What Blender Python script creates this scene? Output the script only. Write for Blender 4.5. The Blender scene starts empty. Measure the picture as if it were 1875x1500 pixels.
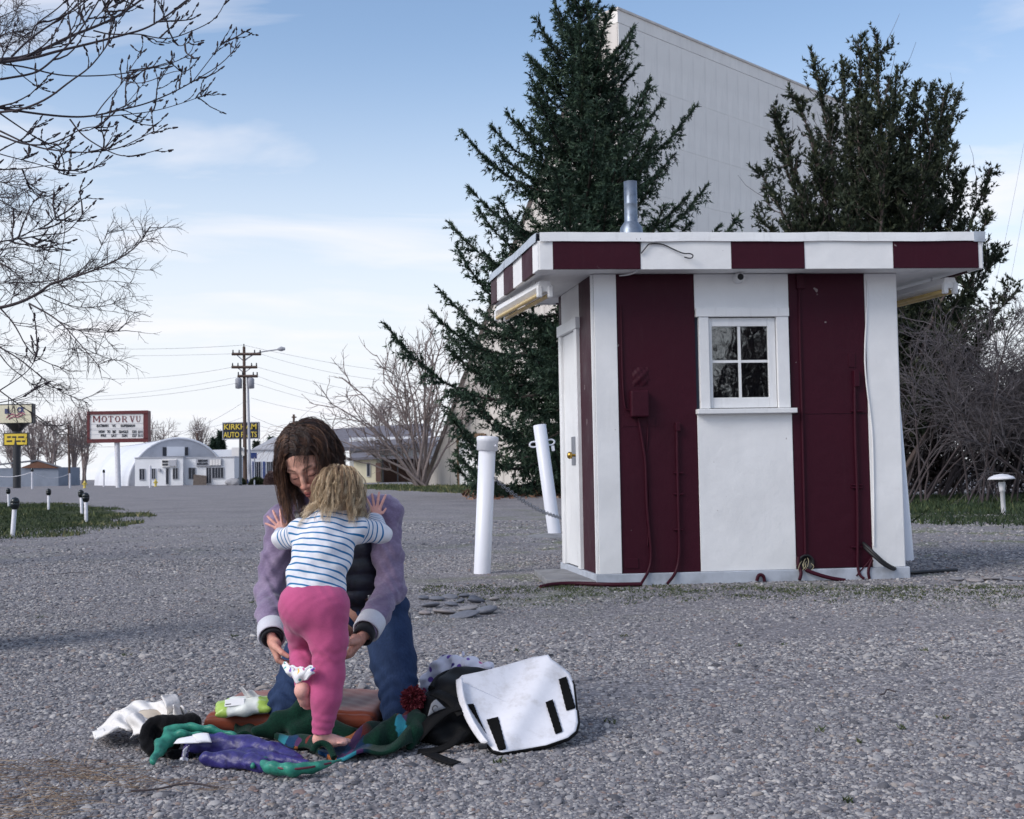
import bpy, bmesh, math, random
import numpy as np
from mathutils import Vector, Matrix, Euler
random.seed(7); RNG = np.random.default_rng(11)
R = math.radians
SC = bpy.context.scene
COL = SC.collection

# ------------------------------------------------------------------ camera
HC, FPX = 0.95, 2187.0            # eye height in metres, focal length in photo pixels (1875 wide)
PITCH, ROLL = R(2.83), R(-1.0)
cam_data = bpy.data.cameras.new('camera')
cam = bpy.data.objects.new('camera', cam_data); COL.objects.link(cam)
cam_data.sensor_width = 36.0; cam_data.lens = 36.0*FPX/1875.0
cam_data.clip_start = 0.05; cam_data.clip_end = 6000
CAMROT = Matrix.Rotation(R(90)+PITCH, 3, 'X') @ Matrix.Rotation(ROLL, 3, 'Z')
cam.matrix_world = Matrix.Translation((0, 0, HC)) @ CAMROT.to_4x4()
cam_data.dof.use_dof = True; cam_data.dof.focus_distance = 4.6; cam_data.dof.aperture_fstop = 15.0
SC.camera = cam

# ------------------------------------------------------------------ sky, sun, exposure
SUN_AZ = Vector((-0.85, -0.53))   # horizontal direction towards the sun
SUN_EL = R(36)
world = bpy.data.worlds.new('World'); SC.world = world; world.use_nodes = True
wn, wl = world.node_tree.nodes, world.node_tree.links
wn.clear()
def wnode(t, **k):
    n = wn.new(t)
    for a, b in k.items(): setattr(n, a, b)
    return n
w_out = wnode('ShaderNodeOutputWorld'); w_bg = wnode('ShaderNodeBackground')
w_sky = wnode('ShaderNodeTexSky', sky_type='NISHITA', sun_disc=False)
w_sky.sun_elevation = SUN_EL
w_sky.sun_rotation = math.atan2(SUN_AZ.x, SUN_AZ.y)
w_sky.air_density = 1.0; w_sky.dust_density = 1.2; w_sky.ozone_density = 1.5
w_tc = wnode('ShaderNodeTexCoord'); w_sep = wnode('ShaderNodeSeparateXYZ')
wl.new(w_tc.outputs['Generated'], w_sep.inputs[0])
def wmath(op, a, b=None, clamp=False):
    n = wnode('ShaderNodeMath', operation=op, use_clamp=clamp)
    for i, v in enumerate((a, b)):
        if v is None: continue
        if isinstance(v, (int, float)): n.inputs[i].default_value = v
        else: wl.new(v, n.inputs[i])
    return n.outputs[0]
zc = wmath('MAXIMUM', w_sep.outputs[2], 0.0)
den = wmath('ADD', zc, 0.12)
cx_ = wmath('DIVIDE', w_sep.outputs[0], den); cy_ = wmath('DIVIDE', w_sep.outputs[1], den)
w_cmb = wnode('ShaderNodeCombineXYZ'); wl.new(cx_, w_cmb.inputs[0]); wl.new(cy_, w_cmb.inputs[1])
w_map = wnode('ShaderNodeMapping'); w_map.inputs['Scale'].default_value = (0.8, 1.5, 1); w_map.inputs['Location'].default_value = (7.4, 2.3, 0)
wl.new(w_cmb.outputs[0], w_map.inputs[0])
w_n1 = wnode('ShaderNodeTexNoise'); w_n1.inputs['Scale'].default_value = 1.15; w_n1.inputs['Detail'].default_value = 7; w_n1.inputs['Roughness'].default_value = 0.52; w_n1.inputs['Distortion'].default_value = 0.5
wl.new(w_map.outputs[0], w_n1.inputs['Vector'])
w_r1 = wnode('ShaderNodeValToRGB'); w_r1.color_ramp.elements[0].position = 0.50; w_r1.color_ramp.elements[1].position = 0.68
wl.new(w_n1.outputs[0], w_r1.inputs[0])
# thin bright haze and stratus towards the horizon, all the way round
w_hz = wnode('ShaderNodeMapRange', interpolation_type='SMOOTHERSTEP')
w_hz.inputs['From Min'].default_value = 0.0; w_hz.inputs['From Max'].default_value = 0.40
w_hz.inputs['To Min'].default_value = 0.97; w_hz.inputs['To Max'].default_value = 0.0
wl.new(w_sep.outputs[2], w_hz.inputs[0])
w_mx1 = wnode('ShaderNodeMixRGB'); w_mx1.inputs[2].default_value = (4.75, 4.9, 5.2, 1)
wl.new(w_sky.outputs[0], w_mx1.inputs[1]); wl.new(w_hz.outputs[0], w_mx1.inputs[0])
w_cf = wmath('MULTIPLY', w_r1.outputs[0], 0.75)
w_mx2 = wnode('ShaderNodeMixRGB'); w_mx2.inputs[2].default_value = (5.1, 5.05, 5.3, 1)
wl.new(w_mx1.outputs[0], w_mx2.inputs[1]); wl.new(w_cf, w_mx2.inputs[0])
wl.new(w_mx2.outputs[0], w_bg.inputs[0]); w_bg.inputs[1].default_value = 0.14
wl.new(w_bg.outputs[0], w_out.inputs[0])

sun_data = bpy.data.lights.new('sun', 'SUN'); sun = bpy.data.objects.new('sun', sun_data); COL.objects.link(sun)
sun_data.energy = 1.35; sun_data.angle = R(26); sun_data.color = (1.0, 0.96, 0.92)
_sd = Vector((SUN_AZ.x*math.cos(SUN_EL), SUN_AZ.y*math.cos(SUN_EL), math.sin(SUN_EL)))
sun.rotation_euler = _sd.to_track_quat('Z', 'Y').to_euler(); sun.location = _sd*50
SC.view_settings.view_transform = 'Standard'; SC.view_settings.look = 'None'
SC.view_settings.gamma = 1.0; SC.view_settings.use_curve_mapping = False
SC.view_settings.exposure = 0.5
SC.cycles.use_denoising = True
SC.cycles.max_bounces = 6; SC.cycles.transparent_max_bounces = 8

# ------------------------------------------------------------------ placing: photo pixel -> place
def gz(y):                                   # the lot falls away very gently in the distance
    t = max(0.0, y-40.0); return -0.003*t*t/(t+15.0)
def ray(px, py):
    d = CAMROT @ Vector(((px-937.5)/FPX, -(py-750.0)/FPX, -1.0)); return d
def at(px, py, Y):
    d = ray(px, py); s = Y/d.y
    return Vector((d.x*s, Y, HC+d.z*s))
def gnd(px, py, z=0.0):
    d = ray(px, py); Y = 10.0
    for _ in range(60):
        Y = d.y*((gz(Y)+z-HC)/d.z) if d.z < 0 else 300
    return at(px, py, Y)
def col(px, Y, py=860):                      # x at depth Y for image column px
    return at(px, py, Y).x

# ------------------------------------------------------------------ materials
def srgb(r, g, b):
    f = lambda c: (c/255/12.92) if c/255 <= 0.04045 else ((c/255+0.055)/1.055)**2.4
    return (f(r), f(g), f(b), 1.0)
class NT:
    def __init__(s, name):
        s.m = bpy.data.materials.new(name); s.m.use_nodes = True
        s.t = s.m.node_tree; s.n = s.t.nodes; s.l = s.t.links
        s.b = s.n['Principled BSDF']; s.out = s.n['Material Output']
    def new(s, t, **k):
        n = s.n.new(t)
        for a, b in k.items(): setattr(n, a, b)
        return n
    def link(s, a, b): s.l.new(a, b)
    def coord(s, which='Object', scale=None):
        c = s.new('ShaderNodeTexCoord').outputs[which]
        if scale is not None:
            m = s.new('ShaderNodeMapping'); m.inputs['Scale'].default_value = scale; s.link(c, m.inputs[0]); c = m.outputs[0]
        return c
    def noise(s, vec, scale, detail=4, rough=0.55, dist=0.0):
        n = s.new('ShaderNodeTexNoise'); n.inputs['Scale'].default_value = scale; n.inputs['Detail'].default_value = detail
        n.inputs['Roughness'].default_value = rough; n.inputs['Distortion'].default_value = dist
        s.link(vec, n.inputs['Vector']); return n
    def ramp(s, fac, stops, interp='LINEAR'):
        r = s.new('ShaderNodeValToRGB'); r.color_ramp.interpolation = interp
        e = r.color_ramp.elements
        while len(e) < len(stops): e.new(0.5)
        for i, (p, c) in enumerate(stops):
            e[i].position = p; e[i].color = c if len(c) == 4 else (*c, 1)
        s.link(fac, r.inputs[0]); return r.outputs[0]
    def mix(s, fac, a, b, mode='MIX'):
        n = s.new('ShaderNodeMixRGB', blend_type=mode)
        for i, v in ((0, fac), (1, a), (2, b)):
            if isinstance(v, (int, float)): n.inputs[i].default_value = v
            elif isinstance(v, tuple): n.inputs[i].default_value = v if len(v) == 4 else (*v, 1)
            else: s.link(v, n.inputs[i])
        return n.outputs[0]
    def math(s, op, a, b=0.0, clamp=False):
        n = s.new('ShaderNodeMath', operation=op, use_clamp=clamp)
        for i, v in enumerate((a, b)):
            if isinstance(v, (int, float)): n.inputs[i].default_value = v
            else: s.link(v, n.inputs[i])
        return n.outputs[0]
    def bump(s, h, strength=0.3, dist=0.01):
        n = s.new('ShaderNodeBump'); n.inputs['Strength'].default_value = strength; n.inputs['Distance'].default_value = dist
        s.link(h, n.inputs['Height']); s.link(n.outputs[0], s.b.inputs['Normal']); return n
    def set(s, color=None, rough=None, metal=None, spec=None):
        for key, v in (('Base Color', color), ('Roughness', rough), ('Metallic', metal), ('Specular IOR Level', spec)):
            if v is None: continue
            if isinstance(v, (int, float, tuple)): s.b.inputs[key].default_value = v
            else: s.link(v, s.b.inputs[key])
        return s
MATS = {}
def mat(name, c, rough=0.6, var=0.10, scale=6.0, metal=0.0, bump=0.0, bscale=60.0, bdist=0.004, spec=0.5, streak=False, rvar=False):
    """painted / cloth / wood surface: base colour with soft uneven wear and fine relief"""
    if name in MATS: return MATS[name]
    k = NT(name); v = k.coord('Object', (1, 1, 0.15) if streak else None)
    n = k.noise(v, scale, 6, 0.6)
    c = c if len(c) == 4 else (*c, 1)
    lo = tuple(x*(1-var*2) for x in c[:3])+(1,); hi = tuple(min(1, x*(1+var)) for x in c[:3])+(1,)
    k.set(color=k.ramp(n.outputs[0], [(0.25, lo), (0.52, c), (0.8, hi)]), rough=rough, metal=metal, spec=spec)
    if rvar:
        g = k.new('ShaderNodeObjectInfo')
    if bump > 0:
        b = k.noise(k.coord('Object'), bscale, 4, 0.6); k.bump(b.outputs[0], bump, bdist)
    MATS[name] = k.m; return k.m

# ------------------------------------------------------------------ mesh building
class MB:
    """collects pieces of ONE mesh"""
    def __init__(s): s.v = []; s.f = []; s.sm = []; s.uvattr = None
    def add(s, vs, fs, smooth=False):
        o = len(s.v); s.v.extend([tuple(p) for p in vs])
        for f in fs: s.f.append(tuple(i+o for i in f)); s.sm.append(smooth)
        return s
    def quad(s, a, b, c, d): return s.add([a, b, c, d], [(0, 1, 2, 3)])
    def box(s, c, size, rot=None):
        hx, hy, hz = size[0]/2, size[1]/2, size[2]/2
        vs = [Vector((x*hx, y*hy, z*hz)) for z in (-1, 1) for y in (-1, 1) for x in (-1, 1)]
        if rot is not None: vs = [rot @ p for p in vs]
        c = Vector(c); vs = [p+c for p in vs]
        return s.add(vs, [(0, 2, 3, 1), (4, 5, 7, 6), (0, 1, 5, 4), (2, 6, 7, 3), (0, 4, 6, 2), (1, 3, 7, 5)])
    def frame_box(s, o, ux, uy, uz, a, b):
        """box spanned in a local frame (o, ux, uy, uz) from a=(x,y,z) to b"""
        vs = [o+ux*x+uy*y+uz*z for z in (a[2], b[2]) for y in (a[1], b[1]) for x in (a[0], b[0])]
        return s.add(vs, [(0, 2, 3, 1), (4, 5, 7, 6), (0, 1, 5, 4), (2, 6, 7, 3), (0, 4, 6, 2), (1, 3, 7, 5)])
    def prism(s, poly, z0, z1):
        n = len(poly)
        vs = [(p[0], p[1], z0) for p in poly]+[(p[0], p[1], z1) for p in poly]
        fs = [tuple(range(n-1, -1, -1)), tuple(range(n, 2*n))]+[(i, (i+1) % n, n+(i+1) % n, n+i) for i in range(n)]
        return s.add(vs, fs)
    def tube(s, pts, rad, n=8, caps=True, smooth=True):
        pts = [Vector(p) for p in pts]; m = len(pts)
        if isinstance(rad, (int, float)): rad = [rad]*m
        up = Vector((0, 0, 1)); vs = []; fs = []
        t0 = (pts[1]-pts[0]).normalized()
        if abs(t0.z) > 0.9: up = Vector((1, 0, 0))
        a = t0.cross(up).normalized()
        for i in range(m):
            t = (pts[min(i+1, m-1)]-pts[max(i-1, 0)])
            t = t.normalized() if t.length > 1e-9 else t0
            a = (a-t*a.dot(t)); a = a.normalized() if a.length > 1e-6 else t.orthogonal().normalized()
            b = t.cross(a)
            for k in range(n):
                g = 2*math.pi*k/n; vs.append(pts[i]+(a*math.cos(g)+b*math.sin(g))*rad[i])
        for i in range(m-1):
            for k in range(n):
                fs.append((i*n+k, i*n+(k+1) % n, (i+1)*n+(k+1) % n, (i+1)*n+k))
        s.add(vs, fs, smooth)
        if caps:
            s.add(vs[:n], [tuple(range(n-1, -1, -1))]); s.add(vs[-n:], [tuple(range(n))])
        return s
    def lathe(s, prof, n=16, M=None, smooth=True):
        vs = []; fs = []
        for r, z in prof:
            for k in range(n):
                g = 2*math.pi*k/n; vs.append(Vector((r*math.cos(g), r*math.sin(g), z)))
        if M is not None: vs = [M @ p for p in vs]
        for i in range(len(prof)-1):
            for k in range(n): fs.append((i*n+k, i*n+(k+1) % n, (i+1)*n+(k+1) % n, (i+1)*n+k))
        s.add(vs, fs, smooth); s.add(vs[:n], [tuple(range(n-1, -1, -1))]); s.add(vs[-n:], [tuple(range(n))])
        return s
    def grid(s, fn, nu, nv, smooth=True, close=False):
        vs = [fn(i/nu, j/nv) for j in range(nv+1) for i in range(nu+1)]
        w = nu+1
        return s.add(vs, [(j*w+i, j*w+i+1, (j+1)*w+i+1, (j+1)*w+i) for j in range(nv) for i in range(nu)], smooth)
    def mesh(s, name):
        me = bpy.data.meshes.new(name); me.from_pydata(s.v, [], s.f)
        me.polygons.foreach_set('use_smooth', s.sm); me.update(); return me
    def build(s, name, m, parent=None, bevel=0.0, solid=0.0, origin=True):
        return link(name, s.mesh(name), m, parent, bevel, solid)
def link(name, me, m, parent=None, bevel=0.0, solid=0.0):
    o = bpy.data.objects.new(name, me); COL.objects.link(o)
    for x in (m if isinstance(m, (list, tuple)) else [m]): me.materials.append(x)
    if parent is not None:
        o.parent = parent; o.matrix_parent_inverse = world_mat(parent).inverted()
    if solid > 0:
        q = o.modifiers.new('thickness', 'SOLIDIFY'); q.thickness = solid; q.offset = 0
    if bevel > 0:
        q = o.modifiers.new('edge', 'BEVEL'); q.width = bevel; q.segments = 2; q.limit_method = 'ANGLE'
    return o
def world_mat(o):
    M = o.matrix_basis.copy()
    while o.parent is not None:
        M = o.parent.matrix_basis @ o.matrix_parent_inverse @ M; o = o.parent
    return M
def tag(o, label=None, cat=None, group=None, kind=None):
    if label: o['label'] = label
    if cat: o['category'] = cat
    if group: o['group'] = group
    if kind: o['kind'] = kind
    return o
def thing(name, label, cat, loc=(0, 0, 0), group=None):
    o = bpy.data.objects.new(name, None); COL.objects.link(o); o.location = loc; o.empty_display_size = 0.1
    return tag(o, label, cat, group)
def fast_mesh(name, V, F, smooth=True, attrs=None):
    """V (n,3), F (m,k) numpy -> mesh"""
    me = bpy.data.meshes.new(name); n, m, k = len(V), len(F), F.shape[1]
    me.vertices.add(n); me.vertices.foreach_set('co', np.asarray(V, np.float32).ravel())
    me.loops.add(m*k); me.loops.foreach_set('vertex_index', np.asarray(F, np.int32).ravel())
    me.polygons.add(m); me.polygons.foreach_set('loop_start', np.arange(0, m*k, k, dtype=np.int32))
    me.polygons.foreach_set('use_smooth', np.full(m, smooth))
    me.update(calc_edges=True)
    for an, (typ, data) in (attrs or {}).items():
        a = me.attributes.new(an, typ, 'POINT')
        a.data.foreach_set('color' if typ == 'FLOAT_COLOR' else 'value', np.asarray(data, np.float32).ravel())
    return me
def copy_tree(o, parent=None):
    c = o.copy(); COL.objects.link(c); c.parent = parent
    for ch in list(o.children):
        k = copy_tree(ch, c)
    return c

# ------------------------------------------------------------------ implicit modelling (smooth-blended bodies)
class SDF:
    def __init__(s, lo, hi, h):
        s.lo = np.array(lo, float); s.h = h
        s.n = np.ceil((np.array(hi, float)-s.lo)/h).astype(int)+1
        s.d = np.full(s.n, 0.2, np.float32)
        s.ax = [s.lo[i]+np.arange(s.n[i])*h for i in range(3)]
    def _win(s, lo, hi):
        a = np.clip(np.floor((np.array(lo)-s.lo)/s.h).astype(int), 0, s.n-1)
        b = np.clip(np.ceil((np.array(hi)-s.lo)/s.h).astype(int)+1, 1, s.n)
        sl = tuple(slice(a[i], max(b[i], a[i]+1)) for i in range(3))
        X = s.ax[0][sl[0]][:, None, None]; Y = s.ax[1][sl[1]][None, :, None]; Z = s.ax[2][sl[2]][None, None, :]
        return sl, X, Y, Z
    def _put(s, sl, q, k, op):
        d = s.d[sl]
        if op == 'sub':
            q = -q
            h = np.clip(0.5-0.5*(q-d)/max(k, 1e-5), 0, 1) if False else None
            h = np.clip(0.5+0.5*(q-d)/max(k, 1e-5), 0, 1)
            s.d[sl] = d*(1-h)+q*h+k*h*(1-h)
        else:
            h = np.clip(0.5+0.5*(d-q)/max(k, 1e-5), 0, 1)
            s.d[sl] = d*(1-h)+q*h-k*h*(1-h)
    def cone(s, a, b, ra, rb=None, k=0.02, op='add', flat=None):
        rb = ra if rb is None else rb
        a = np.array(a, float); b = np.array(b, float); m = max(ra, rb)+k+4*s.h
        sl, X, Y, Z = s._win(np.minimum(a, b)-m, np.maximum(a, b)+m)
        v = b-a; L = max(v @ v, 1e-9)
        t = np.clip(((X-a[0])*v[0]+(Y-a[1])*v[1]+(Z-a[2])*v[2])/L, 0, 1)
        dx, dy, dz = X-a[0]-t*v[0], Y-a[1]-t*v[1], Z-a[2]-t*v[2]
        if flat is not None:                       # flat = (unit axis, factor): squash distance along the axis
            ax, fc = np.array(flat[0], float), flat[1]
            p = dx*ax[0]+dy*ax[1]+dz*ax[2]
            d2 = dx*dx+dy*dy+dz*dz-p*p+(p*fc)**2
            q = np.sqrt(d2)-(ra+(rb-ra)*t)
            if fc > 1: q = q/np.sqrt(fc)
        else:
            q = np.sqrt(dx*dx+dy*dy+dz*dz)-(ra+(rb-ra)*t)
        s._put(sl, q.astype(np.float32), k, op); return s
    def chain(s, pts, rad, k=0.02, op='add', flat=None):
        for i in range(len(pts)-1): s.cone(pts[i], pts[i+1], rad[i], rad[i+1], k, op, flat)
        return s
    def ell(s, c, r, rot=None, k=0.02, op='add'):
        c = np.array(c, float); r = np.array(r, float); m = r.max()+k+4*s.h
        sl, X, Y, Z = s._win(c-m, c+m)
        dx, dy, dz = X-c[0], Y-c[1], Z-c[2]
        if rot is not None:
            A = np.array(rot)                      # columns = local axes
            lx = dx*A[0, 0]+dy*A[1, 0]+dz*A[2, 0]; ly = dx*A[0, 1]+dy*A[1, 1]+dz*A[2, 1]; lz = dx*A[0, 2]+dy*A[1, 2]+dz*A[2, 2]
        else: lx, ly, lz = dx+0*dy+0*dz, dy+0*dx+0*dz, dz+0*dx+0*dy
        k0 = np.sqrt((lx/r[0])**2+(ly/r[1])**2+(lz/r[2])**2)
        k1 = np.sqrt((lx/r[0]**2)**2+(ly/r[1]**2)**2+(lz/r[2]**2)**2)+1e-6
        s._put(sl, (k0*(k0-1)/k1).astype(np.float32), k, op); return s
    def rbox(s, c, half, rad, rot=None, k=0.01, op='add'):
        c = np.array(c, float); hf = np.array(half, float)-rad; m = np.linalg.norm(half)+k+4*s.h
        sl, X, Y, Z = s._win(c-m, c+m)
        dx, dy, dz = X-c[0]+0*Y+0*Z, Y-c[1]+0*X+0*Z, Z-c[2]+0*X+0*Y
        if rot is not None:
            A = np.array(rot)
            dx, dy, dz = (dx*A[0, j]+dy*A[1, j]+dz*A[2, j] for j in range(3))
        q = [np.abs(dx)-hf[0], np.abs(dy)-hf[1], np.abs(dz)-hf[2]]
        o = np.sqrt(sum(np.maximum(e, 0)**2 for e in q))+np.minimum(np.maximum(np.maximum(q[0], q[1]), q[2]), 0)-rad
        s._put(sl, o.astype(np.float32), k, op); return s
    def clip(s, p, n, k=0.004):
        """cut away the side the normal points to"""
        n = np.array(n, float); n /= np.linalg.norm(n); p = np.array(p, float)
        X = s.ax[0][:, None, None]; Y = s.ax[1][None, :, None]; Z = s.ax[2][None, None, :]
        q = ((X-p[0])*n[0]+(Y-p[1])*n[1]+(Z-p[2])*n[2]).astype(np.float32)
        s.d = np.maximum(s.d, q); return s
    def disp(s, fn):
        X = s.ax[0][:, None, None]; Y = s.ax[1][None, :, None]; Z = s.ax[2][None, None, :]
        s.d = (s.d+fn(X, Y, Z)).astype(np.float32); return s
    def surface(s):
        d = s.d; n = d.shape
        d = d.copy(); d[0], d[-1] = 0.1, 0.1; d[:, 0], d[:, -1] = 0.1, 0.1; d[:, :, 0], d[:, :, -1] = 0.1, 0.1
        ins = d < 0
        c = np.zeros([x-1 for x in n], np.int8)
        for i in (0, 1):
            for j in (0, 1):
                for k in (0, 1):
                    c += ins[i:n[0]-1+i, j:n[1]-1+j, k:n[2]-1+k]
        cells = np.argwhere((c > 0) & (c < 8)); idx = -np.ones(c.shape, np.int64)
        idx[cells[:, 0], cells[:, 1], cells[:, 2]] = np.arange(len(cells))
        acc = np.zeros((len(cells), 3)); cnt = np.zeros(len(cells))
        corners = [(i, j, k) for i in (0, 1) for j in (0, 1) for k in (0, 1)]
        val = {q: d[cells[:, 0]+q[0], cells[:, 1]+q[1], cells[:, 2]+q[2]].astype(float) for q in corners}
        for a in corners:
            for ax in range(3):
                if a[ax] == 1: continue
                b = tuple(a[i]+(1 if i == ax else 0) for i in range(3))
                va, vb = val[a], val[b]; m = (va < 0) != (vb < 0)
                t = np.where(m, va/np.where(m, va-vb, 1), 0)
                p = np.array(a, float)[None, :].repeat(len(cells), 0); p[:, ax] += t
                acc[m] += p[m]; cnt[m] += 1
        V = s.lo+(cells+acc/cnt[:, None])*s.h
        F = []
        for ax in range(3):
            u, w = [(1, 2), (2, 0), (0, 1)][ax]
            sa = [slice(1, -1)]*3; sa[ax] = slice(0, -1)
            sb = [slice(1, -1)]*3; sb[ax] = slice(1, None)
            A, B = ins[tuple(sa)], ins[tuple(sb)]
            for flip in (0, 1):
                e = np.argwhere((A & ~B) if not flip else (~A & B))
                if len(e) == 0: continue
                off = np.array([1, 1, 1]); off[ax] = 0; e = e+off
                def ci(du, dw):
                    q = e.copy(); q[:, u] -= du; q[:, w] -= dw; return idx[q[:, 0], q[:, 1], q[:, 2]]
                quad = np.stack([ci(1, 1), ci(0, 1), ci(0, 0), ci(1, 0)], 1)
                F.append(quad[:, ::-1] if flip else quad)
        F = np.concatenate(F); F = F[(F >= 0).all(1)]
        return V, F
    def build(s, name, m, parent=None, attrs=None, smooth_it=1):
        V, F = s.surface()
        for _ in range(smooth_it): V = lap(V, F, 0.5)
        me = fast_mesh(name, V, F, True, attrs(V) if attrs else None)
        return link(name, me, m, parent)
def lap(V, F, w):
    """one pass of smoothing"""
    S = np.zeros_like(V); C = np.zeros(len(V))
    for i in range(F.shape[1]):
        a, b = F[:, i], F[:, (i+1) % F.shape[1]]
        for q in range(3): S[:, q] += np.bincount(a, V[b, q], len(V))+np.bincount(b, V[a, q], len(V))
        C += np.bincount(a, minlength=len(V))+np.bincount(b, minlength=len(V))
    return V*(1-w)+w*S/np.maximum(C, 1)[:, None]
def vnoise(P, scale, seed=0):
    """cheap smooth noise on numpy points, about -1..1"""
    r = np.random.default_rng(seed); out = 0
    for i in range(6):
        k = r.normal(size=3)*scale; out = out+np.sin(P[..., 0]*k[0]+P[..., 1]*k[1]+P[..., 2]*k[2]+r.uniform(0, 6.3))
    return out/3.0
# ================================================================== THE SETTING: ground, lawns
def gravel_nodes(k, pos):
    """pebble-grey colour and height from world position"""
    vor = k.new('ShaderNodeTexVoronoi'); vor.inputs['Scale'].default_value = 52; k.link(pos, vor.inputs['Vector'])
    sep = k.new('ShaderNodeSeparateColor'); k.link(vor.outputs['Color'], sep.inputs[0])
    stone = k.ramp(sep.outputs[0], [(0.0, srgb(100, 99, 103)), (0.35, srgb(132, 130, 133)), (0.62, srgb(156, 153, 155)), (0.86, srgb(184, 180, 178)), (1.0, srgb(152, 138, 128))])
    big = k.noise(pos, 0.55, 5, 0.6)
    tone = k.ramp(big.outputs[0], [(0.3, (0.62, 0.62, 0.66)), (0.5, (0.95, 0.95, 0.97)), (0.72, (1.18, 1.16, 1.14))])
    c = k.mix(1.0, stone, tone, 'MULTIPLY')
    gap = k.ramp(vor.outputs['Distance'], [(0.25, (0, 0, 0)), (0.75, (1, 1, 1))])
    c = k.mix(gap, c, srgb(112, 109, 112))
    return c, vor
k = NT('gravel_lot'); pos = k.new('ShaderNodeNewGeometry').outputs['Position']
c, vor = gravel_nodes(k, pos)
moss_n = k.noise(pos, 0.9, 7, 0.68, 0.3)
sepp = k.new('ShaderNodeSeparateXYZ'); k.link(pos, sepp.inputs[0])
near = k.new('ShaderNodeMapRange'); near.inputs['From Min'].default_value = 6.5; near.inputs['From Max'].default_value = 9.5; k.link(sepp.outputs[1], near.inputs[0])
far = k.new('ShaderNodeMapRange'); far.inputs['From Min'].default_value = 34; far.inputs['From Max'].default_value = 20; k.link(sepp.outputs[1], far.inputs[0])
xr = k.new('ShaderNodeMapRange'); xr.inputs['From Min'].default_value = -1.2; xr.inputs['From Max'].default_value = 0.6; k.link(sepp.outputs[0], xr.inputs[0])
mask = k.math('MULTIPLY', k.math('MULTIPLY', near.outputs[0], far.outputs[0]), k.math('ADD', xr.outputs[0], 0.25, True))
mf = k.math('MULTIPLY', k.ramp(moss_n.outputs[0], [(0.5, (0, 0, 0)), (0.63, (1, 1, 1))]), mask)
c = k.mix(k.math('MULTIPLY', mf, 0.75), c, srgb(96, 104, 66))
fine = k.noise(pos, 11, 9, 0.82)
c = k.mix(1.0, c, k.ramp(fine.outputs[0], [(0.36, (.62, .62, .64)), (0.5, (1, 1, 1)), (0.64, (1.3, 1.29, 1.27))]), 'MULTIPLY')
k.set(color=c, rough=0.9, spec=0.25)
k.bump(vor.outputs['Distance'], 0.3, -0.008)
M_gravel = k.m

ys = [-1500, -400, -100, -40, -10, 0, 2, 3, 4, 6, 9, 13, 18, 25, 35, 40, 45, 50, 60, 75, 90, 110, 130, 160, 200, 260, 350, 500, 800, 1400, 2600]
xs = [-1800, -700, -300, -150, -80, -40, -20, -10, -5, -2.5, 0, 2.5, 5, 10, 20, 40, 80, 150, 300, 700, 1800]
V = [(x, y, gz(y)) for y in ys for x in xs]; w = len(xs)
F = [(j*w+i, j*w+i+1, (j+1)*w+i+1, (j+1)*w+i) for j in range(len(ys)-1) for i in range(w-1)]
me = bpy.data.meshes.new('ground'); me.from_pydata(V, [], F); me.update()
tag(link('ground', me, M_gravel), 'grey pebble gravel lot running back to the road', None, kind='structure')

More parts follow.
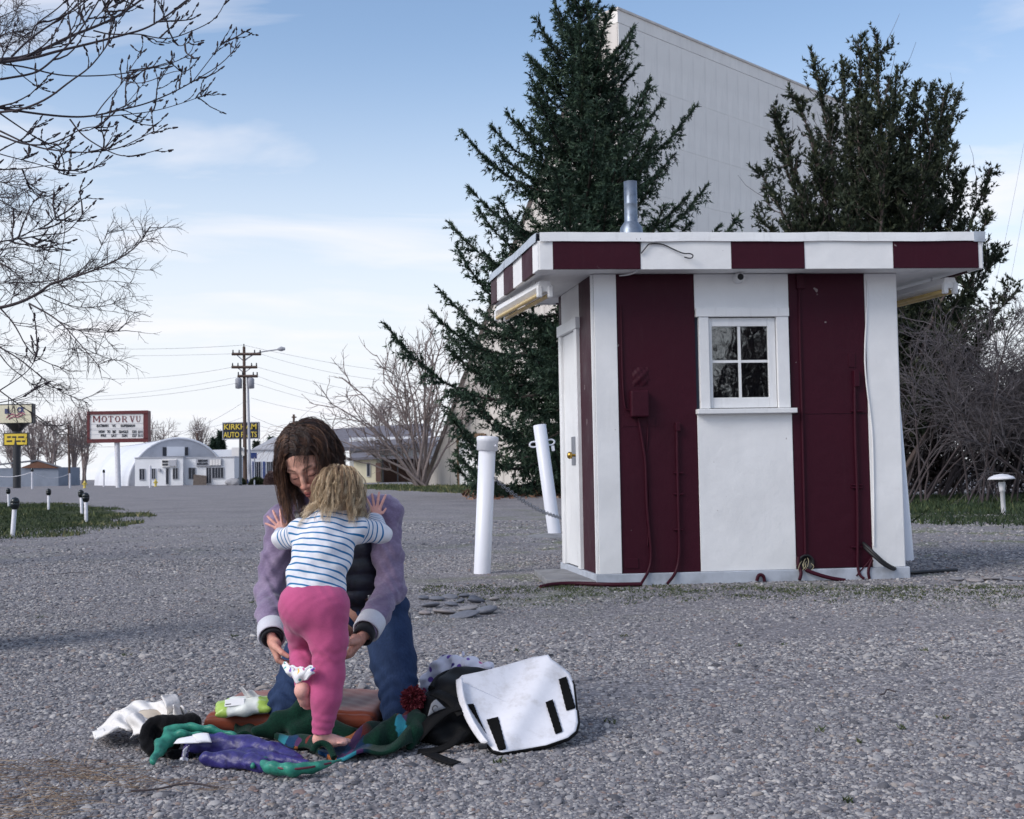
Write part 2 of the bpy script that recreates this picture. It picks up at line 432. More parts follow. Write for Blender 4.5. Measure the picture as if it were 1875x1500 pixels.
# ---- loose pebbles: one scattered mass (instances of four pebble shapes)
k = NT('pebble'); oi = k.new('ShaderNodeObjectInfo')
v = k.coord('Object'); nn = k.noise(v, 2.2, 4, 0.6)
base = k.ramp(oi.outputs['Random'], [(0.0, srgb(80, 80, 85)), (0.2, srgb(108, 107, 112)), (0.45, srgb(132, 130, 133)), (0.7, srgb(149, 147, 148)), (0.88, srgb(180, 176, 173)), (0.94, srgb(138, 126, 118)), (0.97, srgb(124, 104, 100)), (1.0, srgb(202, 199, 195))])
k.set(color=k.mix(0.55, base, k.ramp(nn.outputs[0], [(0.3, (0.6, 0.6, 0.62)), (0.7, (1.15, 1.15, 1.15))]), 'MULTIPLY'), rough=0.78, spec=0.35)
M_pebble = k.m
def pebble_points():
    P, S, T = [], [], []
    def zone(d0, d1, dens, r0, r1):
        area = 0.46*(d1*d1-d0*d0); n = int(area*dens)
        d = np.sqrt(RNG.uniform(d0*d0, d1*d1, n)); x = RNG.uniform(-0.46, 0.46, n)*d
        r = r0*np.exp(RNG.normal(0, 0.42, n)); r = np.clip(r, 0.35*r0, r1)
        P.append(np.stack([x, d, r*-0.02], 1)); S.append(r)
    zone(2.85, 4.4, 12500, 0.0040, 0.013); zone(4.4, 6.2, 8800, 0.0043, 0.013); zone(6.2, 9.0, 4200, 0.0054, 0.014); zone(9.0, 13.5, 1300, 0.0068, 0.015); zone(13.5, 22, 200, 0.009, 0.02)
    zone(2.85, 8.5, 150, 0.0095, 0.020)
    P = np.concatenate(P); r = np.concatenate(S); n = len(P)
    # coarser in drifts, finer where wheels have packed the gravel
    g = vnoise(P*np.array([1, 1, 0]), 1.3, 3); r = r*(1+0.22*g); tr_ = .62*np.exp(-((P[:, 1]-5.15-.10*P[:, 0])/.30)**2)+.55*np.exp(-((P[:, 1]-6.75-.16*P[:, 0])/.42)**2)+.4*np.exp(-((P[:, 1]-8.6-.2*P[:, 0])/.5)**2); keep = RNG.uniform(0, 1, n) < np.clip(0.92+0.3*g-tr_*(1+.5*vnoise(P, 2.5, 9)), 0.18, 1)
    P, r = P[keep], r[keep]; n = len(P)
    scl = np.stack([r*RNG.uniform(0.9, 1.45, n), r*RNG.uniform(0.8, 1.1, n), r*RNG.uniform(0.42, 0.7, n)], 1)
    rot = np.stack([RNG.normal(0, 0.25, n), RNG.normal(0, 0.25, n), RNG.uniform(0, 6.28, n)], 1)
    me = bpy.data.meshes.new('gravel'); me.vertices.add(n); me.vertices.foreach_set('co', P.astype(np.float32).ravel())
    for nm, dd in (('scl', scl), ('rot', rot)):
        a = me.attributes.new(nm, 'FLOAT_VECTOR', 'POINT'); a.data.foreach_set('vector', dd.astype(np.float32).ravel())
    a = me.attributes.new('vari', 'INT', 'POINT'); a.data.foreach_set('value', RNG.integers(0, 4, n).astype(np.int32))
    return me
def pebble_tree():
    t = bpy.data.node_groups.new('pebbles', 'GeometryNodeTree')
    t.interface.new_socket('Geometry', in_out='INPUT', socket_type='NodeSocketGeometry'); t.interface.new_socket('Geometry', in_out='OUTPUT', socket_type='NodeSocketGeometry')
    N, L = t.nodes, t.links
    gi, go = N.new('NodeGroupInput'), N.new('NodeGroupOutput'); join = N.new('GeometryNodeJoinGeometry')
    for i in range(4):
        s = N.new('GeometryNodeMeshIcoSphere'); s.inputs['Subdivisions'].default_value = 2
        sp = N.new('GeometryNodeSetPosition'); nz = N.new('ShaderNodeTexNoise'); nz.inputs['Scale'].default_value = 0.9; nz.noise_dimensions = '4D'; nz.inputs['W'].default_value = i*7.3; nz.inputs['Detail'].default_value = 1.5
        sub = N.new('ShaderNodeVectorMath'); sub.operation = 'SUBTRACT'; sub.inputs[1].default_value = (0.5, 0.5, 0.5)
        mul = N.new('ShaderNodeVectorMath'); mul.operation = 'SCALE'; mul.inputs['Scale'].default_value = 1.3
        L.new(nz.outputs['Color'], sub.inputs[0]); L.new(sub.outputs[0], mul.inputs[0]); L.new(mul.outputs[0], sp.inputs['Offset'])
        L.new(s.outputs['Mesh'], sp.inputs['Geometry'])
        sm = N.new('GeometryNodeSetShadeSmooth'); L.new(sp.outputs[0], sm.inputs[0])
        ma = N.new('GeometryNodeSetMaterial'); ma.inputs['Material'].default_value = M_pebble; L.new(sm.outputs[0], ma.inputs[0])
        g2 = N.new('GeometryNodeGeometryToInstance'); L.new(ma.outputs[0], g2.inputs[0]); L.new(g2.outputs[0], join.inputs[0])
    ip = N.new('GeometryNodeInstanceOnPoints'); ip.inputs['Pick Instance'].default_value = True
    L.new(gi.outputs[0], ip.inputs['Points']); L.new(join.outputs[0], ip.inputs['Instance'])
    for nm, ty, sock in (('scl', 'FLOAT_VECTOR', 'Scale'), ('rot', 'FLOAT_VECTOR', 'Rotation'), ('vari', 'INT', 'Instance Index')):
        a = N.new('GeometryNodeInputNamedAttribute'); a.data_type = ty; a.inputs[0].default_value = nm
        L.new(a.outputs[0], ip.inputs[sock])
    L.new(ip.outputs[0], go.inputs[0]); return t
gv = link('gravel', pebble_points(), M_pebble); tag(gv, 'loose grey pebbles covering the lot', None, kind='stuff')
gv.modifiers.new('scatter', 'NODES').node_group = pebble_tree()

# ---- lawns
k = NT('lawn_soil'); pos = k.new('ShaderNodeNewGeometry').outputs['Position']
n1 = k.noise(pos, 1.2, 6, 0.65); n2 = k.noise(pos, 18, 4, 0.6)
k.set(color=k.mix(k.ramp(n2.outputs[0], [(0.4, (0, 0, 0)), (0.65, (1, 1, 1))]), k.ramp(n1.outputs[0], [(0.35, srgb(48, 54, 40)), (0.55, srgb(70, 74, 52)), (0.75, srgb(108, 102, 80))]), srgb(58, 68, 44)), rough=0.95, spec=0.1)
k.bump(n2.outputs[0], 0.5, 0.03); M_lawn = k.m
k = NT('grass_blade'); oi = k.new('ShaderNodeAttribute', attribute_name='tone')
k.set(color=k.ramp(oi.outputs['Fac'], [(0.0, srgb(38, 52, 38)), (0.45, srgb(56, 70, 46)), (0.75, srgb(94, 100, 66)), (1.0, srgb(142, 134, 100))]), rough=0.7, spec=0.2); M_blade = k.m
def lawn(poly_px, name, label, dens, hgt, seed, dry=0.0):
    poly = [gnd(*p) for p in poly_px]; P2 = np.array([(p.x, p.y) for p in poly])
    # ragged outline
    pts = []
    for i in range(len(P2)):
        a, b = P2[i], P2[(i+1) % len(P2)]; m = max(2, int(np.linalg.norm(b-a)/0.5))
        for j in range(m): pts.append(a+(b-a)*j/m)
    pts = np.array(pts); c0 = pts.mean(0)
    jit = 1+0.02*np.sin(np.arange(len(pts))*1.7+seed)+0.015*np.sin(np.arange(len(pts))*0.63)
    pts = c0+(pts-c0)*jit[:, None]
    in_ = c0+(pts-c0)*.90
    me = bpy.data.meshes.new(name); me.from_pydata([(p[0], p[1], gz(p[1])+0.005) for p in in_], [], [tuple(range(len(pts)))]); me.update()
    tag(link(name, me, M_lawn), label, None, kind='structure')
    r = np.random.default_rng(seed); pts = c0+(pts-c0)*1.06; lo, hi = pts.min(0), pts.max(0)
    n = int((hi-lo).prod()*dens); Q = r.uniform(lo, hi, (n, 2))
    inside = np.zeros(n, bool); j = len(pts)-1
    for i in range(len(pts)):
        a, b = pts[i], pts[j]
        with np.errstate(divide='ignore', invalid='ignore'):
            cr = ((a[1] > Q[:, 1]) != (b[1] > Q[:, 1])) & (Q[:, 0] < (b[0]-a[0])*(Q[:, 1]-a[1])/(b[1]-a[1])+a[0])
        inside ^= cr; j = i
    g = vnoise(np.c_[Q, np.zeros(n)], 0.9, seed+1)+0.5*vnoise(np.c_[Q, np.zeros(n)], 3.1, seed+2)
    dm = np.full(n, 9.0)
    for i in range(len(pts)): dm = np.minimum(dm, np.hypot(*(Q-pts[i]).T))
    keep = inside & (g+r.normal(0, 0.5, n) > .55-1.5*np.clip(dm/1.3, 0, 1)); Q = Q[keep]; g = g[keep]; n = len(Q)
    th = r.uniform(0, 6.28, n); h = hgt*np.exp(r.normal(0, 0.4, n))*(1+0.25*g); wd = h*0.16+0.002
    base = np.c_[Q, [gz(y) for y in Q[:, 1]]]
    side = np.c_[np.cos(th), np.sin(th), np.zeros(n)]*wd[:, None]
    lean = np.c_[r.normal(0, 0.45, n)*h, r.normal(0, 0.45, n)*h, h]
    V = np.stack([base-side, base+side, base+side*0.6+lean*0.55+lean*np.array([-.1, 0, 0]), base+lean, ], 1).reshape(-1, 3)
    F = np.arange(n*4).reshape(n, 4)
    tone = np.clip(0.35+0.2*g+r.normal(0, 0.16, n)+dry, 0, 1)
    me = fast_mesh(name+'_grass', V, F, False, {'tone': ('FLOAT', np.repeat(tone, 4))})
    tag(link(name.replace('lawn', 'grass'), me, M_blade), label.replace('lawn', 'grass blades of the lawn'), None, kind='stuff')
lawn([(-260, 925), (60, 921), (190, 928), (262, 942), (240, 958), (150, 972), (40, 986), (-160, 998)], 'lawn', 'dark green lawn patch around the little post lights', 420, 0.032, 5, 0.06)
lawn([(1560, 912), (1700, 908), (1875, 905), (2100, 902), (2150, 968), (1875, 968), (1740, 960), (1600, 950)], 'lawn', 'green lawn strip in front of the bare thicket', 260, 0.05, 9, -0.12)
lawn([(560, 889), (760, 887.5), (1000, 889), (1080, 900), (1000, 909), (840, 904), (690, 897)], 'lawn', 'thin lawn strip under the spruce', 40, 0.07, 12, 0.2)

# ================================================================== TICKET BOOTH
S = 0.95
MAROON = srgb(55, 11, 28); WHITE = (0.80, 0.80, 0.80, 1)
def paint(name, c, rough, drip=0.0, spec=0.4):
    """old brush paint: faint sheen changes, scuffs and rain streaks"""
    k = NT(name); o = k.coord('Object'); st = k.coord('Object', (7, 7, 0.7))
    n1 = k.noise(o, 2.3, 6, 0.62); n2 = k.noise(st, 3.0, 5, 0.6); n3 = k.noise(o, 46, 4, 0.7)
    lo = tuple(x*0.93 for x in c[:3]); hi = tuple(min(1, x*1.08) for x in c[:3])
    b = k.ramp(n1.outputs[0], [(0.3, lo), (0.55, c), (0.8, hi)])
    b = k.mix(k.ramp(n2.outputs[0], [(0.58, (0, 0, 0)), (0.85, (drip, drip, drip))]), b, srgb(118, 112, 110))
    b = k.mix(k.ramp(n3.outputs[0], [(0.70, (0, 0, 0)), (0.78, (0.3, 0.3, 0.3))]), b, tuple(x*0.72+0.02 for x in c[:3])+(1,))
    n4 = k.noise(o, 11, 3, .5); b = k.mix(k.ramp(n4.outputs[0], [(0.745, (0, 0, 0)), (0.755, (.7, .7, .7))]), b, srgb(150, 138, 138))
    k.set(color=b, rough=k.ramp(n1.outputs[0], [(0.3, (rough-0.1,)*3), (0.7, (rough+0.1,)*3)]), spec=spec)
    w = k.noise(o, 9, 3, 0.5); ad = k.new('ShaderNodeMath', operation='ADD'); k.link(n3.outputs[0], ad.inputs[0])
    ml = k.math('MULTIPLY', w.outputs[0], 6.0); k.link(ml, ad.inputs[1]); k.bump(ad.outputs[0], 0.22, 0.004)
    return k.m
M_maroon = paint('maroon_paint', MAROON, 0.55, 0.03, 0.2); M_white = paint('white_paint', WHITE, 0.55, 0.05)
M_trim = paint('white_gloss_trim', (0.78, 0.785, 0.79, 1), 0.45, 0.22)
M_found = mat('painted_concrete', srgb(176, 182, 192), 0.8, 0.2, 5, bump=0.4)
M_conc = mat('concrete', srgb(128, 128, 130), 0.9, 0.2, 7, bump=0.5)
M_dark = mat('dark_interior', srgb(40, 46, 60), 0.9, 0.1)
M_galv = mat('galvanised_steel', srgb(128, 138, 152), 0.42, 0.22, 14, metal=0.7, bump=0.2)
M_black = mat('black_rubber', srgb(26, 26, 30), 0.55, 0.1)
M_brass = mat('brass', srgb(196, 160, 84), 0.3, 0.1, metal=1.0)
M_steel = mat('brushed_plate', srgb(150, 152, 160), 0.4, 0.15, 30, metal=0.8)
M_ambertube = mat('amber_tube', srgb(196, 168, 104), 0.25, 0.12, 10)
M_roofing = mat('roofing_felt', srgb(70, 72, 78), 0.9, 0.2, 12, bump=0.5)
booth = thing('ticket_booth', 'maroon and white striped ticket booth with flat overhanging roof', 'booth', Vector((2.0, 10.2, 0))*S)
FL, FR = Vector((0.71, 10.12, 0)), Vector((3.36, 10.36, 0)); sdir = Vector((-0.2, 0.98, 0)).normalized()
fu = (FR-FL).normalized(); fn_in = Vector((-fu.y, fu.x, 0)); WL = (FR-FL).length
O_, UX, UY, UZ = FL*S, fu*S, fn_in*S, Vector((0, 0, S))
def plane_hit(px, py, p0, n):
    d = ray(px, py); o = Vector((0, 0, HC)); t = (p0-o).dot(n)/d.dot(n); return o+d*t
def fp(px, py, off=0.0):                       # point on the booth's front wall, off metres proud of it
    return plane_hit(px, py, O_-fn_in*off, fn_in)
def fuz(px, py):                               # the same as wall coordinates (u, z) in booth units
    p = fp(px, py)-O_; return p.dot(fu)/S, p.z/S
def fbox(name, a, b, m, parent=booth, bevel=0.0):
    return MB().frame_box(O_, UX, UY, UZ, a, b).build(name, m, parent, bevel)
ZB, ZS = 0.10, 2.64
wdir = Vector((-0.17, 0.985, 0)).normalized(); WD = 1.36; BL, BR = FL+wdir*WD, FR+wdir*WD
# core walls (behind the sheet panels), floor and room
w_ = MB()
for a, b in (((0.02, 0.0, 0.1), (1.0, 0.08, ZS)), ((1.64, 0.0, 0.1), (WL-0.02, 0.08, ZS)), ((1.0, 0.0, 0.1), (1.64, 0.08, 1.44)), ((1.0, 0.0, 2.30), (1.64, 0.08, ZS))):
    w_.frame_box(O_, UX, UY, UZ, a, b)
sO, sX, sY = FL*S, wdir*S, Vector((wdir.y, -wdir.x, 0))*S          # left wall frame: along wdir, inward sY
w_.frame_box(sO, sX, sY, UZ, (0.1, 0.0, 0.1), (WD-.04, 0.08, ZS)); w_.frame_box(FR*S, sX, -sY, UZ, (0.1, 0.0, 0.1), (WD-.04, 0.08, ZS))
w_.frame_box(BL*S, UX, -UY, UZ, (0.0, 0.0, 0.1), (WL, 0.08, ZS))
w_.build('wall', M_dark, booth)
for i in range(6):
    MB().frame_box(FR*S, sX, -sY, UZ, (WD*i/6+.002, -.014, ZB), (WD*(i+1)/6-.002, -.001, ZS)).build('wall_panel', M_white if i % 2 == 0 else M_maroon, booth)
    MB().frame_box(BL*S, UX, -UY, UZ, (WL*i/6+.002, -.014, ZB), (WL*(i+1)/6-.002, -.001, ZS)).build('wall_panel', M_white if i % 2 == 0 else M_maroon, booth)
fo = lambda p, a, b: Vector(p)*S+fu*a*S+wdir*b*S
MB().prism([fo(FL, -.035, -.035), fo(FR, .035, -.035), fo(BR, .035, .035), fo(BL, -.035, .035)], -0.05, 0.098*S).build('foundation', M_found, booth, 0.006)
MB().prism([fo(FL, .1, .1), fo(FR, -.1, .1), fo(BR, -.1, -.1), fo(BL, .1, -.1)], 0.101*S, 0.11*S).build('floor', M_dark, booth)
# front sheet panels
P1, P2, P3, P4 = (fuz(1133, 800)[0], fuz(1277, 800)[0], fuz(1450, 800)[0], fuz(1590, 800)[0])
fbox('wall_panel', (0.0, -0.022, ZB), (P1, 0.0, ZS), M_white, bevel=0.003)
fbox('wall_panel', (P1+.002, -0.010, ZB), (P2-.002, -0.001, ZS), M_maroon)
zs = fuz(1520, 758)[1]
fbox('wall_panel', (P3+.002, -0.010, ZB+.005), (P4-.002, -0.001, zs-.002), M_maroon)
fbox('wall_panel', (P3+.002, -0.013, zs+.002), (P4-.002, -0.001, ZS), M_maroon)
fbox('wall_panel', (P4, -0.020, ZB), (WL, 0.0, ZS), M_white, bevel=0.003)
fbox('wall_panel', (P2, -0.018, ZB), (P3, 0.0, 1.44), M_white, bevel=0.003)
fbox('wall_panel', (P2, -0.015, 2.325), (P3, 0.0, ZS), M_white, bevel=0.003)
# left wall: corner board, maroon stripe, door
def suz(px, py):
    p = plane_hit(px, py, sO, sY.normalized())-sO; return p.dot(sdir)/S, p.z/S
su = lambda px: suz(px, 800)[0]
def sbox(name, a, b, m, parent=booth, bevel=0.0): return MB().frame_box(sO, sX, sY, UZ, a, b).build(name, m, parent, bevel)
u1, u2, uE = 0.035, 0.50, 1.26
sbox('wall_panel', (0.001, -0.020, ZB), (u1, -0.001, ZS), M_white)
sbox('wall_panel', (u1+.002, -0.012, ZB), (u2, -0.001, ZS), M_maroon)
sbox('wall_panel', (u2, -0.010, 2.30), (uE, -0.001, ZS), M_white)
sbox('wall_panel', (uE, -0.012, ZB), (WD, -0.001, ZS), M_maroon)
fr_ = MB()
fr_.frame_box(sO, sX, sY, UZ, (u2, -0.045, ZB), (u2+.1, 0.0, 2.24)); fr_.frame_box(sO, sX, sY, UZ, (uE-.1, -0.045, ZB), (uE, 0.0, 2.24)); fr_.frame_box(sO, sX, sY, UZ, (u2-.02, -0.055, 2.24), (uE+.02, 0.0, 2.34))
fr_.build('door_frame', M_trim, booth, 0.004)
door = sbox('door', (u2+.102, -0.02, ZB+.01), (uE-.102, 0.0, 2.235), M_trim, bevel=0.004)
sbox('push_plate', (u2+.15, -0.026, 1.02), (u2+.36, -0.0201, 1.28), M_steel, door, 0.002)
kp = sO+sX*(u2+.19)-sY*0.026+UZ*1.11
MB().lathe([(0.012, 0.0), (0.012, 0.03), (0.028, 0.035), (0.032, 0.055), (0.022, 0.07), (0.002, 0.073)], 14, Matrix.Translation(kp) @ (-sY).to_track_quat('Z', 'Y').to_matrix().to_4x4()).build('knob', M_brass, door)
# step
a, b, c_, d_ = (gnd(978, 1052), gnd(1000, 1071), gnd(1092, 1074), gnd(1066, 1050))
MB().prism([(p.x, p.y) for p in (a, b, c_, d_)], -0.03, 0.045).build('step', M_conc, booth, 0.008)
# window
U = lambda px: fuz(px, 660)[0]
Zp = lambda py: fuz(1354, py)[1]
win = MB()
win.frame_box(O_, UX, UY, UZ, (U(1279), -0.042, Zp(748)), (U(1297), 0.02, Zp(581))); win.frame_box(O_, UX, UY, UZ, (U(1421), -0.042, Zp(748)), (U(1443), 0.02, Zp(581)))
win.frame_box(O_, UX, UY, UZ, (U(1274), -0.052, Zp(581)), (U(1444), 0.02, Zp(565)))
window = win.build('window', M_trim, booth, 0.004)
fbox('sill', (U(1271), -0.085, Zp(758)), (U(1452), 0.02, Zp(749)), M_trim, window, 0.005)
sa = MB(); x0, x1, z0, z1 = U(1298.5), U(1420), Zp(747), Zp(582.5)
gx0, gx1, gz0, gz1 = U(1304), U(1406), Zp(728), Zp(598)
for aa, bb in (((x0, -0.012, z0), (gx0, 0.025, z1)), ((gx1, -0.012, z0), (x1, 0.025, z1)), ((gx0+.0005, -0.012, z0), (gx1-.0005, 0.025, gz0)), ((gx0+.0005, -0.012, gz1), (gx1-.0005, 0.025, z1))):
    sa.frame_box(O_, UX, UY, UZ, aa, bb)
sash = sa.build('sash', M_trim, window, 0.003)
mx, mz = U(1354), Zp(662)
fbox('muntin', (mx-.011, -0.008, gz0+.001), (mx+.011, 0.02, gz1-.001), M_trim, sash); fbox('muntin', (gx0+.001, -0.005, mz-.011), (gx1-.001, 0.017, mz+.011), M_trim, sash)
k = NT('window_glass'); gl = k.new('ShaderNodeBsdfGlossy'); gl.inputs['Roughness'].default_value = 0.015; tr = k.new('ShaderNodeBsdfTransparent'); tr.inputs[0].default_value = (0.86, 0.9, 0.92, 1)
fz = k.new('ShaderNodeFresnel'); fz.inputs[0].default_value = 1.5; ms = k.new('ShaderNodeMixShader')
wv = k.noise(k.coord('Object'), 5, 2); bm = k.new('ShaderNodeBump'); bm.inputs['Strength'].default_value = 0.06; bm.inputs['Distance'].default_value = 0.01; k.link(wv.outputs[0], bm.inputs['Height']); k.link(bm.outputs[0], gl.inputs['Normal'])
k.link(k.math('ADD', fz.outputs[0], 0.10, True), ms.inputs[0]); k.link(tr.outputs[0], ms.inputs[1]); k.link(gl.outputs[0], ms.inputs[2]); k.link(ms.outputs[0], k.out.inputs[0]); M_glass = k.m
for ua, ub in ((gx0, mx-.011), (mx+.011, gx1)):
    for za, zb in ((gz0, mz-.011), (mz+.011, gz1)):
        fbox('pane', (ua+.001, 0.004, za+.001), (ub-.001, 0.008, zb-.001), M_glass, sash)
# roof: soffit slab, felt, fascia panels, edge trim
RFL, RFR = Vector((0.25, 9.78, 0)), Vector((4.02, 10.10, 0)); RBL, RBR = RFL+sdir*2.1, RFR+sdir*2.1
ru = (RFR-RFL).normalized(); rn = Vector((-ru.y, ru.x, 0)); rL = (RFR-RFL).length
inset = [RFL*S+(ru+sdir)*0.012, RFR*S+(-ru+sdir)*0.012, RBR*S-(ru+sdir)*0.012, RBL*S+(ru-sdir)*0.012]
roof = MB().prism(inset, 2.645*S, 2.80*S).build('roof', M_white, booth)
MB().prism(inset, 2.801*S, 2.90*S).build('roofing', M_roofing, roof)
zf0, zf1, zt = 2.632, 2.872, 2.937
def ruat(px):
    p = plane_hit(px, 470, RFL*S, rn)-RFL*S; return p.dot(ru)/S
bx = [0.0]+[ruat(q) for q in (1012, 1172, 1338, 1472, 1634, 1790)]+[rL]
for i in range(7):
    d = 0.004*(i % 2)
    MB().frame_box(RFL*S, ru*S, rn*S, UZ, (bx[i]+.001, -0.016-d, zf0+(0.004 if i % 2 else 0)), (bx[i+1]-.001, 0.012, zf1)).build('fascia_panel', M_maroon if i % 2 else M_white, roof)
ro = Vector((sdir.y, -sdir.x, 0))
def rlat(px):
    p = plane_hit(px, 500, RFL*S, ro)-RFL*S; return max(0, p.dot(sdir)/S)
lb = [0.0, 0.20, 0.62, 1.02, 1.45, 1.80, 2.1]
for i in range(6):
    for base, sg in ((RFL, 1), (RFR, -1)):
        d = 0.003*(i % 2)
        MB().frame_box(base*S, sdir*S, ro*S*sg, UZ, (lb[i]+.001, -0.016-d, zf0), (lb[i+1]-.001, 0.012, zf1)).build('fascia_panel', M_maroon if i % 2 else M_white, roof)
for i in range(6):
    MB().frame_box(RBL*S, ru*S, -rn*S, UZ, (rL*i/6+.001, -0.016, zf0), (rL*(i+1)/6-.001, 0.012, zf1)).build('fascia_panel', M_maroon if i % 2 else M_white, roof)
def edge(base, ax, out, L, joints, m, wob):
    for i in range(len(joints)-1):
        a, b = joints[i]*L, joints[i+1]*L; t = MB(); n = 6
        def fnc(u, v):
            q = a+(b-a)*u; wv = wob*math.sin(q*5+i)+wob*0.6*math.sin(q*11)
            if v < 0.5: z = zf1-0.01+(zt-zf1+0.01)*v*2; off = -0.026-0.008*(1-v*2)+wv*0.5*(1-v*2)
            else: z = zt; off = -0.026+(v-0.5)*0.24
            return base*S+ax*S*q+out*S*off+UZ*(z+wv*0.6)
        t.grid(fnc, 10, 4, False); t.build('edge_trim', m, roof, 0, 0.004)
edge(RFL, ru, rn, rL, [0.0, 0.253, 0.62, 1.0], M_trim, 0.004)
M_flash = mat('pale_flashing', srgb(178, 186, 196), 0.5, 0.15, 9, metal=0.15)
edge(RFL, sdir, ro, 2.1, [0.0, 0.28, 0.66, 1.0], M_flash, 0.009)
edge(RFR, sdir, -ro, 2.1, [0.0, 0.5, 1.0], M_galv, 0.006)
edge(RBL, ru, -rn, rL, [0.0, 0.5, 1.0], M_trim, 0.004)
MB().frame_box(RFR*S, ru*S, rn*S, UZ, (-0.075, -0.036, zf1-.015), (0.022, 0.05, zt+.006)).build('edge_trim', M_flash, roof)
# stove pipe
pp = at(1156, 421, 10.35); 
MB().lathe([(0.105, -0.05), (0.095, 0.02), (0.066, 0.06), (0.058, 0.07), (0.0575, 0.22), (0.0590, 0.225), (0.0575, 0.23), (0.0575, 0.425), (0.05, 0.425), (0.05, 0.3)], 20, Matrix.Translation(pp)).build('stove_pipe', M_galv, roof)
# twin tube light fixtures under the side eaves
def fixture(p, q, z, name='light_fixture'):
    p, q = Vector((*p, 0))*S, Vector((*q, 0))*S; a = (q-p); L = a.length; a.normalize(); o = Vector((a.y, -a.x, 0)); up = Vector((0, 0, 1)); base = p+up*z*S
    t = MB(); prof = [(-.062, .0), (-.028, -.036), (.028, -.036), (.062, .0), (.042, .05), (-.042, .05)]
    vs = [base+a*s_*L+o*x+up*zz for s_ in (0, 1) for x, zz in prof]; n = 6
    t.add(vs, [tuple(range(n-1, -1, -1)), tuple(range(n, 2*n))]+[(i, (i+1) % n, n+(i+1) % n, n+i) for i in range(n)])
    body = t.build(name, M_trim, booth)
    for s_ in (0.0, 1.0):
        for x in (-.045, .045):
            MB().frame_box(base+a*(s_*(L-.02)), a, o, up, (-.012, x-.022, -.085), (.03, x+.022, .01)).build('lamp_holder', M_trim, body, 0.01)
    for x in (-.045, .045): MB().tube([base+a*.03+o*x-up*.06, base+a*(L-.03)+o*x-up*.06], 0.019, 12).build('tube', M_ambertube, body)
    for s_ in (0.2, 0.75): MB().tube([base+a*s_*L+up*.05, base+a*s_*L+up*(2.645-z)*S], 0.008, 6).build('bracket', M_trim, body)
    return body
fixture((0.30, 10.15), (-0.09, 11.72), 2.545); fixture((3.84, 10.35), (3.52, 11.7), 2.545)
# services on the front wall
def pipe(name, pts, r, m, off=0.012, n=8, parent=booth, offs=None):
    P = [fp(x, y, (offs[i] if offs else off)+r*0.6) for i, (x, y) in enumerate(pts)]
    return MB().tube(smooth_path(P, 3), r, n).build(name, m, parent)
def smooth_path(P, it=2):
    P = [Vector(p) for p in P]
    for _ in range(it):
        Q = [P[0]]
        for i in range(len(P)-1): Q += [P[i]*.75+P[i+1]*.25, P[i]*.25+P[i+1]*.75]
        Q.append(P[-1]); P = Q
    return P
def fpx_box(name, x0, y0, x1, y1, proud, m, bevel=0.005, parent=booth):
    ua, zb = fuz(x0, y0); ub, za = fuz(x1, y1)
    return fbox(name, (ua, -proud, za), (ub, -0.008, zb), m, parent, bevel)
fpx_box('meter_box', 1152, 716, 1186, 764, 0.085, M_maroon, 0.012)
sb = MB(); ua, zb = fuz(1157, 673); ub, za = fuz(1187, 707)
sb.grid(lambda u, v: O_+UX*(ua+(ub-ua)*u)+UZ*(za+(zb-za)*v)-UY*(0.012+0.018*math.sin(math.pi*u)*math.sin(math.pi*v)+0.006*math.sin(u*17)*math.sin(v*13+u*6)), 14, 12)
sb.build('patched_plate', M_maroon, booth)
fpx_box('backing_plate', 1139, 762, 1200, 781, 0.014, M_maroon, 0.002)
fpx_box('corner_plate', 1143, 1023, 1169, 1041, 0.016, M_maroon, 0.004)
pipe('conduit', [(1137, 560), (1141, 748), (1153, 752)], 0.008, M_maroon)
pipe('cable', [(1169, 766), (1178, 815), (1183, 850), (1184, 925), (1191, 990), (1193, 1025), (1187, 1048), (1174, 1069)], 0.011, M_maroon, offs=[.02]*6+[.03, .08])
pipe('cable', [(1186, 768), (1187, 800), (1180, 850), (1188, 880), (1189, 940), (1186, 1000)], 0.006, M_maroon)
fpx_box('outlet_box', 1235, 774, 1244, 790, 0.05, M_maroon, 0.006)
pipe('conduit', [(1239.5, 788), (1241, 870), (1243, 960), (1245, 1012), (1239, 1048), (1222, 1069)], 0.012, M_maroon, offs=[.02]*4+[.03, .09])
for y in (866, 905, 970): pipe('clamp', [(1234, y), (1251, y)], 0.009, M_maroon, 0.016)
MB().tube(smooth_path([gnd(990, 1075, .01), gnd(1010, 1070, .02), gnd(1055, 1068, .02), gnd(1110, 1071, .02), gnd(1176, 1070, .02)]), 0.017, 8).build('ground_conduit', M_maroon, booth)
pipe('conduit', [(1464, 505), (1463.5, 580), (1470, 800), (1475, 1016)], 0.011, M_maroon)
fpx_box('outlet_box', 1456, 504, 1472, 530, 0.04, M_maroon)
fpx_box('cover_plate', 1552, 647, 1565, 673, 0.02, M_maroon, 0.003)
fpx_box('outlet_box', 1560, 679, 1571, 709, 0.05, M_maroon, 0.006)
pipe('conduit', [(1565, 706), (1566, 800), (1570, 900), (1571, 1000), (1570, 1035), (1574, 1054), (1583, 1060)], 0.012, M_maroon, offs=[.02]*5+[.04, .06])
for y in (753, 888, 893, 1002): pipe('clamp', [(1559, y), (1579, y)], 0.008, M_maroon, 0.016)
pipe('cable', [(1598, 1018), (1590, 1030), (1576, 1045), (1568, 1055)], 0.006, M_maroon, 0.03); pipe('cable', [(1597, 1025), (1589, 1045), (1592, 1060)], 0.012, M_maroon, 0.03)
hole = fp(1475, 1030, .012)
qf = (-fn_in).to_track_quat('Z', 'Y').to_matrix().to_4x4()
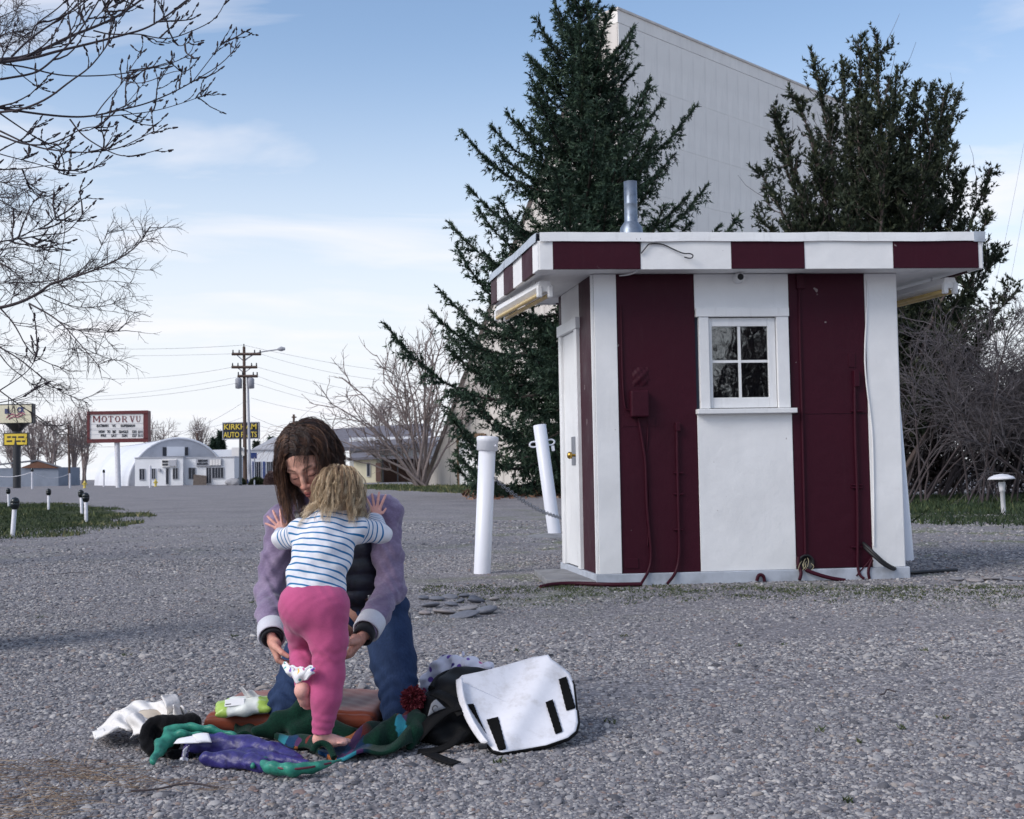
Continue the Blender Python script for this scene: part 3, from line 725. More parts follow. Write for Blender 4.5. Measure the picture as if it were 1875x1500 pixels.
MB().lathe([(0.062, 0), (0.068, 0.02), (0.056, 0.026), (0.052, 0.004), (0.0, 0.003)], 18, Matrix.Translation(hole) @ qf).build('wall_hole', M_black, booth)
M_straw = mat('frayed_wire', srgb(170, 160, 130), 0.7, 0.2)
fw = MB()
for i in range(7):
    a_ = hole-fn_in*0.02+Vector((random.uniform(-.04, .04), 0, random.uniform(-.01, .04)))
    fw.tube(smooth_path([a_, a_+Vector((random.uniform(-.03, .03), -.03, -.02)), a_+Vector((random.uniform(-.05, .05), -.03, -.07))]), 0.0025, 4)
fw.build('frayed_wires', M_straw, booth)
pipe('hose', [(1462, 1020), (1461, 1035), (1468, 1048), (1464, 1062)], 0.014, M_maroon, offs=[.02, .03, .05, .08]); pipe('hose', [(1475, 1043), (1490, 1050), (1520, 1059), (1548, 1063)], 0.016, M_maroon, offs=[.04, .06, .09, .11])
pipe('hose', [(1386, 1064), (1388, 1054), (1394, 1052), (1399, 1056), (1400, 1065)], 0.014, M_maroon, 0.045)
for i, dy in enumerate((0, 5)):
    g1, g2 = gnd(1660, 1054-dy*.2), gnd(1705, 1050)
    MB().tube(smooth_path([fp(1580+2*i, 994+dy, .0), fp(1585, 999+dy, .05), fp(1600, 1013+dy, .12), fp(1625, 1036+dy*.8, .16)]+[g1+Vector((0, 0, .02)), g2+Vector((0, 0, .015)), gnd(1752, 1047-i)+Vector((0, 0, .012))]), 0.014, 8).build('black_hose', M_black, booth)
pipe('white_cable', [(1588, 512), (1588, 560), (1583, 640), (1585, 690), (1592, 745), (1594, 760), (1598, 800), (1600, 900), (1600, 1000)], 0.007, M_trim, 0.022)
pipe('drop_cable', [(1172, 489), (1168, 496), (1155, 503), (1134, 505)], 0.006, M_trim, 0.03, offs=[.3, .2, .08, .03])
# camera dome and antenna wire
MB().lathe([(0.045, 0), (0.045, 0.02), (0.038, 0.03), (0.038, 0.07), (0.03, 0.08)], 18, Matrix.Translation(fp(1351, 510, .015)) @ qf).build('security_camera', M_trim, booth)
MB().lathe([(0.026, 0.07), (0.026, 0.083), (0.018, 0.096), (0.002, 0.1)], 14, Matrix.Translation(fp(1351, 510, .015)) @ qf).build('camera_lens', M_black, booth)
rp = lambda x, y, o=0.03: plane_hit(x, y, RFL*S-rn*o, rn)
MB().tube(smooth_path([rp(1174, 464), rp(1186, 449), rp(1189, 446), rp(1212, 446), rp(1234, 457), rp(1252, 465, .05), rp(1264, 464, .06), rp(1270, 468, .06), rp(1266, 474, .06), rp(1253, 471, .05)], 2), 0.005, 6).build('antenna_wire', M_black, roof)
MB().tube(smooth_path([rp(1165, 437), rp(1170, 447), rp(1174, 433), rp(1172, 465)], 1), 0.004, 5).build('antenna_wire', M_black, roof)

# ================================================================== SCREEN TOWER
SP = at(1130, 12, 67.0); HT = SP.z; r_ = Vector((0.695, 0.719, 0)); e_ = Vector((-0.72, 0.69, 0)); B0 = Vector((SP.x, SP.y, gz(67)))
LEN, FOOT, TOPW = 30.5, 0.252*67, 1.3
k = NT('screen_boards'); o = k.coord('Object', (1, 1, 0.12)); n1 = k.noise(o, 3, 6, 0.65); n2 = k.noise(k.coord('Object'), 0.5, 4)
k.set(color=k.mix(k.ramp(n1.outputs[0], [(0.5, (0, 0, 0)), (0.8, (0.5, 0.5, 0.5))]), k.ramp(n2.outputs[0], [(0.3, srgb(232, 228, 222)), (0.7, srgb(242, 238, 232))]), srgb(206, 202, 198)), rough=0.8, spec=0.2); M_screen = k.m
M_end = mat('weathered_white_boards', srgb(206, 200, 194), 0.85, 0.12, 2, streak=True); M_oldwood = mat('old_wood', srgb(120, 110, 104), 0.9, 0.2, 5)
tower = thing('movie_screen_tower', 'huge pale drive-in screen tower with slanting end wall behind the spruce', 'screen', B0)
up = Vector((0, 0, 1))
core = MB()
def tri(t): return [B0+r_*t+e_*.05, B0+r_*t+up*(HT-.05)+e_*.05, B0+r_*t+e_*TOPW+up*(HT-.05), B0+r_*t+e_*FOOT]
a = tri(0.1); b = tri(LEN); core.add(a+b, [(0, 1, 2, 3), (7, 6, 5, 4), (0, 4, 5, 1), (1, 5, 6, 2), (2, 6, 7, 3), (3, 7, 4, 0)])
core.build('tower_body', M_end, tower)
nout = Vector((r_.y, -r_.x, 0)); RH = 3.15; ncol = 25; cw = LEN/ncol
pm = MB().box((0, 0, 0), (cw-.003, .06, RH-.010)).mesh('panel'); rotp = Matrix.Rotation(math.atan2(r_.y, r_.x), 4, 'Z')
nrow = int(HT/RH)+1
def panel_at(i, j, me, hz):
    z1 = HT-.9-j*RH; c0 = B0+r_*((i+.5)*cw)+nout*(.02+random.uniform(0, .006)); c0.z = gz(67)+z1-RH/2
    o = link('panel', me, M_screen, tower) if not me.materials else bpy.data.objects.new('panel', me)
    if o.name not in COL.objects: COL.objects.link(o)
    o.parent = tower; o.matrix_parent_inverse = Matrix.Identity(4)
    o.matrix_basis = Matrix.Translation(c0-B0) @ rotp
for i in range(ncol):
    for j in range(nrow): panel_at(i, j, pm, RH)
MB().frame_box(B0, r_, -nout, up, (-.05, -.06, HT-.88), (LEN+.02, .5, HT-.15)).build('parapet_board', M_screen, tower)
MB().frame_box(B0, r_, -nout, up, (-.1, -.14, HT-.149), (LEN+.05, TOPW, HT-.02)).build('parapet_cap', M_end, tower)
# end wall: vertical boards
nb = 14
for i in range(nb):
    x0, x1 = FOOT*i/nb, FOOT*(i+1)/nb
    h = lambda x: (HT-.4) if x <= TOPW else (HT-.4)*(FOOT-x)/(FOOT-TOPW)
    q = [B0+e_*(x0+.015), B0+e_*(x1-.015), B0+e_*(x1-.015)+up*max(.02, h(x1)), B0+e_*(x0+.015)+up*h(x0)]
    t = MB(); off = r_*(-.04-.02*random.random()); t.add([p+off for p in q]+[p+r_*.05 for p in q], [(0, 1, 2, 3), (7, 6, 5, 4), (0, 4, 5, 1), (1, 5, 6, 2), (2, 6, 7, 3), (3, 7, 4, 0)])
    t.build('end_board', M_end, tower)
MB().tube([B0+e_*(FOOT+.1)-r_*.1, B0+e_*(TOPW+.1)+up*(HT-.5)-r_*.1], 0.16, 4, smooth=False).build('edge_beam', M_oldwood, tower)
dO = B0+e_*(FOOT*.80)-r_*.10
MB().frame_box(dO, -e_, -r_, up, (0, 0, 0), (2.2, .05, 3.0)).build('door', M_white, tower)
fr2 = MB()
for aa, bb in (((-.18, -.02, 0), (0, .09, 3.2)), ((2.2, -.02, 0), (2.42, .09, 3.2)), ((0, -.02, 3.0), (2.2, .09, 3.25))): fr2.frame_box(dO, -e_, -r_, up, aa, bb)
fr2.build('door_frame', mat('brown_wood', srgb(128, 104, 84), 0.85, 0.2), tower)
# ================================================================== BOLLARDS, CHAIN, SMALL LIGHTS
M_bollard = mat('bollard_enamel', srgb(222, 224, 232), 0.38, 0.06, 4, bump=0.15, bscale=12, streak=True)
def bollard(base, top, r, label, cap=False, ears=False, name='bollard', cat='bollard'):
    base, top = Vector(base), Vector(top); ax = (top-base); L = ax.length; ax.normalize()
    M = Matrix.Translation(base-ax*0.1) @ ax.to_track_quat('Z', 'Y').to_matrix().to_4x4()
    o = thing(name, label, cat, base, 'white pipe bollards beside the booth')
    MB().lathe([(r, 0), (r, L+.1), (r*.94, L+.1+.004), (r*.9, L+.05)] if not cap else [(r, 0), (r, L+.09), (r*.5, L+.095)], 28, M).build('pipe', M_bollard, o)
    if cap:
        MB().lathe([(r*1.05, L-.03), (r*1.26, L-.022), (r*1.24, L+.05), (r*1.30, L+.055), (r*1.30, L+.095), (r*1.1, L+.104), (r*.2, L+.108)], 28, M).build('cap', M_bollard, o)
        for g in (-2.3, -0.6): 
            p = M @ Vector((math.cos(g)*r*1.27, math.sin(g)*r*1.27, L+.02)); dv = M.to_3x3() @ Vector((math.cos(g), math.sin(g), 0))
            MB().tube([p-dv*.01, p+dv*.018], 0.011, 8).build('bolt', M_bollard, o)
    if ears:
        for sx in (-1, 1):
            c = M @ Vector((0, 0, L-.16)); x = Vector((1, 0, 0)) - ax*ax.x; x.normalize()
            pts = [c+x*sx*(r-.01)+ax*.035, c+x*sx*(r+.05)+ax*.04, c+x*sx*(r+.085)+ax*.015, c+x*sx*(r+.085)-ax*.015, c+x*sx*(r+.05)-ax*.04, c+x*sx*(r-.01)-ax*.035]
            MB().tube(smooth_path(pts), 0.012, 8).build('eye', M_bollard, o)
        MB().frame_box(c+x*(r+.03), x, x.cross(ax), ax, (0, -.015, -.13), (.045, .015, -.055)).build('padlock', M_bollard, o, 0.006)
    return o
g = gnd(883, 1050); B1 = g; bollard(g, at(893, 800, g.y), 0.0775, 'white capped pipe bollard leaning by the gravel drive', cap=True)
g = gnd(1016, 981); B2 = g; bollard(g, at(988, 779, g.y+.15), 0.092, 'white open topped bollard with eye loops and padlock', ears=True)
MB().grid(lambda u, v: Vector((g.x+(u-.5)*.9, g.y+(v-.5)*1.1, -.01+.05*math.sin(math.pi*u)*math.sin(math.pi*v))), 12, 12).build('bollard_footing', M_conc)
tag(bpy.data.objects['bollard_footing'], 'low rough concrete footing under the padlocked bollard', 'footing')
g = gnd(1651, 1026); bollard(g, at(1622, 700, g.y+.1), 0.115, 'white bollard leaning behind the corner of the booth')
# chain
cA = at(905, 876, B1.y-.02); cB = at(1062, 950, 14.2); n = 52
M_chain = mat('chain_steel', srgb(150, 152, 160), 0.4, 0.1, metal=0.7)
ch = MB()
for i in range(n):
    def cp(t): 
        p = cA.lerp(cB, t); p.z -= 0.20*4*t*(1-t)*0.55; return p
    a, b = cp(i/n), cp((i+1)/n); t = (b-a).normalized(); s1 = t.cross(Vector((0, 0, 1))).normalized(); s2 = t.cross(s1)
    s = (s1*.8+s2*.6) if i % 2 else (s1*.6-s2*.8); c = (a+b)/2; L = (b-a).length*.72
    ch.tube([c+t*L*math.cos(q)*1.0+s*0.019*math.sin(q) for q in [k*math.pi/4 for k in range(9)]], 0.0042, 4, False)
tag(ch.build('chain', M_chain), 'steel chain sagging from the capped bollard towards the booth', 'chain')

M_lens = mat('dark_lamp_head', srgb(22, 30, 34), 0.25, 0.1); M_post = mat('post_white', srgb(214, 214, 220), 0.5, 0.12, 8)
def post_light(bx_, by_, tx, ty, label):
    g = gnd(bx_, by_); Y = g.y; T = at(tx, ty, Y); L = (T-g).length; ax = (T-g).normalized()
    M = Matrix.Translation(g) @ ax.to_track_quat('Z', 'Y').to_matrix().to_4x4()
    o = thing('post_light', label, 'post light', g, 'little post lights on the lawn')
    h = L*.70; MB().lathe([(.036, -.05), (.036, h), (.028, h+.004)], 14, M).build('post', M_post, o)
    MB().lathe([(.036, h+.003), (.05, h+.02), (.062, h+.03), (.072, h+.08), (.073, h+.10), (.066, h+.105), (.073, h+.112), (.068, h+.15), (.045, h+.185), (.01, h+.20)], 14, M).build('lamp_head', M_lens, o)
for a in ((23, 983, 28, 912, 'post light nearest the lot, the largest of the lawn lights'), (16, 928, 15, 895, 'post light at the far edge of the lawn, by the frame edge'), (89, 934, 89, 896, 'post light standing alone at the back of the lawn'),
          (150, 943, 148, 898, 'post light behind its twin at the tip of the lawn'), (158, 957, 157, 904, 'post light in front of its twin at the tip of the lawn')): post_light(*a)
# mushroom path light
g = gnd(1838, 941); o = thing('mushroom_light', 'white mushroom shaped path light on the lawn strip', 'path light', g)
T = at(1833, 868, g.y); ax = (T-g).normalized(); L = (T-g).length; M = Matrix.Translation(g) @ ax.to_track_quat('Z', 'Y').to_matrix().to_4x4()
MB().lathe([(.04, -.05), (.04, L*.55), (.052, L*.56), (.05, L*.62), (.058, L*.72), (.062, L*.78), (.05, L*.8)], 16, M).build('post', M_post, o)
MB().lathe([(.045, L*.78), (.045, L*.87)], 16, M).build('lamp_glass', M_lens, o)
MB().lathe([(.01, L*.87), (.22, L*.865), (.235, L*.875), (.2, L*.925), (.12, L*.975), (.03, L)], 24, M).build('hat', M_post, o)

# ================================================================== THE ROAD AND THE BUSINESSES BEYOND
M_farwhite = mat('far_white_wall', srgb(226, 228, 232), 0.7, 0.05, 0.6); M_quon = mat('white_corrugated', srgb(222, 224, 230), 0.45, 0.06, 0.4, streak=True)
M_fargrey = mat('far_grey', srgb(176, 178, 186), 0.7, 0.08, 1); M_fardark = mat('far_dark_window', srgb(40, 46, 58), 0.15, 0.1, 2); M_farblue = mat('far_blue', srgb(46, 70, 130), 0.6, 0.1)
M_redframe = mat('sign_maroon', srgb(96, 36, 40), 0.5, 0.12, 2); M_signface = mat('sign_face', srgb(232, 230, 228), 0.4, 0.04, 1)
M_navy = mat('sign_navy', srgb(34, 40, 58), 0.5, 0.1); M_yellow = mat('sign_yellow', srgb(226, 196, 62), 0.5, 0.06); M_cream = mat('sign_cream', srgb(222, 214, 186), 0.5, 0.06)
M_pole = mat('pole_wood', srgb(92, 76, 68), 0.9, 0.2, 3, streak=True); M_polegrey = mat('pole_grey', srgb(150, 152, 160), 0.6, 0.1); M_blackpole = mat('black_steel', srgb(34, 36, 42), 0.5, 0.1)
M_letter_m = mat('maroon_letters', srgb(110, 30, 40), 0.5, 0.05); M_letter_k = mat('black_letters', srgb(38, 36, 42), 0.5, 0.05); M_letter_y = mat('yellow_letters', srgb(232, 206, 84), 0.5, 0.04)
M_blueink = mat('blue_ink', srgb(52, 60, 110), 0.5, 0.05); M_magenta = mat('magenta_ink', srgb(176, 84, 120), 0.5, 0.05)
def pbox(x0, y0, x1, y1, Y, depth, yaw=0.0, mb=None):
    """upright box whose front covers the photo rectangle at depth Y"""
    a = at(x0, (y0+y1)/2, Y); b = at(x1, (y0+y1)/2, Y); zt_, zb_ = at((x0+x1)/2, y0, Y).z, at((x0+x1)/2, y1, Y).z
    t = mb or MB(); c = Vector(((a.x+b.x)/2, Y+depth/2, (zt_+zb_)/2))
    t.box(c, (b.x-a.x, depth, zt_-zb_), Matrix.Rotation(yaw, 3, 'Z') if yaw else None); return t
def ptext(s, x, y, w, h, Y, m, parent, name='lettering', bold=0.0, off=0.0):
    """text centred on photo point (x, y), w x h pixels at depth Y"""
    cu = bpy.data.curves.new(name, 'FONT'); cu.body = s; cu.align_x = 'CENTER'; cu.align_y = 'CENTER'; cu.size = 1.0; cu.extrude = 0.02; cu.offset = bold; cu.resolution_u = 3
    o = bpy.data.objects.new(name, cu); COL.objects.link(o); cu.materials.append(m)
    mpp = Y/FPX; bpy.context.view_layer.update(); d = o.dimensions
    p = at(x, y, Y-off); sx, sz = w*mpp/max(d.x, .01), h*mpp/max(d.y, .01)
    me = bpy.data.meshes.new_from_object(o.evaluated_get(bpy.context.evaluated_depsgraph_get())); bpy.data.objects.remove(o)
    o = bpy.data.objects.new(name, me); COL.objects.link(o)
    if not me.materials: me.materials.append(m)
    o.parent = parent; o.matrix_parent_inverse = world_mat(parent).inverted()
    o.matrix_basis = Matrix.Translation(p) @ Matrix.Rotation(R(90), 4, 'X') @ Matrix.Diagonal((sx, sz, 1.5, 1)); return o
# -- marquee
g = gnd(217, 893); Y = g.y; mq = thing('marquee_sign', 'maroon framed drive-in marquee on a white pole', 'sign', g)
MB().tube([g-up*.2, at(214, 800, Y)], 9.5/2*Y/FPX, 14).build('pole', M_post, mq)
cab = pbox(159, 753, 271, 810, Y-.3, .9).build('cabinet', M_redframe, mq, .03)
fr = MB()
for q in ((159, 752.5, 271, 758.5), (159, 803.5, 271, 810.5), (159, 758.6, 164, 803.4), (262.5, 758.6, 271, 803.4)): pbox(*q, Y-.42, .13, mb=fr)
fr.build('frame', M_redframe, mq); pbox(164, 758.6, 262.4, 803.4, Y-.33, .03).build('face', M_signface, mq)
# slab-serif letters of the name, stroke by stroke
SER = {'M': [(0, 0, 0, 1, .2), (1, 0, 1, 1, .24), (.05, 1, .5, .25, .2), (.5, .25, .95, 1, .12), (-.12, .03, .2, .03, .09), (.78, .03, 1.15, .03, .09), (-.14, .97, .12, .97, .09), (.9, .97, 1.15, .97, .09)],
       'T': [(.5, 0, .5, 1, .26), (0, .95, 1, .95, .1), (0, .95, 0, .7, .1), (1, .95, 1, .7, .1), (.25, .03, .75, .03, .09)],
       'R': [(.15, 0, .15, 1, .24), (.0, .03, .38, .03, .09), (.0, .97, .55, .97, .09), (.5, .95, .78, .85, .14), (.8, .85, .8, .62, .2), (.78, .6, .5, .5, .14), (.2, .5, .55, .5, .1), (.5, .5, .95, .03, .22), (.8, .03, 1.05, .03, .09)],
       'V': [(.12, 1, .5, 0, .24), (.5, 0, .88, 1, .13), (-.08, .97, .36, .97, .09), (.68, .97, 1.08, .97, .09)],
       'U': [(.12, 1, .12, .3, .24), (.12, .3, .3, .06, .2), (.3, .05, .65, .05, .14), (.65, .05, .85, .3, .14), (.85, .3, .85, 1, .13), (-.05, .97, .32, .97, .09), (.66, .97, 1.05, .97, .09)],
       'O': [(.1, .35, .1, .65, .24), (.1, .65, .3, .93, .18), (.3, .95, .7, .95, .12), (.7, .93, .9, .65, .18), (.9, .65, .9, .35, .24), (.9, .35, .7, .07, .18), (.7, .05, .3, .05, .12), (.3, .07, .1, .35, .18)]}
lt = MB(); mpp = Y/FPX
for ch_, x0, w in (('M', 171.5, 10.5), ('O', 186, 9.5), ('T', 198.5, 8.5), ('O', 210.5, 9.5), ('R', 223.5, 9), ('V', 238, 8.5), ('U', 249.5, 7.5)):
    for (xa, ya, xb, yb, tk) in SER[ch_]:
        p, q = at(x0+xa*w, 773-ya*11, Y-.345), at(x0+xb*w, 773-yb*11, Y-.345); d = q-p; L = d.length; d.normalize(); n_ = Vector((-d.z, 0, d.x)); t = tk*w*mpp*.42
        lt.frame_box(p, d, Vector((0, 1, 0)), n_, (-t*.4, -.012-tk*.03, -t), (L+t*.4, 0, t))
lt.build('name_lettering', M_letter_m, mq)
for s, x, y, w, h in (('BATMAN', 187.5, 780, 21, 5), ('VS', 208.5, 780, 6.5, 5), ('SUPERMAN', 234, 780, 26, 5), ('HOW', 186, 791, 11, 5), ('TO', 199, 791, 6, 5), ('BE', 209, 791, 6, 5), ('SINGLE', 226, 791, 17, 5), ('522', 246, 791, 8, 5), ('2111', 257, 791, 8.5, 5),
                      ('FRI', 189, 798, 8.5, 5), ('SAT', 208.5, 798, 10, 5), ('SUN', 228, 798, 9.5, 5), ('527', 246, 798, 8, 5), ('3111', 257, 798, 8.5, 5)):
    ptext(s, x, y, w, h, Y-.34, M_letter_k, mq, bold=0.02)
sl = MB()
for yy in (776, 784.5, 787, 795): pbox(165, yy, 262, yy+.5, Y-.345, .012, mb=sl)
sl.build('letter_track', M_fargrey, mq)
# -- tall black pole sign on the left
g = gnd(31, 894); Y = g.y; ps = thing('pole_sign', 'cream pole sign over a yellow board on a black pole', 'sign', g)
MB().tube([g-up*.2, at(31, 780, Y+.3)], 7*Y/FPX, 12).build('pole', M_blackpole, ps)
MB().tube([at(31, 790, Y+.3), at(31, 784, Y+.3), at(31, 776, Y+.3)], [8*Y/FPX, 13*Y/FPX, 22*Y/FPX], 10).build('neck', M_blackpole, ps)
pbox(-28, 740, 60, 776, Y-.1, .8).build('frame', M_blackpole, ps, .03); pbox(-26, 742, 57.5, 774.5, Y-.16, .055).build('face', M_cream, ps)
sw = MB()
for pts in ([(12, 765), (22, 757), (30, 762), (38, 755), (46, 759)], [(16, 768), (26, 762), (33, 765), (42, 759)]):
    sw.tube(smooth_path([at(x, y, Y-.17) for x, y in pts]), 1.0*Y/FPX, 5)
sw.build('script', M_magenta, ps)
ptext('BL', 14, 753.5, 11, 9, Y-.19, M_blueink, ps, bold=0.04); ptext('CK', 38, 751, 14, 10, Y-.19, M_blueink, ps, bold=0.04); ptext('EVENTS', 25, 771.5, 22, 2.5, Y-.17, M_letter_k, ps) if False else None
pbox(6, 792.5, 51, 816, Y-.1, .6).build('board_frame', M_blackpole, ps, .03); pbox(8, 794.5, 49, 814.5, Y-.16, .055).build('board', M_yellow, ps)
dl = MB()
for (x0, x1, y0) in ((13, 20, 799), (22, 30, 799), (33, 44, 799), (30, 38, 806.5), (40, 46, 806.5), (12, 22, 806.5)): pbox(x0, y0, x1, y0+3, Y-.175, .014, mb=dl)
dl.build('board_letters', M_letter_k, ps)
# -- quonset hall with shops
Y0 = gnd(300, 889).y; mpp = Y0/FPX
quon = thing('quonset_hall', 'white corrugated arched metal hall with a grey gable', 'building', gnd(323, 889))
th = R(26); axd = Vector((-math.sin(th), math.cos(th), 0)); lat = Vector((math.cos(th), math.sin(th), 0)); QC = Vector((col(322, Y0+2), Y0+3, gz(Y0)-.1)); QR = 89*mpp; QL = 30.0; HWID = QR*1.02
nr = 28
sh = MB(); nrib = 60
for i in range(nrib):                                   # ribbed shell
    a_, b_ = QL*i/nrib, QL*(i+1)/nrib
    for j in range(nr):
        g0, g1 = math.pi*j/nr, math.pi*(j+1)/nr
        def qp(s_, g_, r): return QC+axd*s_+lat*math.cos(g_)*HWID*r+up*math.sin(g_)*QR*r
        m_ = (a_+b_)/2
        sh.add([qp(a_, g0, 1), qp(a_, g1, 1), qp(m_, g1, 1.008), qp(m_, g0, 1.008)], [(0, 1, 2, 3)], True); sh.add([qp(m_, g0, 1.008), qp(m_, g1, 1.008), qp(b_, g1, 1), qp(b_, g0, 1)], [(0, 1, 2, 3)], True)
sh.build('arched_shell', M_quon, quon)
ew = MB(); pts = [QC+lat*math.cos(math.pi*j/nr)*HWID*.985+up*math.sin(math.pi*j/nr)*QR*.985-axd*.02 for j in range(nr+1)]
ew.add(pts, [tuple(range(nr, -1, -1))]); ew.add([p+axd*QL for p in pts], [tuple(range(nr+1))]); ew.build('end_wall', M_fargrey, quon)
rim = MB().tube([QC+lat*math.cos(math.pi*j/nr)*HWID+up*math.sin(math.pi*j/nr)*QR-axd*.05 for j in range(nr+1)], .13, 5); rim.build('rim', M_quon, quon)
def onend(x0, y0, x1, y1, m, name, proud=.1):
    n_ = axd; q = [plane_hit(x, y, QC-axd*proud, n_) for x, y in ((x0, y1), (x1, y1), (x1, y0), (x0, y0))]
    MB().add(q+[p+axd*proud*.9 for p in q], [(0, 1, 2, 3), (0, 4, 5, 1), (1, 5, 6, 2), (2, 6, 7, 3), (3, 7, 4, 0)]).build(name, m, quon)
onend(298, 819, 304.5, 835, M_fardark, 'window'); onend(339, 819, 344.5, 834, M_fardark, 'window'); onend(306, 818, 338, 835.5, M_quon, 'loft_door', .15)
shop = thing('auto_parts_shop', 'flat roofed white shop with signs in front of the arched hall', 'shop', gnd(335, 889))
pbox(247, 838.5, 335, 891, Y0-4.2, 6.5).build('wall', M_farwhite, shop); pbox(335.2, 838, 429, 891, Y0-3.4, 6).build('wall', M_farwhite, shop)
pbox(246.3, 837, 335.6, 838.6, Y0-4.3, 6.7).build('roof_edge', M_fargrey, shop); pbox(335.8, 836.6, 429.5, 838, Y0-3.5, 6.2).build('roof_edge', M_fargrey, shop)
def far_win(parent, x0, y0, x1, y1, Y, m=M_fardark, bars=0, name='window'):
    f_ = MB(); t = .8
    for q in ((x0-t, y0-t, x1+t, y0), (x0-t, y1, x1+t, y1+t), (x0-t, y0, x0, y1), (x1, y0, x1+t, y1)): pbox(*q, Y-.1, .12, mb=f_)
    w_o = f_.build(name, M_fargrey, parent); pbox(x0, y0, x1, y1, Y-.03, .05).build('pane', m, w_o)
    if bars:
        b_ = MB()
        for i in range(1, bars+1): xx = x0+(x1-x0)*i/(bars+1); pbox(xx-.35, y0, xx+.35, y1, Y-.08, .06, mb=b_)
        b_.build('mullion', M_fargrey, w_o)
for q in ((255.5, 859, 264.5, 878.5), (278, 858.5, 284, 877), (316.5, 857.5, 325.5, 877)): far_win(shop, *q, Y0-4.2, bars=1)
far_win(shop, 304, 857.5, 309, 886.5, Y0-4.2, name='door'); pbox(289, 858, 292.5, 863, Y0-4.45, .24).build('vent', M_fargrey, shop)
for q, b_ in (((345.5, 857, 357, 877), 1), ((388.5, 856.5, 409, 875.5), 3)): far_win(shop, *q, Y0-3.4, bars=b_)
far_win(shop, 378, 856.5, 386.5, 885, Y0-3.4, name='door', bars=1)
sg = pbox(296, 841, 323, 855, Y0-4.4, .18).build('sign_board', M_signface, shop); pbox(309, 842.5, 322, 853.5, Y0-4.47, .06).build('sign_panel', M_fargrey, shop)
ptext('KIRKHAM', 302.3, 845.5, 10.5, 4, Y0-4.43, M_letter_k, shop); ptext('AUTO PARTS', 302.3, 851, 10.5, 4, Y0-4.43, M_letter_k, shop)
pbox(358.5, 840, 405.5, 853.5, Y0-3.6, .18).build('sign_board', M_fargrey, shop)
ptext('KIRKHAM', 371, 844, 17, 4.5, Y0-3.63, M_letter_k, shop); ptext('AUTO PARTS', 370.5, 849.7, 20, 4.5, Y0-3.63, M_letter_k, shop)
for i in range(4): pbox(384+i*5.2, 841.5, 388.4+i*5.2, 852, Y0-3.66, .05).build('sign_panel', M_signface, shop)
# -- white service garage to the right
gar = thing('service_garage', 'white service garage with blue trim beyond the utility pole', 'building', gnd(470, 887))
Yg = Y0+6; pbox(428.5, 824, 560, 889, Yg, 9).build('wall', M_farwhite, gar); pbox(380, 823.5, 428.3, 840, Yg+2, 6).build('wall', M_farwhite, gar)
pbox(428, 822.3, 560.5, 824, Yg-.2, 9.3).build('roof_edge', M_fargrey, gar)
for q in ((429, 846, 432.5, 874), (466, 846, 477, 880), (489, 846, 499, 872)): far_win(gar, *q, Yg, bars=2)
for q in ((433.2, 844, 435.5, 888), (481.5, 845, 485, 888), (462, 845, 464.2, 888), (428.8, 878, 462, 888)): pbox(*q, Yg-.12, .1).build('blue_trim', M_farblue, gar)
Yk = Y0-6
pbox(424, 819.5, 447, 835, Yk, .5).build('white_panel_sign', M_signface); o = bpy.data.objects['white_panel_sign']
mb_ = MB().tube([gnd(441, 889), at(441, 834, Yk+.25)], 2.0*Yk/FPX, 8); mb_.build('post', M_blackpole, o); tag(o, 'blank white panel sign on a dark post by the garage', 'sign')
pbox(459, 829, 469.5, 840, Yk+2, .3).build('blue_panel_sign', M_farblue); o = bpy.data.objects['blue_panel_sign']; tag(o, 'small blue sign just right of the utility poles', 'sign')
ptext('OPEN', 464, 832, 7, 3, Yk+1.95, M_signface, o) if False else None
MB().tube([gnd(466, 888.5), at(466, 838, Yk+2.15)], .07, 6).build('post', M_polegrey, o)
# -- yellow lettered auto parts sign
ks = thing('auto_parts_sign', 'dark sign with yellow letters on a tall post', 'sign', gnd(439, 889)); Yk2 = Y0-2
pbox(407.5, 773.5, 474, 804, Yk2, .6).build('panel', M_navy, ks, .03); fr = MB()
for q in ((407, 773, 474.5, 774.5), (407, 803, 474.5, 804.6), (407, 774.5, 408.5, 803), (473, 774.5, 474.5, 803)): pbox(*q, Yk2-.07, .1, mb=fr)
fr.build('frame', M_fargrey, ks); ptext('KIRKHAM', 440, 782, 59, 10, Yk2-.04, M_letter_y, ks, bold=0.008); ptext('AUTO PARTS', 440, 796.5, 61, 10, Yk2-.04, M_letter_y, ks, bold=0.008)
MB().tube([gnd(440, 889), at(440, 803, Yk2+.3)], 2.2*Yk2/FPX, 8).build('post', M_blackpole, ks)
# -- grey shed, left
Ysd = gnd(50, 891).y; sd_ = thing('grey_shed', 'low grey shed with brown gable roof behind the pole sign', 'shed', gnd(50, 891))
pbox(-60, 857, 107, 891.5, Ysd, 8).build('wall', mat('shed_bluegrey', srgb(128, 136, 150), 0.8, 0.1, 1), sd_)
e1, e2, e3 = at(112, 856, Ysd-.4), at(69, 843, Ysd-.4), at(36, 857, Ysd-.4)
M_shedroof = mat('shed_roof', srgb(110, 112, 120), 0.8, 0.12, 2); M_gable = mat('gable_brown', srgb(104, 70, 54), 0.8, 0.15, 2)
rf = MB(); dv = Vector((-4.5, 9, 0))
rf.add([e1, e2, e2+dv, e1+dv], [(0, 1, 2, 3)]).add([e2, at(-70, 858, Ysd-.4), at(-70, 858, Ysd-.4)+dv, e2+dv], [(0, 1, 2, 3)]); rf.build('roof', M_shedroof, sd_, 0, .2)
MB().add([e1+Vector((-.3, .15, -.1)), e2+Vector((0, .15, -.1)), e3+Vector((0, .15, 0))], [(0, 1, 2)]).build('gable', M_gable, sd_, 0, .1)
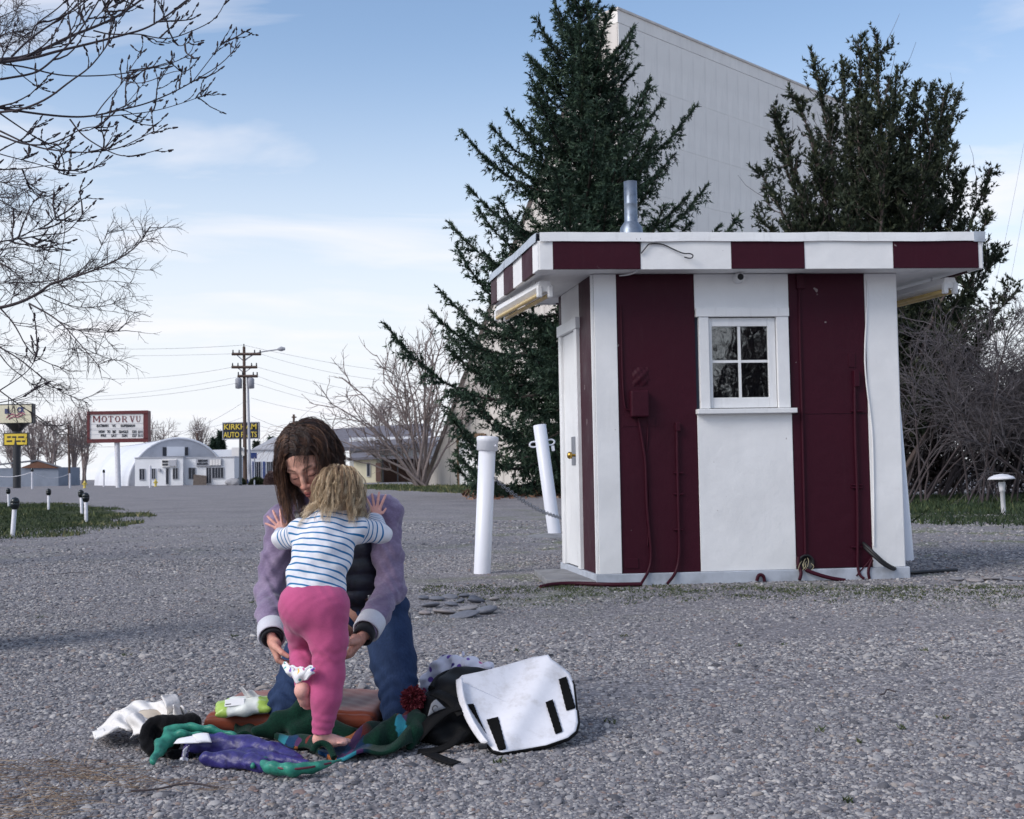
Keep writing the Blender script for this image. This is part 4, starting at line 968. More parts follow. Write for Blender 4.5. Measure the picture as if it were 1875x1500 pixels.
# -- far house complex behind the bare shrub
hs = thing('roadside_house', 'cream house with long grey roof behind the bare multi-stem tree', 'house', gnd(690, 884)); Yh = 118.0
M_hroof = mat('house_roof', srgb(112, 110, 118), 0.85, 0.12, 2); M_hcream = mat('house_cream', srgb(216, 208, 180), 0.8, 0.06, 1); M_hred = mat('house_red', srgb(168, 92, 84), 0.7, 0.1); M_hbrown = mat('house_brown', srgb(96, 72, 64), 0.8, 0.15)
pbox(640, 800, 800, 890, Yh+6, 12).build('wall', M_farwhite, hs)
q = [at(600, 824, Yh+4), at(800, 814, Yh+4), at(786, 778, Yh+12), at(606, 789, Yh+12)]; MB().add(q, [(0, 1, 2, 3)]).build('roof', M_hroof, hs, 0, .4)
pbox(648, 838, 690, 890, Yh, 6).build('annex_wall', M_hcream, hs); q = [at(640, 841, Yh-.6), at(696, 838, Yh-.6), at(690, 828, Yh+5), at(646, 830, Yh+5)]; MB().add(q, [(0, 1, 2, 3)]).build('annex_roof', M_hroof, hs, 0, .25)
pbox(661, 811, 682, 816, Yh+5.8, .15).build('red_band', M_hred, hs); far_win(hs, 700, 806, 716, 818, Yh+6); far_win(hs, 728, 806, 744, 818, Yh+6); far_win(hs, 672, 848, 677, 872, Yh, name='window')
pbox(688, 848, 697, 882, Yh-.3, .2).build('door', M_hbrown, hs)
pbox(697, 836, 790, 840, Yh-2, 7).build('carport_roof', M_hroof, hs); pbox(700, 840, 786, 890, Yh+4.5, .3).build('carport_back', M_hbrown, hs)
for x in (700, 727, 752): pbox(x, 840, x+2, 891, Yh-1.8, .25).build('carport_post', M_blackpole, hs)
h2 = thing('grey_roofed_house', 'pale house with grey pitched roof behind the garage', 'house', gnd(500, 886)); Yh2 = Y0+25
pbox(470, 822, 600, 888, Yh2, 8).build('wall', M_farwhite, h2); q = [at(462, 824, Yh2-.6), at(606, 824, Yh2-.6), at(590, 800, Yh2+5), at(500, 803, Yh2+5)]; MB().add(q, [(0, 1, 2, 3)]).build('roof', mat('pale_roof', srgb(168, 168, 172), 0.85, 0.1, 1), h2, 0, .3)
# -- hydrants, posts, boulder, bits on the verge
M_hyd = mat('hydrant_yellow', srgb(206, 186, 92), 0.55, 0.12)
def hydrant(px, py, label):
    g = gnd(px, py); o = thing('fire_hydrant', label, 'hydrant', g, 'yellow fire hydrants at the road'); M = Matrix.Translation(g) @ Matrix.Scale(.82, 4)
    MB().lathe([(.2, 0), (.2, .06), (.13, .07), (.13, .55), (.17, .56), (.17, .62), (.14, .64), (.1, .78), (.04, .84), (.04, .9), (.01, .91)], 14, M).build('barrel', M_hyd, o)
    for s in (-1, 1): MB().tube([g+Vector((0, 0, .38)), g+Vector((s*.2, 0, .38))], .07, 8).build('outlet', M_hyd, o)
    MB().tube([g+Vector((0, 0, .32)), g+Vector((0, -.2, .32))], .09, 8).build('outlet', M_hyd, o)
hydrant(155, 894, 'yellow fire hydrant left of the marquee pole'); hydrant(285, 891, 'yellow fire hydrant in front of the white shop')
def post(px, py, pt, wpx, label, head=True, lean=0):
    g = gnd(px, py); o = thing('white_post', label, 'post', g, 'white posts along the road edge'); T = at(px+lean, pt, g.y); r = wpx/2*g.y/FPX
    MB().tube([g-up*.1, T], r, 10).build('shaft', M_post, o)
    if head: MB().lathe([(r*.8, -.02), (r*1.5, .05), (r*1.6, .22), (r*.9, .34)], 10, Matrix.Translation(T)).build('head', M_lens, o)
    return T
t1 = post(59, 895.5, 864, 3.6, 'white road edge post just right of the black sign pole'); t2 = post(128, 894, 867, 3.6, 'white road edge post under the thin dark pole', False)
post(190, 892, 866, 3, 'white road edge post between the hydrant and marquee pole'); post(252, 890, 864, 3, 'white road edge post at the corner of the shop'); post(275, 893.5, 853, 4.4, 'thick white post just left of the right hydrant', False)
t0 = post(-30, 896, 864, 3.6, 'white road edge post at the edge of the view')
def cat_(a, b, sag, n=14): return [a.lerp(b, i/n)-up*(4*sag*(i/n)*(1-i/n)) for i in range(n+1)]
tag(MB().tube(cat_(t0, t1, .5)+cat_(t1, t2, .5)[1:], .03, 4).build('post_chain', M_post), 'white chain slung between the road edge posts', 'chain')
g = gnd(426, 888.5); bo = SDF((-1.1, -.8, -.2), (1.1, .8, .9), .06); bo.ell((0, 0, .25), (.75, .5, .42), k=.05).ell((.25, 0, .2), (.55, .45, .4), k=.2)
bo.disp(lambda X, Y_, Z: .04*np.sin(X*7+Y_*5)*np.cos(Z*8)); b_o = bo.build('boulder', mat('boulder_stone', srgb(176, 174, 176), 0.9, 0.15, 3, bump=.5)); b_o.location = g; tag(b_o, 'pale rounded boulder by the green shrubs', 'boulder')
pl_ = thing('plywood_sheet', 'brown plywood sheet leaning at the shop front', 'board', gnd(366, 889)); MB().box(at(366, 881, Y0-4), (1.4, .08, 1.3), Matrix.Rotation(.25, 3, 'X') @ Matrix.Rotation(.12, 3, 'Y')).build('sheet', M_oldwood, pl_)

# ================================================================== UTILITY POLES AND WIRES
def insul(mb, p, h=.3): mb.tube([p, p+up*h], [.09, .06], 6)
g = gnd(449, 887); YP = g.y; up_ = thing('utility_pole', 'tall brown wooden utility pole with crossarms and transformers', 'utility pole', g); pm_ = YP/FPX
pt_ = lambda x, y, dy=0: at(x, y, YP+dy)
MB().tube([g-up*.3, pt_(446.8, 635)], [4*pm_, 2.6*pm_], 12).build('shaft', M_pole, up_)
for (xa, xb, y) in ((424.5, 478, 648.5), (424, 471, 672.5), (435, 472, 689)):
    MB().tube([pt_(xa, y, -.25), pt_(xb, y, -.25)], .15, 4, smooth=False).build('crossarm', M_pole, up_)
    ib = MB()
    for f_ in (0.04, .25, .78, .97): insul(ib, pt_(xa+(xb-xa)*f_, y-.5, -.25), .42)
    ib.build('insulators', M_blackpole, up_)
br = MB(); br.tube([pt_(447, 662), pt_(462, 649.5, -.25)], .05, 4).tube([pt_(447, 662), pt_(433, 649.5, -.25)], .05, 4).tube([pt_(447, 683), pt_(435, 673.5, -.25)], .05, 4).tube([pt_(447, 683), pt_(460, 673.5, -.25)], .05, 4); br.build('braces', M_polegrey, up_)
for x in (437, 459.5):
    MB().lathe([(.1, 0), (.36, .05), (.36, 1.0), (.3, 1.1), (.1, 1.2)], 12, Matrix.Translation(pt_(x, 712, -.2))).build('transformer', M_polegrey, up_)
MB().tube(smooth_path([pt_(447, 660), pt_(455, 655), pt_(470, 645.5), pt_(510, 640)]), .07, 6).build('lamp_arm', M_polegrey, up_); MB().tube([pt_(508, 640), pt_(515, 639), pt_(522, 639)], [.1, .26, .14], 8).build('street_lamp', M_polegrey, up_)
MB().tube([pt_(446.5, 636), pt_(446.5, 630)], .06, 5).build('pin', M_blackpole, up_)
g2 = gnd(458, 887.5); p2 = thing('steel_pole', 'slim grey pole leaning against the wooden utility pole', 'pole', g2); MB().tube([g2-up*.3, at(453.5, 690, YP+.5)], [2.7*pm_, 2.0*pm_], 10).build('shaft', M_polegrey, p2)
g3 = gnd(127.5, 894); p3 = thing('dark_pole', 'thin dark wooden pole left of the marquee', 'pole', g3); MB().tube([g3, at(125, 778, g3.y)], [2.1*g3.y/FPX, 1.6*g3.y/FPX], 8).build('shaft', M_pole, p3)
g4 = gnd(538, 884); p4 = thing('distant_pole', 'short dark pole top far behind the roofs', 'pole', g4); MB().tube([at(538, 884, 220)-up*1, at(538, 759, 220)], .22, 6).build('shaft', M_pole, p4); MB().tube([at(534, 764, 219.8), at(543, 764, 219.8)], .12, 4).build('crossarm', M_pole, p4)
p5 = thing('distant_pole', 'thin leaning pole behind the arched hall', 'pole', gnd(365, 888)); MB().tube([at(369, 888, Y0+30), at(361, 793, Y0+30)], .18, 6).build('shaft', M_pole, p5)
M_wire = mat('wire', srgb(120, 122, 132), 0.6, 0.05)
wires = [((446, 632), (-60, 628), 60, .5), ((426, 648), (-60, 641), 60, .5), ((428, 672), (-60, 672), 60, 1.2), ((437, 690), (-60, 716), 40, 1.5), ((447, 699), (-60, 728), 40, 1.0), ((448, 763), (250, 782), 20, 1.0), ((448, 735), (60, 800), 60, 2.5),
         ((446, 632), (900, 690), 60, 1), ((476, 648), (900, 706), 60, 1), ((470, 672), (900, 738), 60, 1.2), ((472, 689), (900, 742), 50, 1.5), ((460, 700), (880, 765), 50, 1.5), ((460, 729), (900, 745), 40, 1.5), ((460, 762), (640, 795), 10, .8), ((460, 775), (640, 800), 10, .5)]
WL_ = ['upper power line running left from the pole pin', 'power line from the top crossarm running left', 'power line from the second crossarm running left', 'sagging power line from the lower crossarm running left', 'sagging line below the transformer running left', 'lowest short line dropping left towards the marquee', 'long low line slanting left behind the marquee', 'upper power line running right from the pole pin', 'power line from the top crossarm running right', 'power line from the second crossarm running right', 'power line from the lower crossarm running right', 'power line below the transformer running right', 'middle line sagging right towards the spruce', "short line dropping right behind the woman's head", "lowest short line dropping right behind the woman's head"]
for i, ((xa, ya), (xb, yb), dy, sag) in enumerate(wires):
    A, B = at(xa, ya, YP-.2), at(xb, yb, YP+(dy if i % 2 else -dy*.3))
    tag(MB().tube(cat_(A, B, sag), .016, 3, False).build('power_line', M_wire), WL_[i], 'power line', 'power lines at the utility pole')
for x0, y0, x1, y1, gl_ in ((1846, 398, 1810, 560, 'faint guy wire nearer the juniper in the sky'), (1866, 400, 1838, 560, 'faint guy wire nearer the frame edge in the sky')):
    tag(MB().tube(cat_(at(x0+30, y0-140, 60), at(x1-10, y1+60, 60), .3), .008, 3, False).build('guy_wire', M_wire), gl_, 'wire', 'slanting guy wires')
# ================================================================== TREES AND SHRUBS
def unit(v): return v/np.maximum(np.linalg.norm(v, axis=-1, keepdims=True), 1e-9)
def grow(start, d, L, m, trop=(0, 0, 0), wig=0.15, rng=RNG):
    """N curved shoots of m points"""
    N = len(start); P = np.zeros((N, m, 3)); P[:, 0] = start; d = unit(d)
    st = (np.asarray(L)/(m-1))[:, None]; trop = np.asarray(trop, float)
    for i in range(1, m):
        d = unit(d+trop+rng.normal(0, wig, (N, 3))); P[:, i] = P[:, i-1]+d*st
    return P
def offshoots(P, n, t0, t1, ang, rng=RNG, jit=0.25, plane=None):
    """n random starts on shoots P with directions at an angle to them"""
    N, m, _ = P.shape; w = np.linalg.norm(P[:, -1]-P[:, 0], axis=1); ii = rng.choice(N, n, p=w/w.sum())
    t = rng.uniform(t0, t1, n)*(m-1); k = np.minimum(t.astype(int), m-2); f = (t-k)[:, None]
    st = P[ii, k]*(1-f)+P[ii, k+1]*f; tg = unit(P[ii, k+1]-P[ii, k])
    r = rng.normal(size=(n, 3))
    if plane is not None: r = r*np.asarray(plane)
    r = unit(r-tg*(r*tg).sum(1, keepdims=True)); a = ang+rng.normal(0, jit, n)
    return st, tg*np.cos(a)[:, None]+r*np.sin(a)[:, None], ii, t/(m-1)
def tubes(P, r0, r1, n=3):
    """vertices and quads of tubes along shoots P (N,m,3)"""
    N, m, _ = P.shape; r0 = np.broadcast_to(r0, N); r1 = np.broadcast_to(r1, N)
    T = np.empty_like(P); T[:, 1:-1] = P[:, 2:]-P[:, :-2]; T[:, 0] = P[:, 1]-P[:, 0]; T[:, -1] = P[:, -1]-P[:, -2]; T = unit(T)
    ref = np.where(np.abs(T[:, :1, 2:3]) > .8, np.array([1., 0, 0]), np.array([0., 0, 1])); A = unit(np.cross(T, np.broadcast_to(ref, T.shape))); B = np.cross(T, A)
    rr = r0[:, None]+(r1-r0)[:, None]*np.linspace(0, 1, m)[None]
    g = np.arange(n)*2*math.pi/n
    V = P[:, :, None]+rr[..., None, None]*(A[:, :, None]*np.cos(g)[:, None]+B[:, :, None]*np.sin(g)[:, None])
    b = (np.arange(N)*m*n)[:, None, None]+(np.arange(m-1)*n)[None, :, None]; j = np.arange(n)[None, None]; j2 = (np.arange(n)+1) % n
    F = np.stack([b+j, b+j2[None, None], b+n+j2[None, None], b+n+j], -1).reshape(-1, 4)
    return V.reshape(-1, 3), F
def joinVF(parts):
    V, F, o = [], [], 0
    for v, f in parts: V.append(v); F.append(f+o); o += len(v)
    return np.concatenate(V), np.concatenate(F)
def bark(name, c, var=0.2, sc=6): return mat(name, c, 0.9, var, sc, bump=0.5, bscale=30, bdist=0.02)
def along(P, step, rng=RNG):
    """points every step metres along shoots, with tangents and shoot index"""
    seg = np.linalg.norm(P[:, 1:]-P[:, :-1], axis=2); cnt = np.maximum(1, np.round(seg/step)).astype(int)
    N, m1 = cnt.shape; I = np.repeat(np.arange(N*m1), cnt.ravel()); i, k = I//m1, I % m1; f = rng.uniform(0, 1, len(I))[:, None]
    return P[i, k]*(1-f)+P[i, k+1]*f, unit(P[i, k+1]-P[i, k]), i, (k+f[:, 0])/m1
def needles(X, T, length, width, spread, per, rng=RNG, up_bias=0.0):
    """narrow leaf-sized triangles fanned round shoots"""
    X = np.repeat(X, per, 0); T = np.repeat(T, per, 0); n = len(X)
    r = rng.normal(size=(n, 3)); r = unit(r-T*(r*T).sum(1, keepdims=True)); D = unit(T+r*spread*rng.uniform(.6, 1.4, (n, 1))+np.array([0, 0, up_bias]))
    L = (length*rng.uniform(.6, 1.4, n))[:, None]; W = unit(np.cross(D, rng.normal(size=(n, 3))))*(width*rng.uniform(.6, 1.3, n))[:, None]
    V = np.stack([X-W, X+W, X+D*L], 1).reshape(-1, 3)
    return V, np.arange(n*3).reshape(n, 3)
def leaf_mat(name, dark, mid, light, rough=0.6):
    k = NT(name); a = k.new('ShaderNodeAttribute', attribute_name='tone')
    k.set(color=k.ramp(a.outputs['Fac'], [(0.0, dark), (0.5, mid), (1.0, light)]), rough=rough, spec=0.25); return k.m

# ---- great spruce
def spruce():
    rng = np.random.default_rng(4); g = gnd(1082, 905); Y = g.y; topz = at(1083, 4, Y).z; H = topz-g.z
    tr = thing('spruce_tree', 'tall dark green spruce rising behind the ticket booth', 'tree', g)
    b_m = bark('spruce_bark', srgb(70, 62, 60))
    hs = np.linspace(0, 1, 14); lean = .25*np.sin(hs*5)*.3
    MB().tube([g+Vector((lean[i], 0, h*H)) for i, h in enumerate(hs)], [max(.03, .34*(1-h)**.8) for h in hs], 10).build('trunk', b_m, tr)
    Bs, Ls = [], []; z = .7
    while z < H-.35:
        f = z/H; nb = 4 if f > .85 else 6; off = rng.uniform(0, 6.28)
        for j in range(nb):
            az = off+j*6.283/nb+rng.normal(0, .25)
            Rz = 7.7*(1-f)**.92+.30; Rz *= np.clip(rng.normal(.95, .15), .55, 1.2)
            if z < 3.0: Rz *= .55+.13*z
            if rng.uniform() < .10: Rz *= .55
            e0 = R(-14)+R(62)*f**1.5+rng.normal(0, .07); s = np.linspace(0, 1, 12)
            hd = np.array([math.cos(az), math.sin(az), 0]); bend = rng.normal(0, .10)
            side = np.array([-hd[1], hd[0], 0])
            zo = Rz*(math.tan(e0)*s-.24*np.sin(s*math.pi*.75)*(1-f)+(.40-.14*f)*s**2.8)
            Bs.append(np.array([g.x, g.y, g.z+z])+hd*(s*Rz)[:, None]+side*(bend*Rz*s**2)[:, None]+np.array([0, 0, 1])*zo[:, None]); Ls.append(Rz)
        z += .54+.12*rng.uniform()-.22*f
    B = np.array(Bs); Ls = np.array(Ls)
    V, F = tubes(B, .022+.010*Ls, .012, 5); link('limbs', fast_mesh('limbs', V, F), b_m, tr)['kind'] = 'stuff'
    # side twigs, mostly in the plane of each bough
    X, T, i, s = along(B, .088, rng); keep = s > .06; X, T, i, s = X[keep], T[keep], i[keep], s[keep]
    sd = np.where(rng.uniform(size=len(X)) < .5, -1, 1)[:, None]; side = unit(np.cross(T, np.array([0, 0, 1.])))*sd
    D = unit(T*.75+side*.8+np.array([0, 0, -.12])+rng.normal(0, .18, T.shape)); L = np.clip(.27*Ls[i]*(1-s)**.75+.22, .18, 1.25)*rng.uniform(.6, 1.2, len(X))
    T2 = grow(X, D, L, 5, (0, 0, -.05), .10, rng); T2[:, 3:, 2] += (L*.03)[:, None]
    # hanging sprays under the boughs
    X3, D3, i3, _ = offshoots(T2, int(len(T2)*1.0), .15, .95, .9, rng); D3 = unit(D3*.6+np.array([0, 0, -.75])); T3 = grow(X3, D3, rng.uniform(.16, .5, len(X3)), 4, (0, 0, -.12), .1, rng)
    tip = B[:, 7:]; parts, tone = [], []
    for P_, st, per, ln, tb in ((B[:, 1:], .05, 2, .15, .35), (tip, .04, 3, .16, .55), (T2, .062, 3, .15, .5), (T3, .07, 2, .15, .36)):
        x, t, ii, ss = along(P_, st, rng); v, f_ = needles(x, t, ln, .027, .8, per, rng, .04); parts.append((v, f_))
        base = rng.normal(tb, .12, len(P_))[ii]+.25*(ss-.4)
        tone.append(np.repeat(np.clip(base, 0, 1), per*3))
    V, F = joinVF(parts)
    cm = leaf_mat('spruce_needles', srgb(28, 42, 36), srgb(50, 70, 56), srgb(84, 102, 78))
    link('crown', fast_mesh('crown', V, F, False, {'tone': ('FLOAT', np.concatenate(tone))}), cm, tr)
    return len(F)
print('spruce faces', spruce())

# ---- juniper with many leaders
def juniper():
    rng = np.random.default_rng(8); Y = 29.5; g = Vector((col(1600, Y), Y, 0)); tr = thing('juniper_tree', 'dark many-pointed juniper tree behind the booth roof', 'tree', g)
    bm_ = bark('juniper_bark', srgb(92, 80, 78))
    tops = [(1569, 57), (1605, 66), (1590, 90), (1486, 97), (1536, 104), (1647, 127), (1630, 170), (1683, 150), (1704, 153), (1729, 160), (1758, 165), (1414, 197), (1455, 172), (1425, 248), (1395, 305), (1743, 267), (1770, 308), (1818, 314), (1815, 385), (1388, 385), (1480, 240),
            (1560, 200), (1600, 260), (1650, 260), (1690, 300), (1540, 330), (1480, 360), (1600, 390), (1660, 400), (1720, 380), (1835, 450), (1860, 530), (1790, 470), (1760, 420), (1440, 420), (1700, 500), (1650, 520), (1800, 560), (1570, 480), (1690, 610), (1770, 640)]
    Ld, tl = [], []
    for j, (x, y) in enumerate(tops):
        T = np.array(at(x, y, Y+rng.uniform(-2.0, 2.2))); b0 = np.array([g.x+rng.normal(0, .3), Y+rng.normal(0, .3), 0.]); h = T[2]
        s = np.linspace(0, 1, 12)[:, None]; mid = np.array([b0[0]+(T[0]-b0[0])*.35, b0[1]+(T[1]-b0[1])*.5, h*.45])
        Ld.append((1-s)**2*b0+2*s*(1-s)*mid+s**2*T+rng.normal(0, .05, (12, 3))); tl.append(h)
    Ld = np.array(Ld); tl = np.array(tl)
    for q in range(len(Ld)):
        V, F = tubes(Ld[q:q+1], .05+.006*tl[q], .012, 6)
        link('limb', fast_mesh('limb', V, F), bm_, tr)
    X, D, i, s = offshoots(Ld, 3300, .26, .985, .9, rng, .28); L = (.26+1.35*(1-s)**.6)*rng.uniform(.4, 1.15, len(X)); D = unit(D+np.array([0, 0, .30])); B1 = grow(X, D, L, 6, (0, 0, .13), .16, rng)
    V, F = tubes(B1[::2], .014, .006, 3)
    X2, D2, i2, s2 = offshoots(B1, 27000, .15, 1.0, .75, rng, .3); B2 = grow(X2, unit(D2+np.array([0, 0, .3])), rng.uniform(.10, .34, len(X2)), 4, (0, 0, .08), .2, rng)
    # a few bare grey shoots
    X5, D5, _, _ = offshoots(Ld, 130, .3, .9, .7, rng); B5 = grow(X5, D5+np.array([0, 0, .2]), rng.uniform(.8, 2.2, 130), 7, (0, 0, .08), .15, rng); V5, F5 = tubes(B5, .012, .004, 3)
    Vt, Ft = joinVF([(V, F), (V5, F5)]); link('twigs', fast_mesh('twigs', Vt, Ft), bm_, tr)['kind'] = 'stuff'
    parts, tone = [], []
    x, t, ii, ss = along(B2, .050, rng); v, f_ = needles(x, t, .105, .022, .8, 3, rng, .15); parts.append((v, f_)); tone.append(np.repeat(np.clip(rng.normal(.45, .17, len(B2))[ii]+.2*(ss-.5), 0, 1), 9))
    x, t, ii, ss = along(Ld[:, 7:], .02, rng); v, f_ = needles(x, t, .13, .022, .9, 4, rng, .1); parts.append((v, f_)); tone.append(np.repeat(np.clip(rng.normal(.5, .1, len(x)), 0, 1), 12))
    V, F = joinVF(parts); cm = leaf_mat('juniper_foliage', srgb(28, 36, 30), srgb(50, 60, 45), srgb(82, 86, 62))
    link('crown', fast_mesh('crown', V, F, False, {'tone': ('FLOAT', np.concatenate(tone))}), cm, tr); return len(F)
print('juniper faces', juniper())

# ---- bare trees reaching in from the left
def z2(pts, oy=0, s=3.75): return [(x/s, oy+y/s) for x, y in pts]
def limb_path(px, Y0_, dY, rng):
    n = len(px); P = [at(x, y, Y0_+dY*i/(n-1)) for i, (x, y) in enumerate(px)]; return smooth_path(P, 2)
def bare_tree(name, label, trunk_xy, htr, limbs, Yb, rpx, mt, seed, n2, n3, l2, l3, trop, buds, off_twigs, r_tw):
    rng = np.random.default_rng(seed); tr = thing(name, label, 'tree', (trunk_xy[0], trunk_xy[1], 0))
    tx, ty = trunk_xy
    MB().tube([(tx, ty, -.1), (tx+.05, ty, .5), (tx+.02, ty, htr*.5), (tx-.1, ty+.1, htr), (tx-.2, ty, htr*1.6), (tx-.1, ty, htr*2.4)], [.34, .26, .22, .19, .12, .03], 14).build('trunk', mt, tr)
    allP = []
    for (px, w0, w1, conn) in limbs:
        dY = rng.uniform(-1.0, 1.2); Yl = Yb+rng.uniform(-.8, .8); P = limb_path(px, Yl, dY, rng)
        if conn:
            s = P[0]; zc_ = min(htr*1.5, max(htr*.7, s.z-.6-.25*abs(s.x-tx))); P = smooth_path([Vector((tx, ty, zc_)), Vector((tx*.6+s.x*.4, ty*.6+s.y*.4, zc_*.45+s.z*.55+.1)), s], 2)[:-1]+P
        r = [ (w0+(w1-w0)*(i/(len(P)-1))**.8)/2*Yb/FPX*.86 for i in range(len(P))]
        MB().tube(P, r, 7).build('limb', mt, tr)
        A = np.array([tuple(p) for p in P]); q = np.linspace(0, len(A)-1, 12); k0 = np.minimum(q.astype(int), len(A)-2); allP.append(A[k0]+(A[k0+1]-A[k0])*(q-k0)[:, None])
    A = np.array(allP); parts = []
    X, D, i, s = offshoots(A, n2, .25, 1.0, .75, rng, .25, plane=(1, .8, 1)); B = grow(X, D+np.array([.05, 0, .12]), rng.uniform(*l2, n2)*(1.1-.5*s), 7, trop, .13, rng); parts.append(tubes(B, r_tw*1.5, r_tw*.7, 4))
    X, D, i, s = offshoots(np.concatenate([A[:, 5:, :][:, :7], B]), n3, .2, 1.0, .7, rng, .25); C = grow(X, D+np.array([.03, 0, .10]), rng.uniform(*l3, n3), 5, np.array(trop)*1.2, .16, rng); parts.append(tubes(C, r_tw, r_tw*.55, 3))
    if off_twigs: 
        X, D, i, s = offshoots(C, off_twigs, .2, 1.0, .7, rng); E = grow(X, D, rng.uniform(l3[0]*.4, l3[1]*.6, off_twigs), 4, trop, .18, rng); parts.append(tubes(E, r_tw*.7, r_tw*.45, 3))
    V, F = joinVF(parts); link('twigs', fast_mesh('twigs', V, F), mt, tr)['kind'] = 'stuff'
    if buds:                                        # swollen buds in pairs along the young wood
        ab = [along(q_, .075, rng) for q_ in (C, B)]; x, t = np.concatenate([q_[0] for q_ in ab]), np.concatenate([q_[1] for q_ in ab]); P4 = np.stack([x-t*.004, x+t*.002, x+t*.012], 1)
        P4 = P4+rng.normal(0, .0035, (len(x), 1, 3)); v1 = tubes(P4, .0040, .003, 3)
        ends = np.concatenate([C[:, -2:], B[:, -2:]]); t = unit(ends[:, 1]-ends[:, 0]); e = ends[:, 1]; v2 = tubes(np.stack([e-t*.01, e+t*.008, e+t*.018], 1), .0062, .003, 4)
        V, F = joinVF([v1, v2]); link('buds', fast_mesh('buds', V, F), mt, tr)['kind'] = 'stuff'
M_bark1 = bark('dark_bark', srgb(58, 50, 54)); M_bark2 = bark('grey_bark', srgb(72, 64, 66))
L1 = [(z2([(-60, 425), (0, 410), (150, 400), (300, 340), (480, 250), (640, 190), (800, 120), (970, 0), (1080, -90)]), 13, 4, True),
      (z2([(-60, 440), (0, 430), (230, 400), (400, 350), (600, 305), (850, 240), (1000, 200), (1150, 110), (1280, 0), (1380, -60)]), 9, 2.5, True),
      (z2([(80, 390), (210, 260), (440, 110), (580, 0), (680, -90)]), 6, 3, False), (z2([(215, 250), (235, 170), (400, 60), (480, -30)]), 3.4, 2, False),
      (z2([(20, 440), (180, 460), (380, 515), (560, 525), (790, 515), (1000, 480), (1200, 430), (1310, 370), (1335, 285)]), 4.6, 1.6, False), (z2([(790, 520), (900, 575), (1020, 565), (1180, 490), (1280, 487)]), 2.4, 1.4, False),
      (z2([(-80, 735), (0, 740), (200, 775), (470, 805), (640, 800), (850, 750), (1000, 715), (1170, 645), (1320, 565), (1540, 430), (1650, 285)]), 7.5, 1.6, True), (z2([(660, 805), (850, 790), (1060, 765), (1250, 710), (1430, 645)]), 3, 1.4, False),
      (z2([(0, 770), (150, 755), (330, 680), (480, 560), (600, 480), (680, 390), (750, 290)]), 5.5, 1.8, False), (z2([(650, 800), (720, 700), (860, 550), (900, 460), (975, 360)]), 3, 1.4, False), (z2([(1320, 565), (1440, 410), (1530, 290)]), 2.2, 1.5, False),
      (z2([(-80, 910), (0, 930), (150, 990), (300, 1000), (450, 950), (560, 880), (670, 870)]), 6.5, 1.5, True), (z2([(0, 900), (230, 1010), (430, 1040), (620, 1050), (820, 1020), (940, 960), (1060, 900)]), 4.4, 1.5, False),
      (z2([(0, 780), (160, 890), (300, 980), (420, 1035)]), 4.2, 2, False), (z2([(480, 820), (560, 930), (720, 1030), (850, 1080), (1000, 1055), (1115, 1020)]), 3.6, 1.3, False), (z2([(-40, 1040), (0, 1060), (200, 1110), (400, 1170), (550, 1205), (660, 1140)]), 3.6, 1.3, True),
      (z2([(0, 1165), (180, 1160), (300, 1140), (420, 1130), (560, 1060)]), 3, 1.3, False), (z2([(640, 210), (760, 240), (950, 230), (1060, 260), (1180, 270), (1400, 180), (1490, 120), (1555, 0)]), 3.6, 1.5, False), (z2([(1180, 275), (1230, 325), (1300, 290)]), 2, 1.3, False),
      (z2([(0, 545), (220, 510), (300, 470), (440, 340), (560, 200), (680, 0), (720, -70)]), 5, 3, False), (z2([(620, 190), (680, 90), (760, 50), (850, 0)]), 2.6, 1.6, False), (z2([(830, 760), (1000, 560), (1090, 620), (1145, 575)][:2]), 2, 1.2, False),
      (z2([(0, 235), (200, 205), (330, 185), (450, 180), (520, 110), (570, 40)], 380), 4.4, 1.8, True), (z2([(60, 230), (230, 160), (330, 120), (400, 60)], 380), 2.6, 1.4, False), (z2([(0, 330), (60, 240), (180, 190), (260, 115)], 380), 2.4, 1.3, False), (z2([(0, 290), (150, 270), (250, 300), (340, 275)], 380), 2.4, 1.3, False),
      (z2([(0, 1255), (150, 1160), (230, 1080), (270, 960)], 380), 2.6, 1.3, False), (z2([(0, 1340), (150, 1310), (260, 1240)], 380), 2.2, 1.2, False)]
bare_tree('bare_tree', 'dark budding tree whose limbs enter at the upper edge', (-3.35, 6.6), 2.3, L1, 6.4, 0, M_bark1, 21, 84, 260, (.14, .36), (.05, .14), (.02, 0, .10), True, 0, .0033)
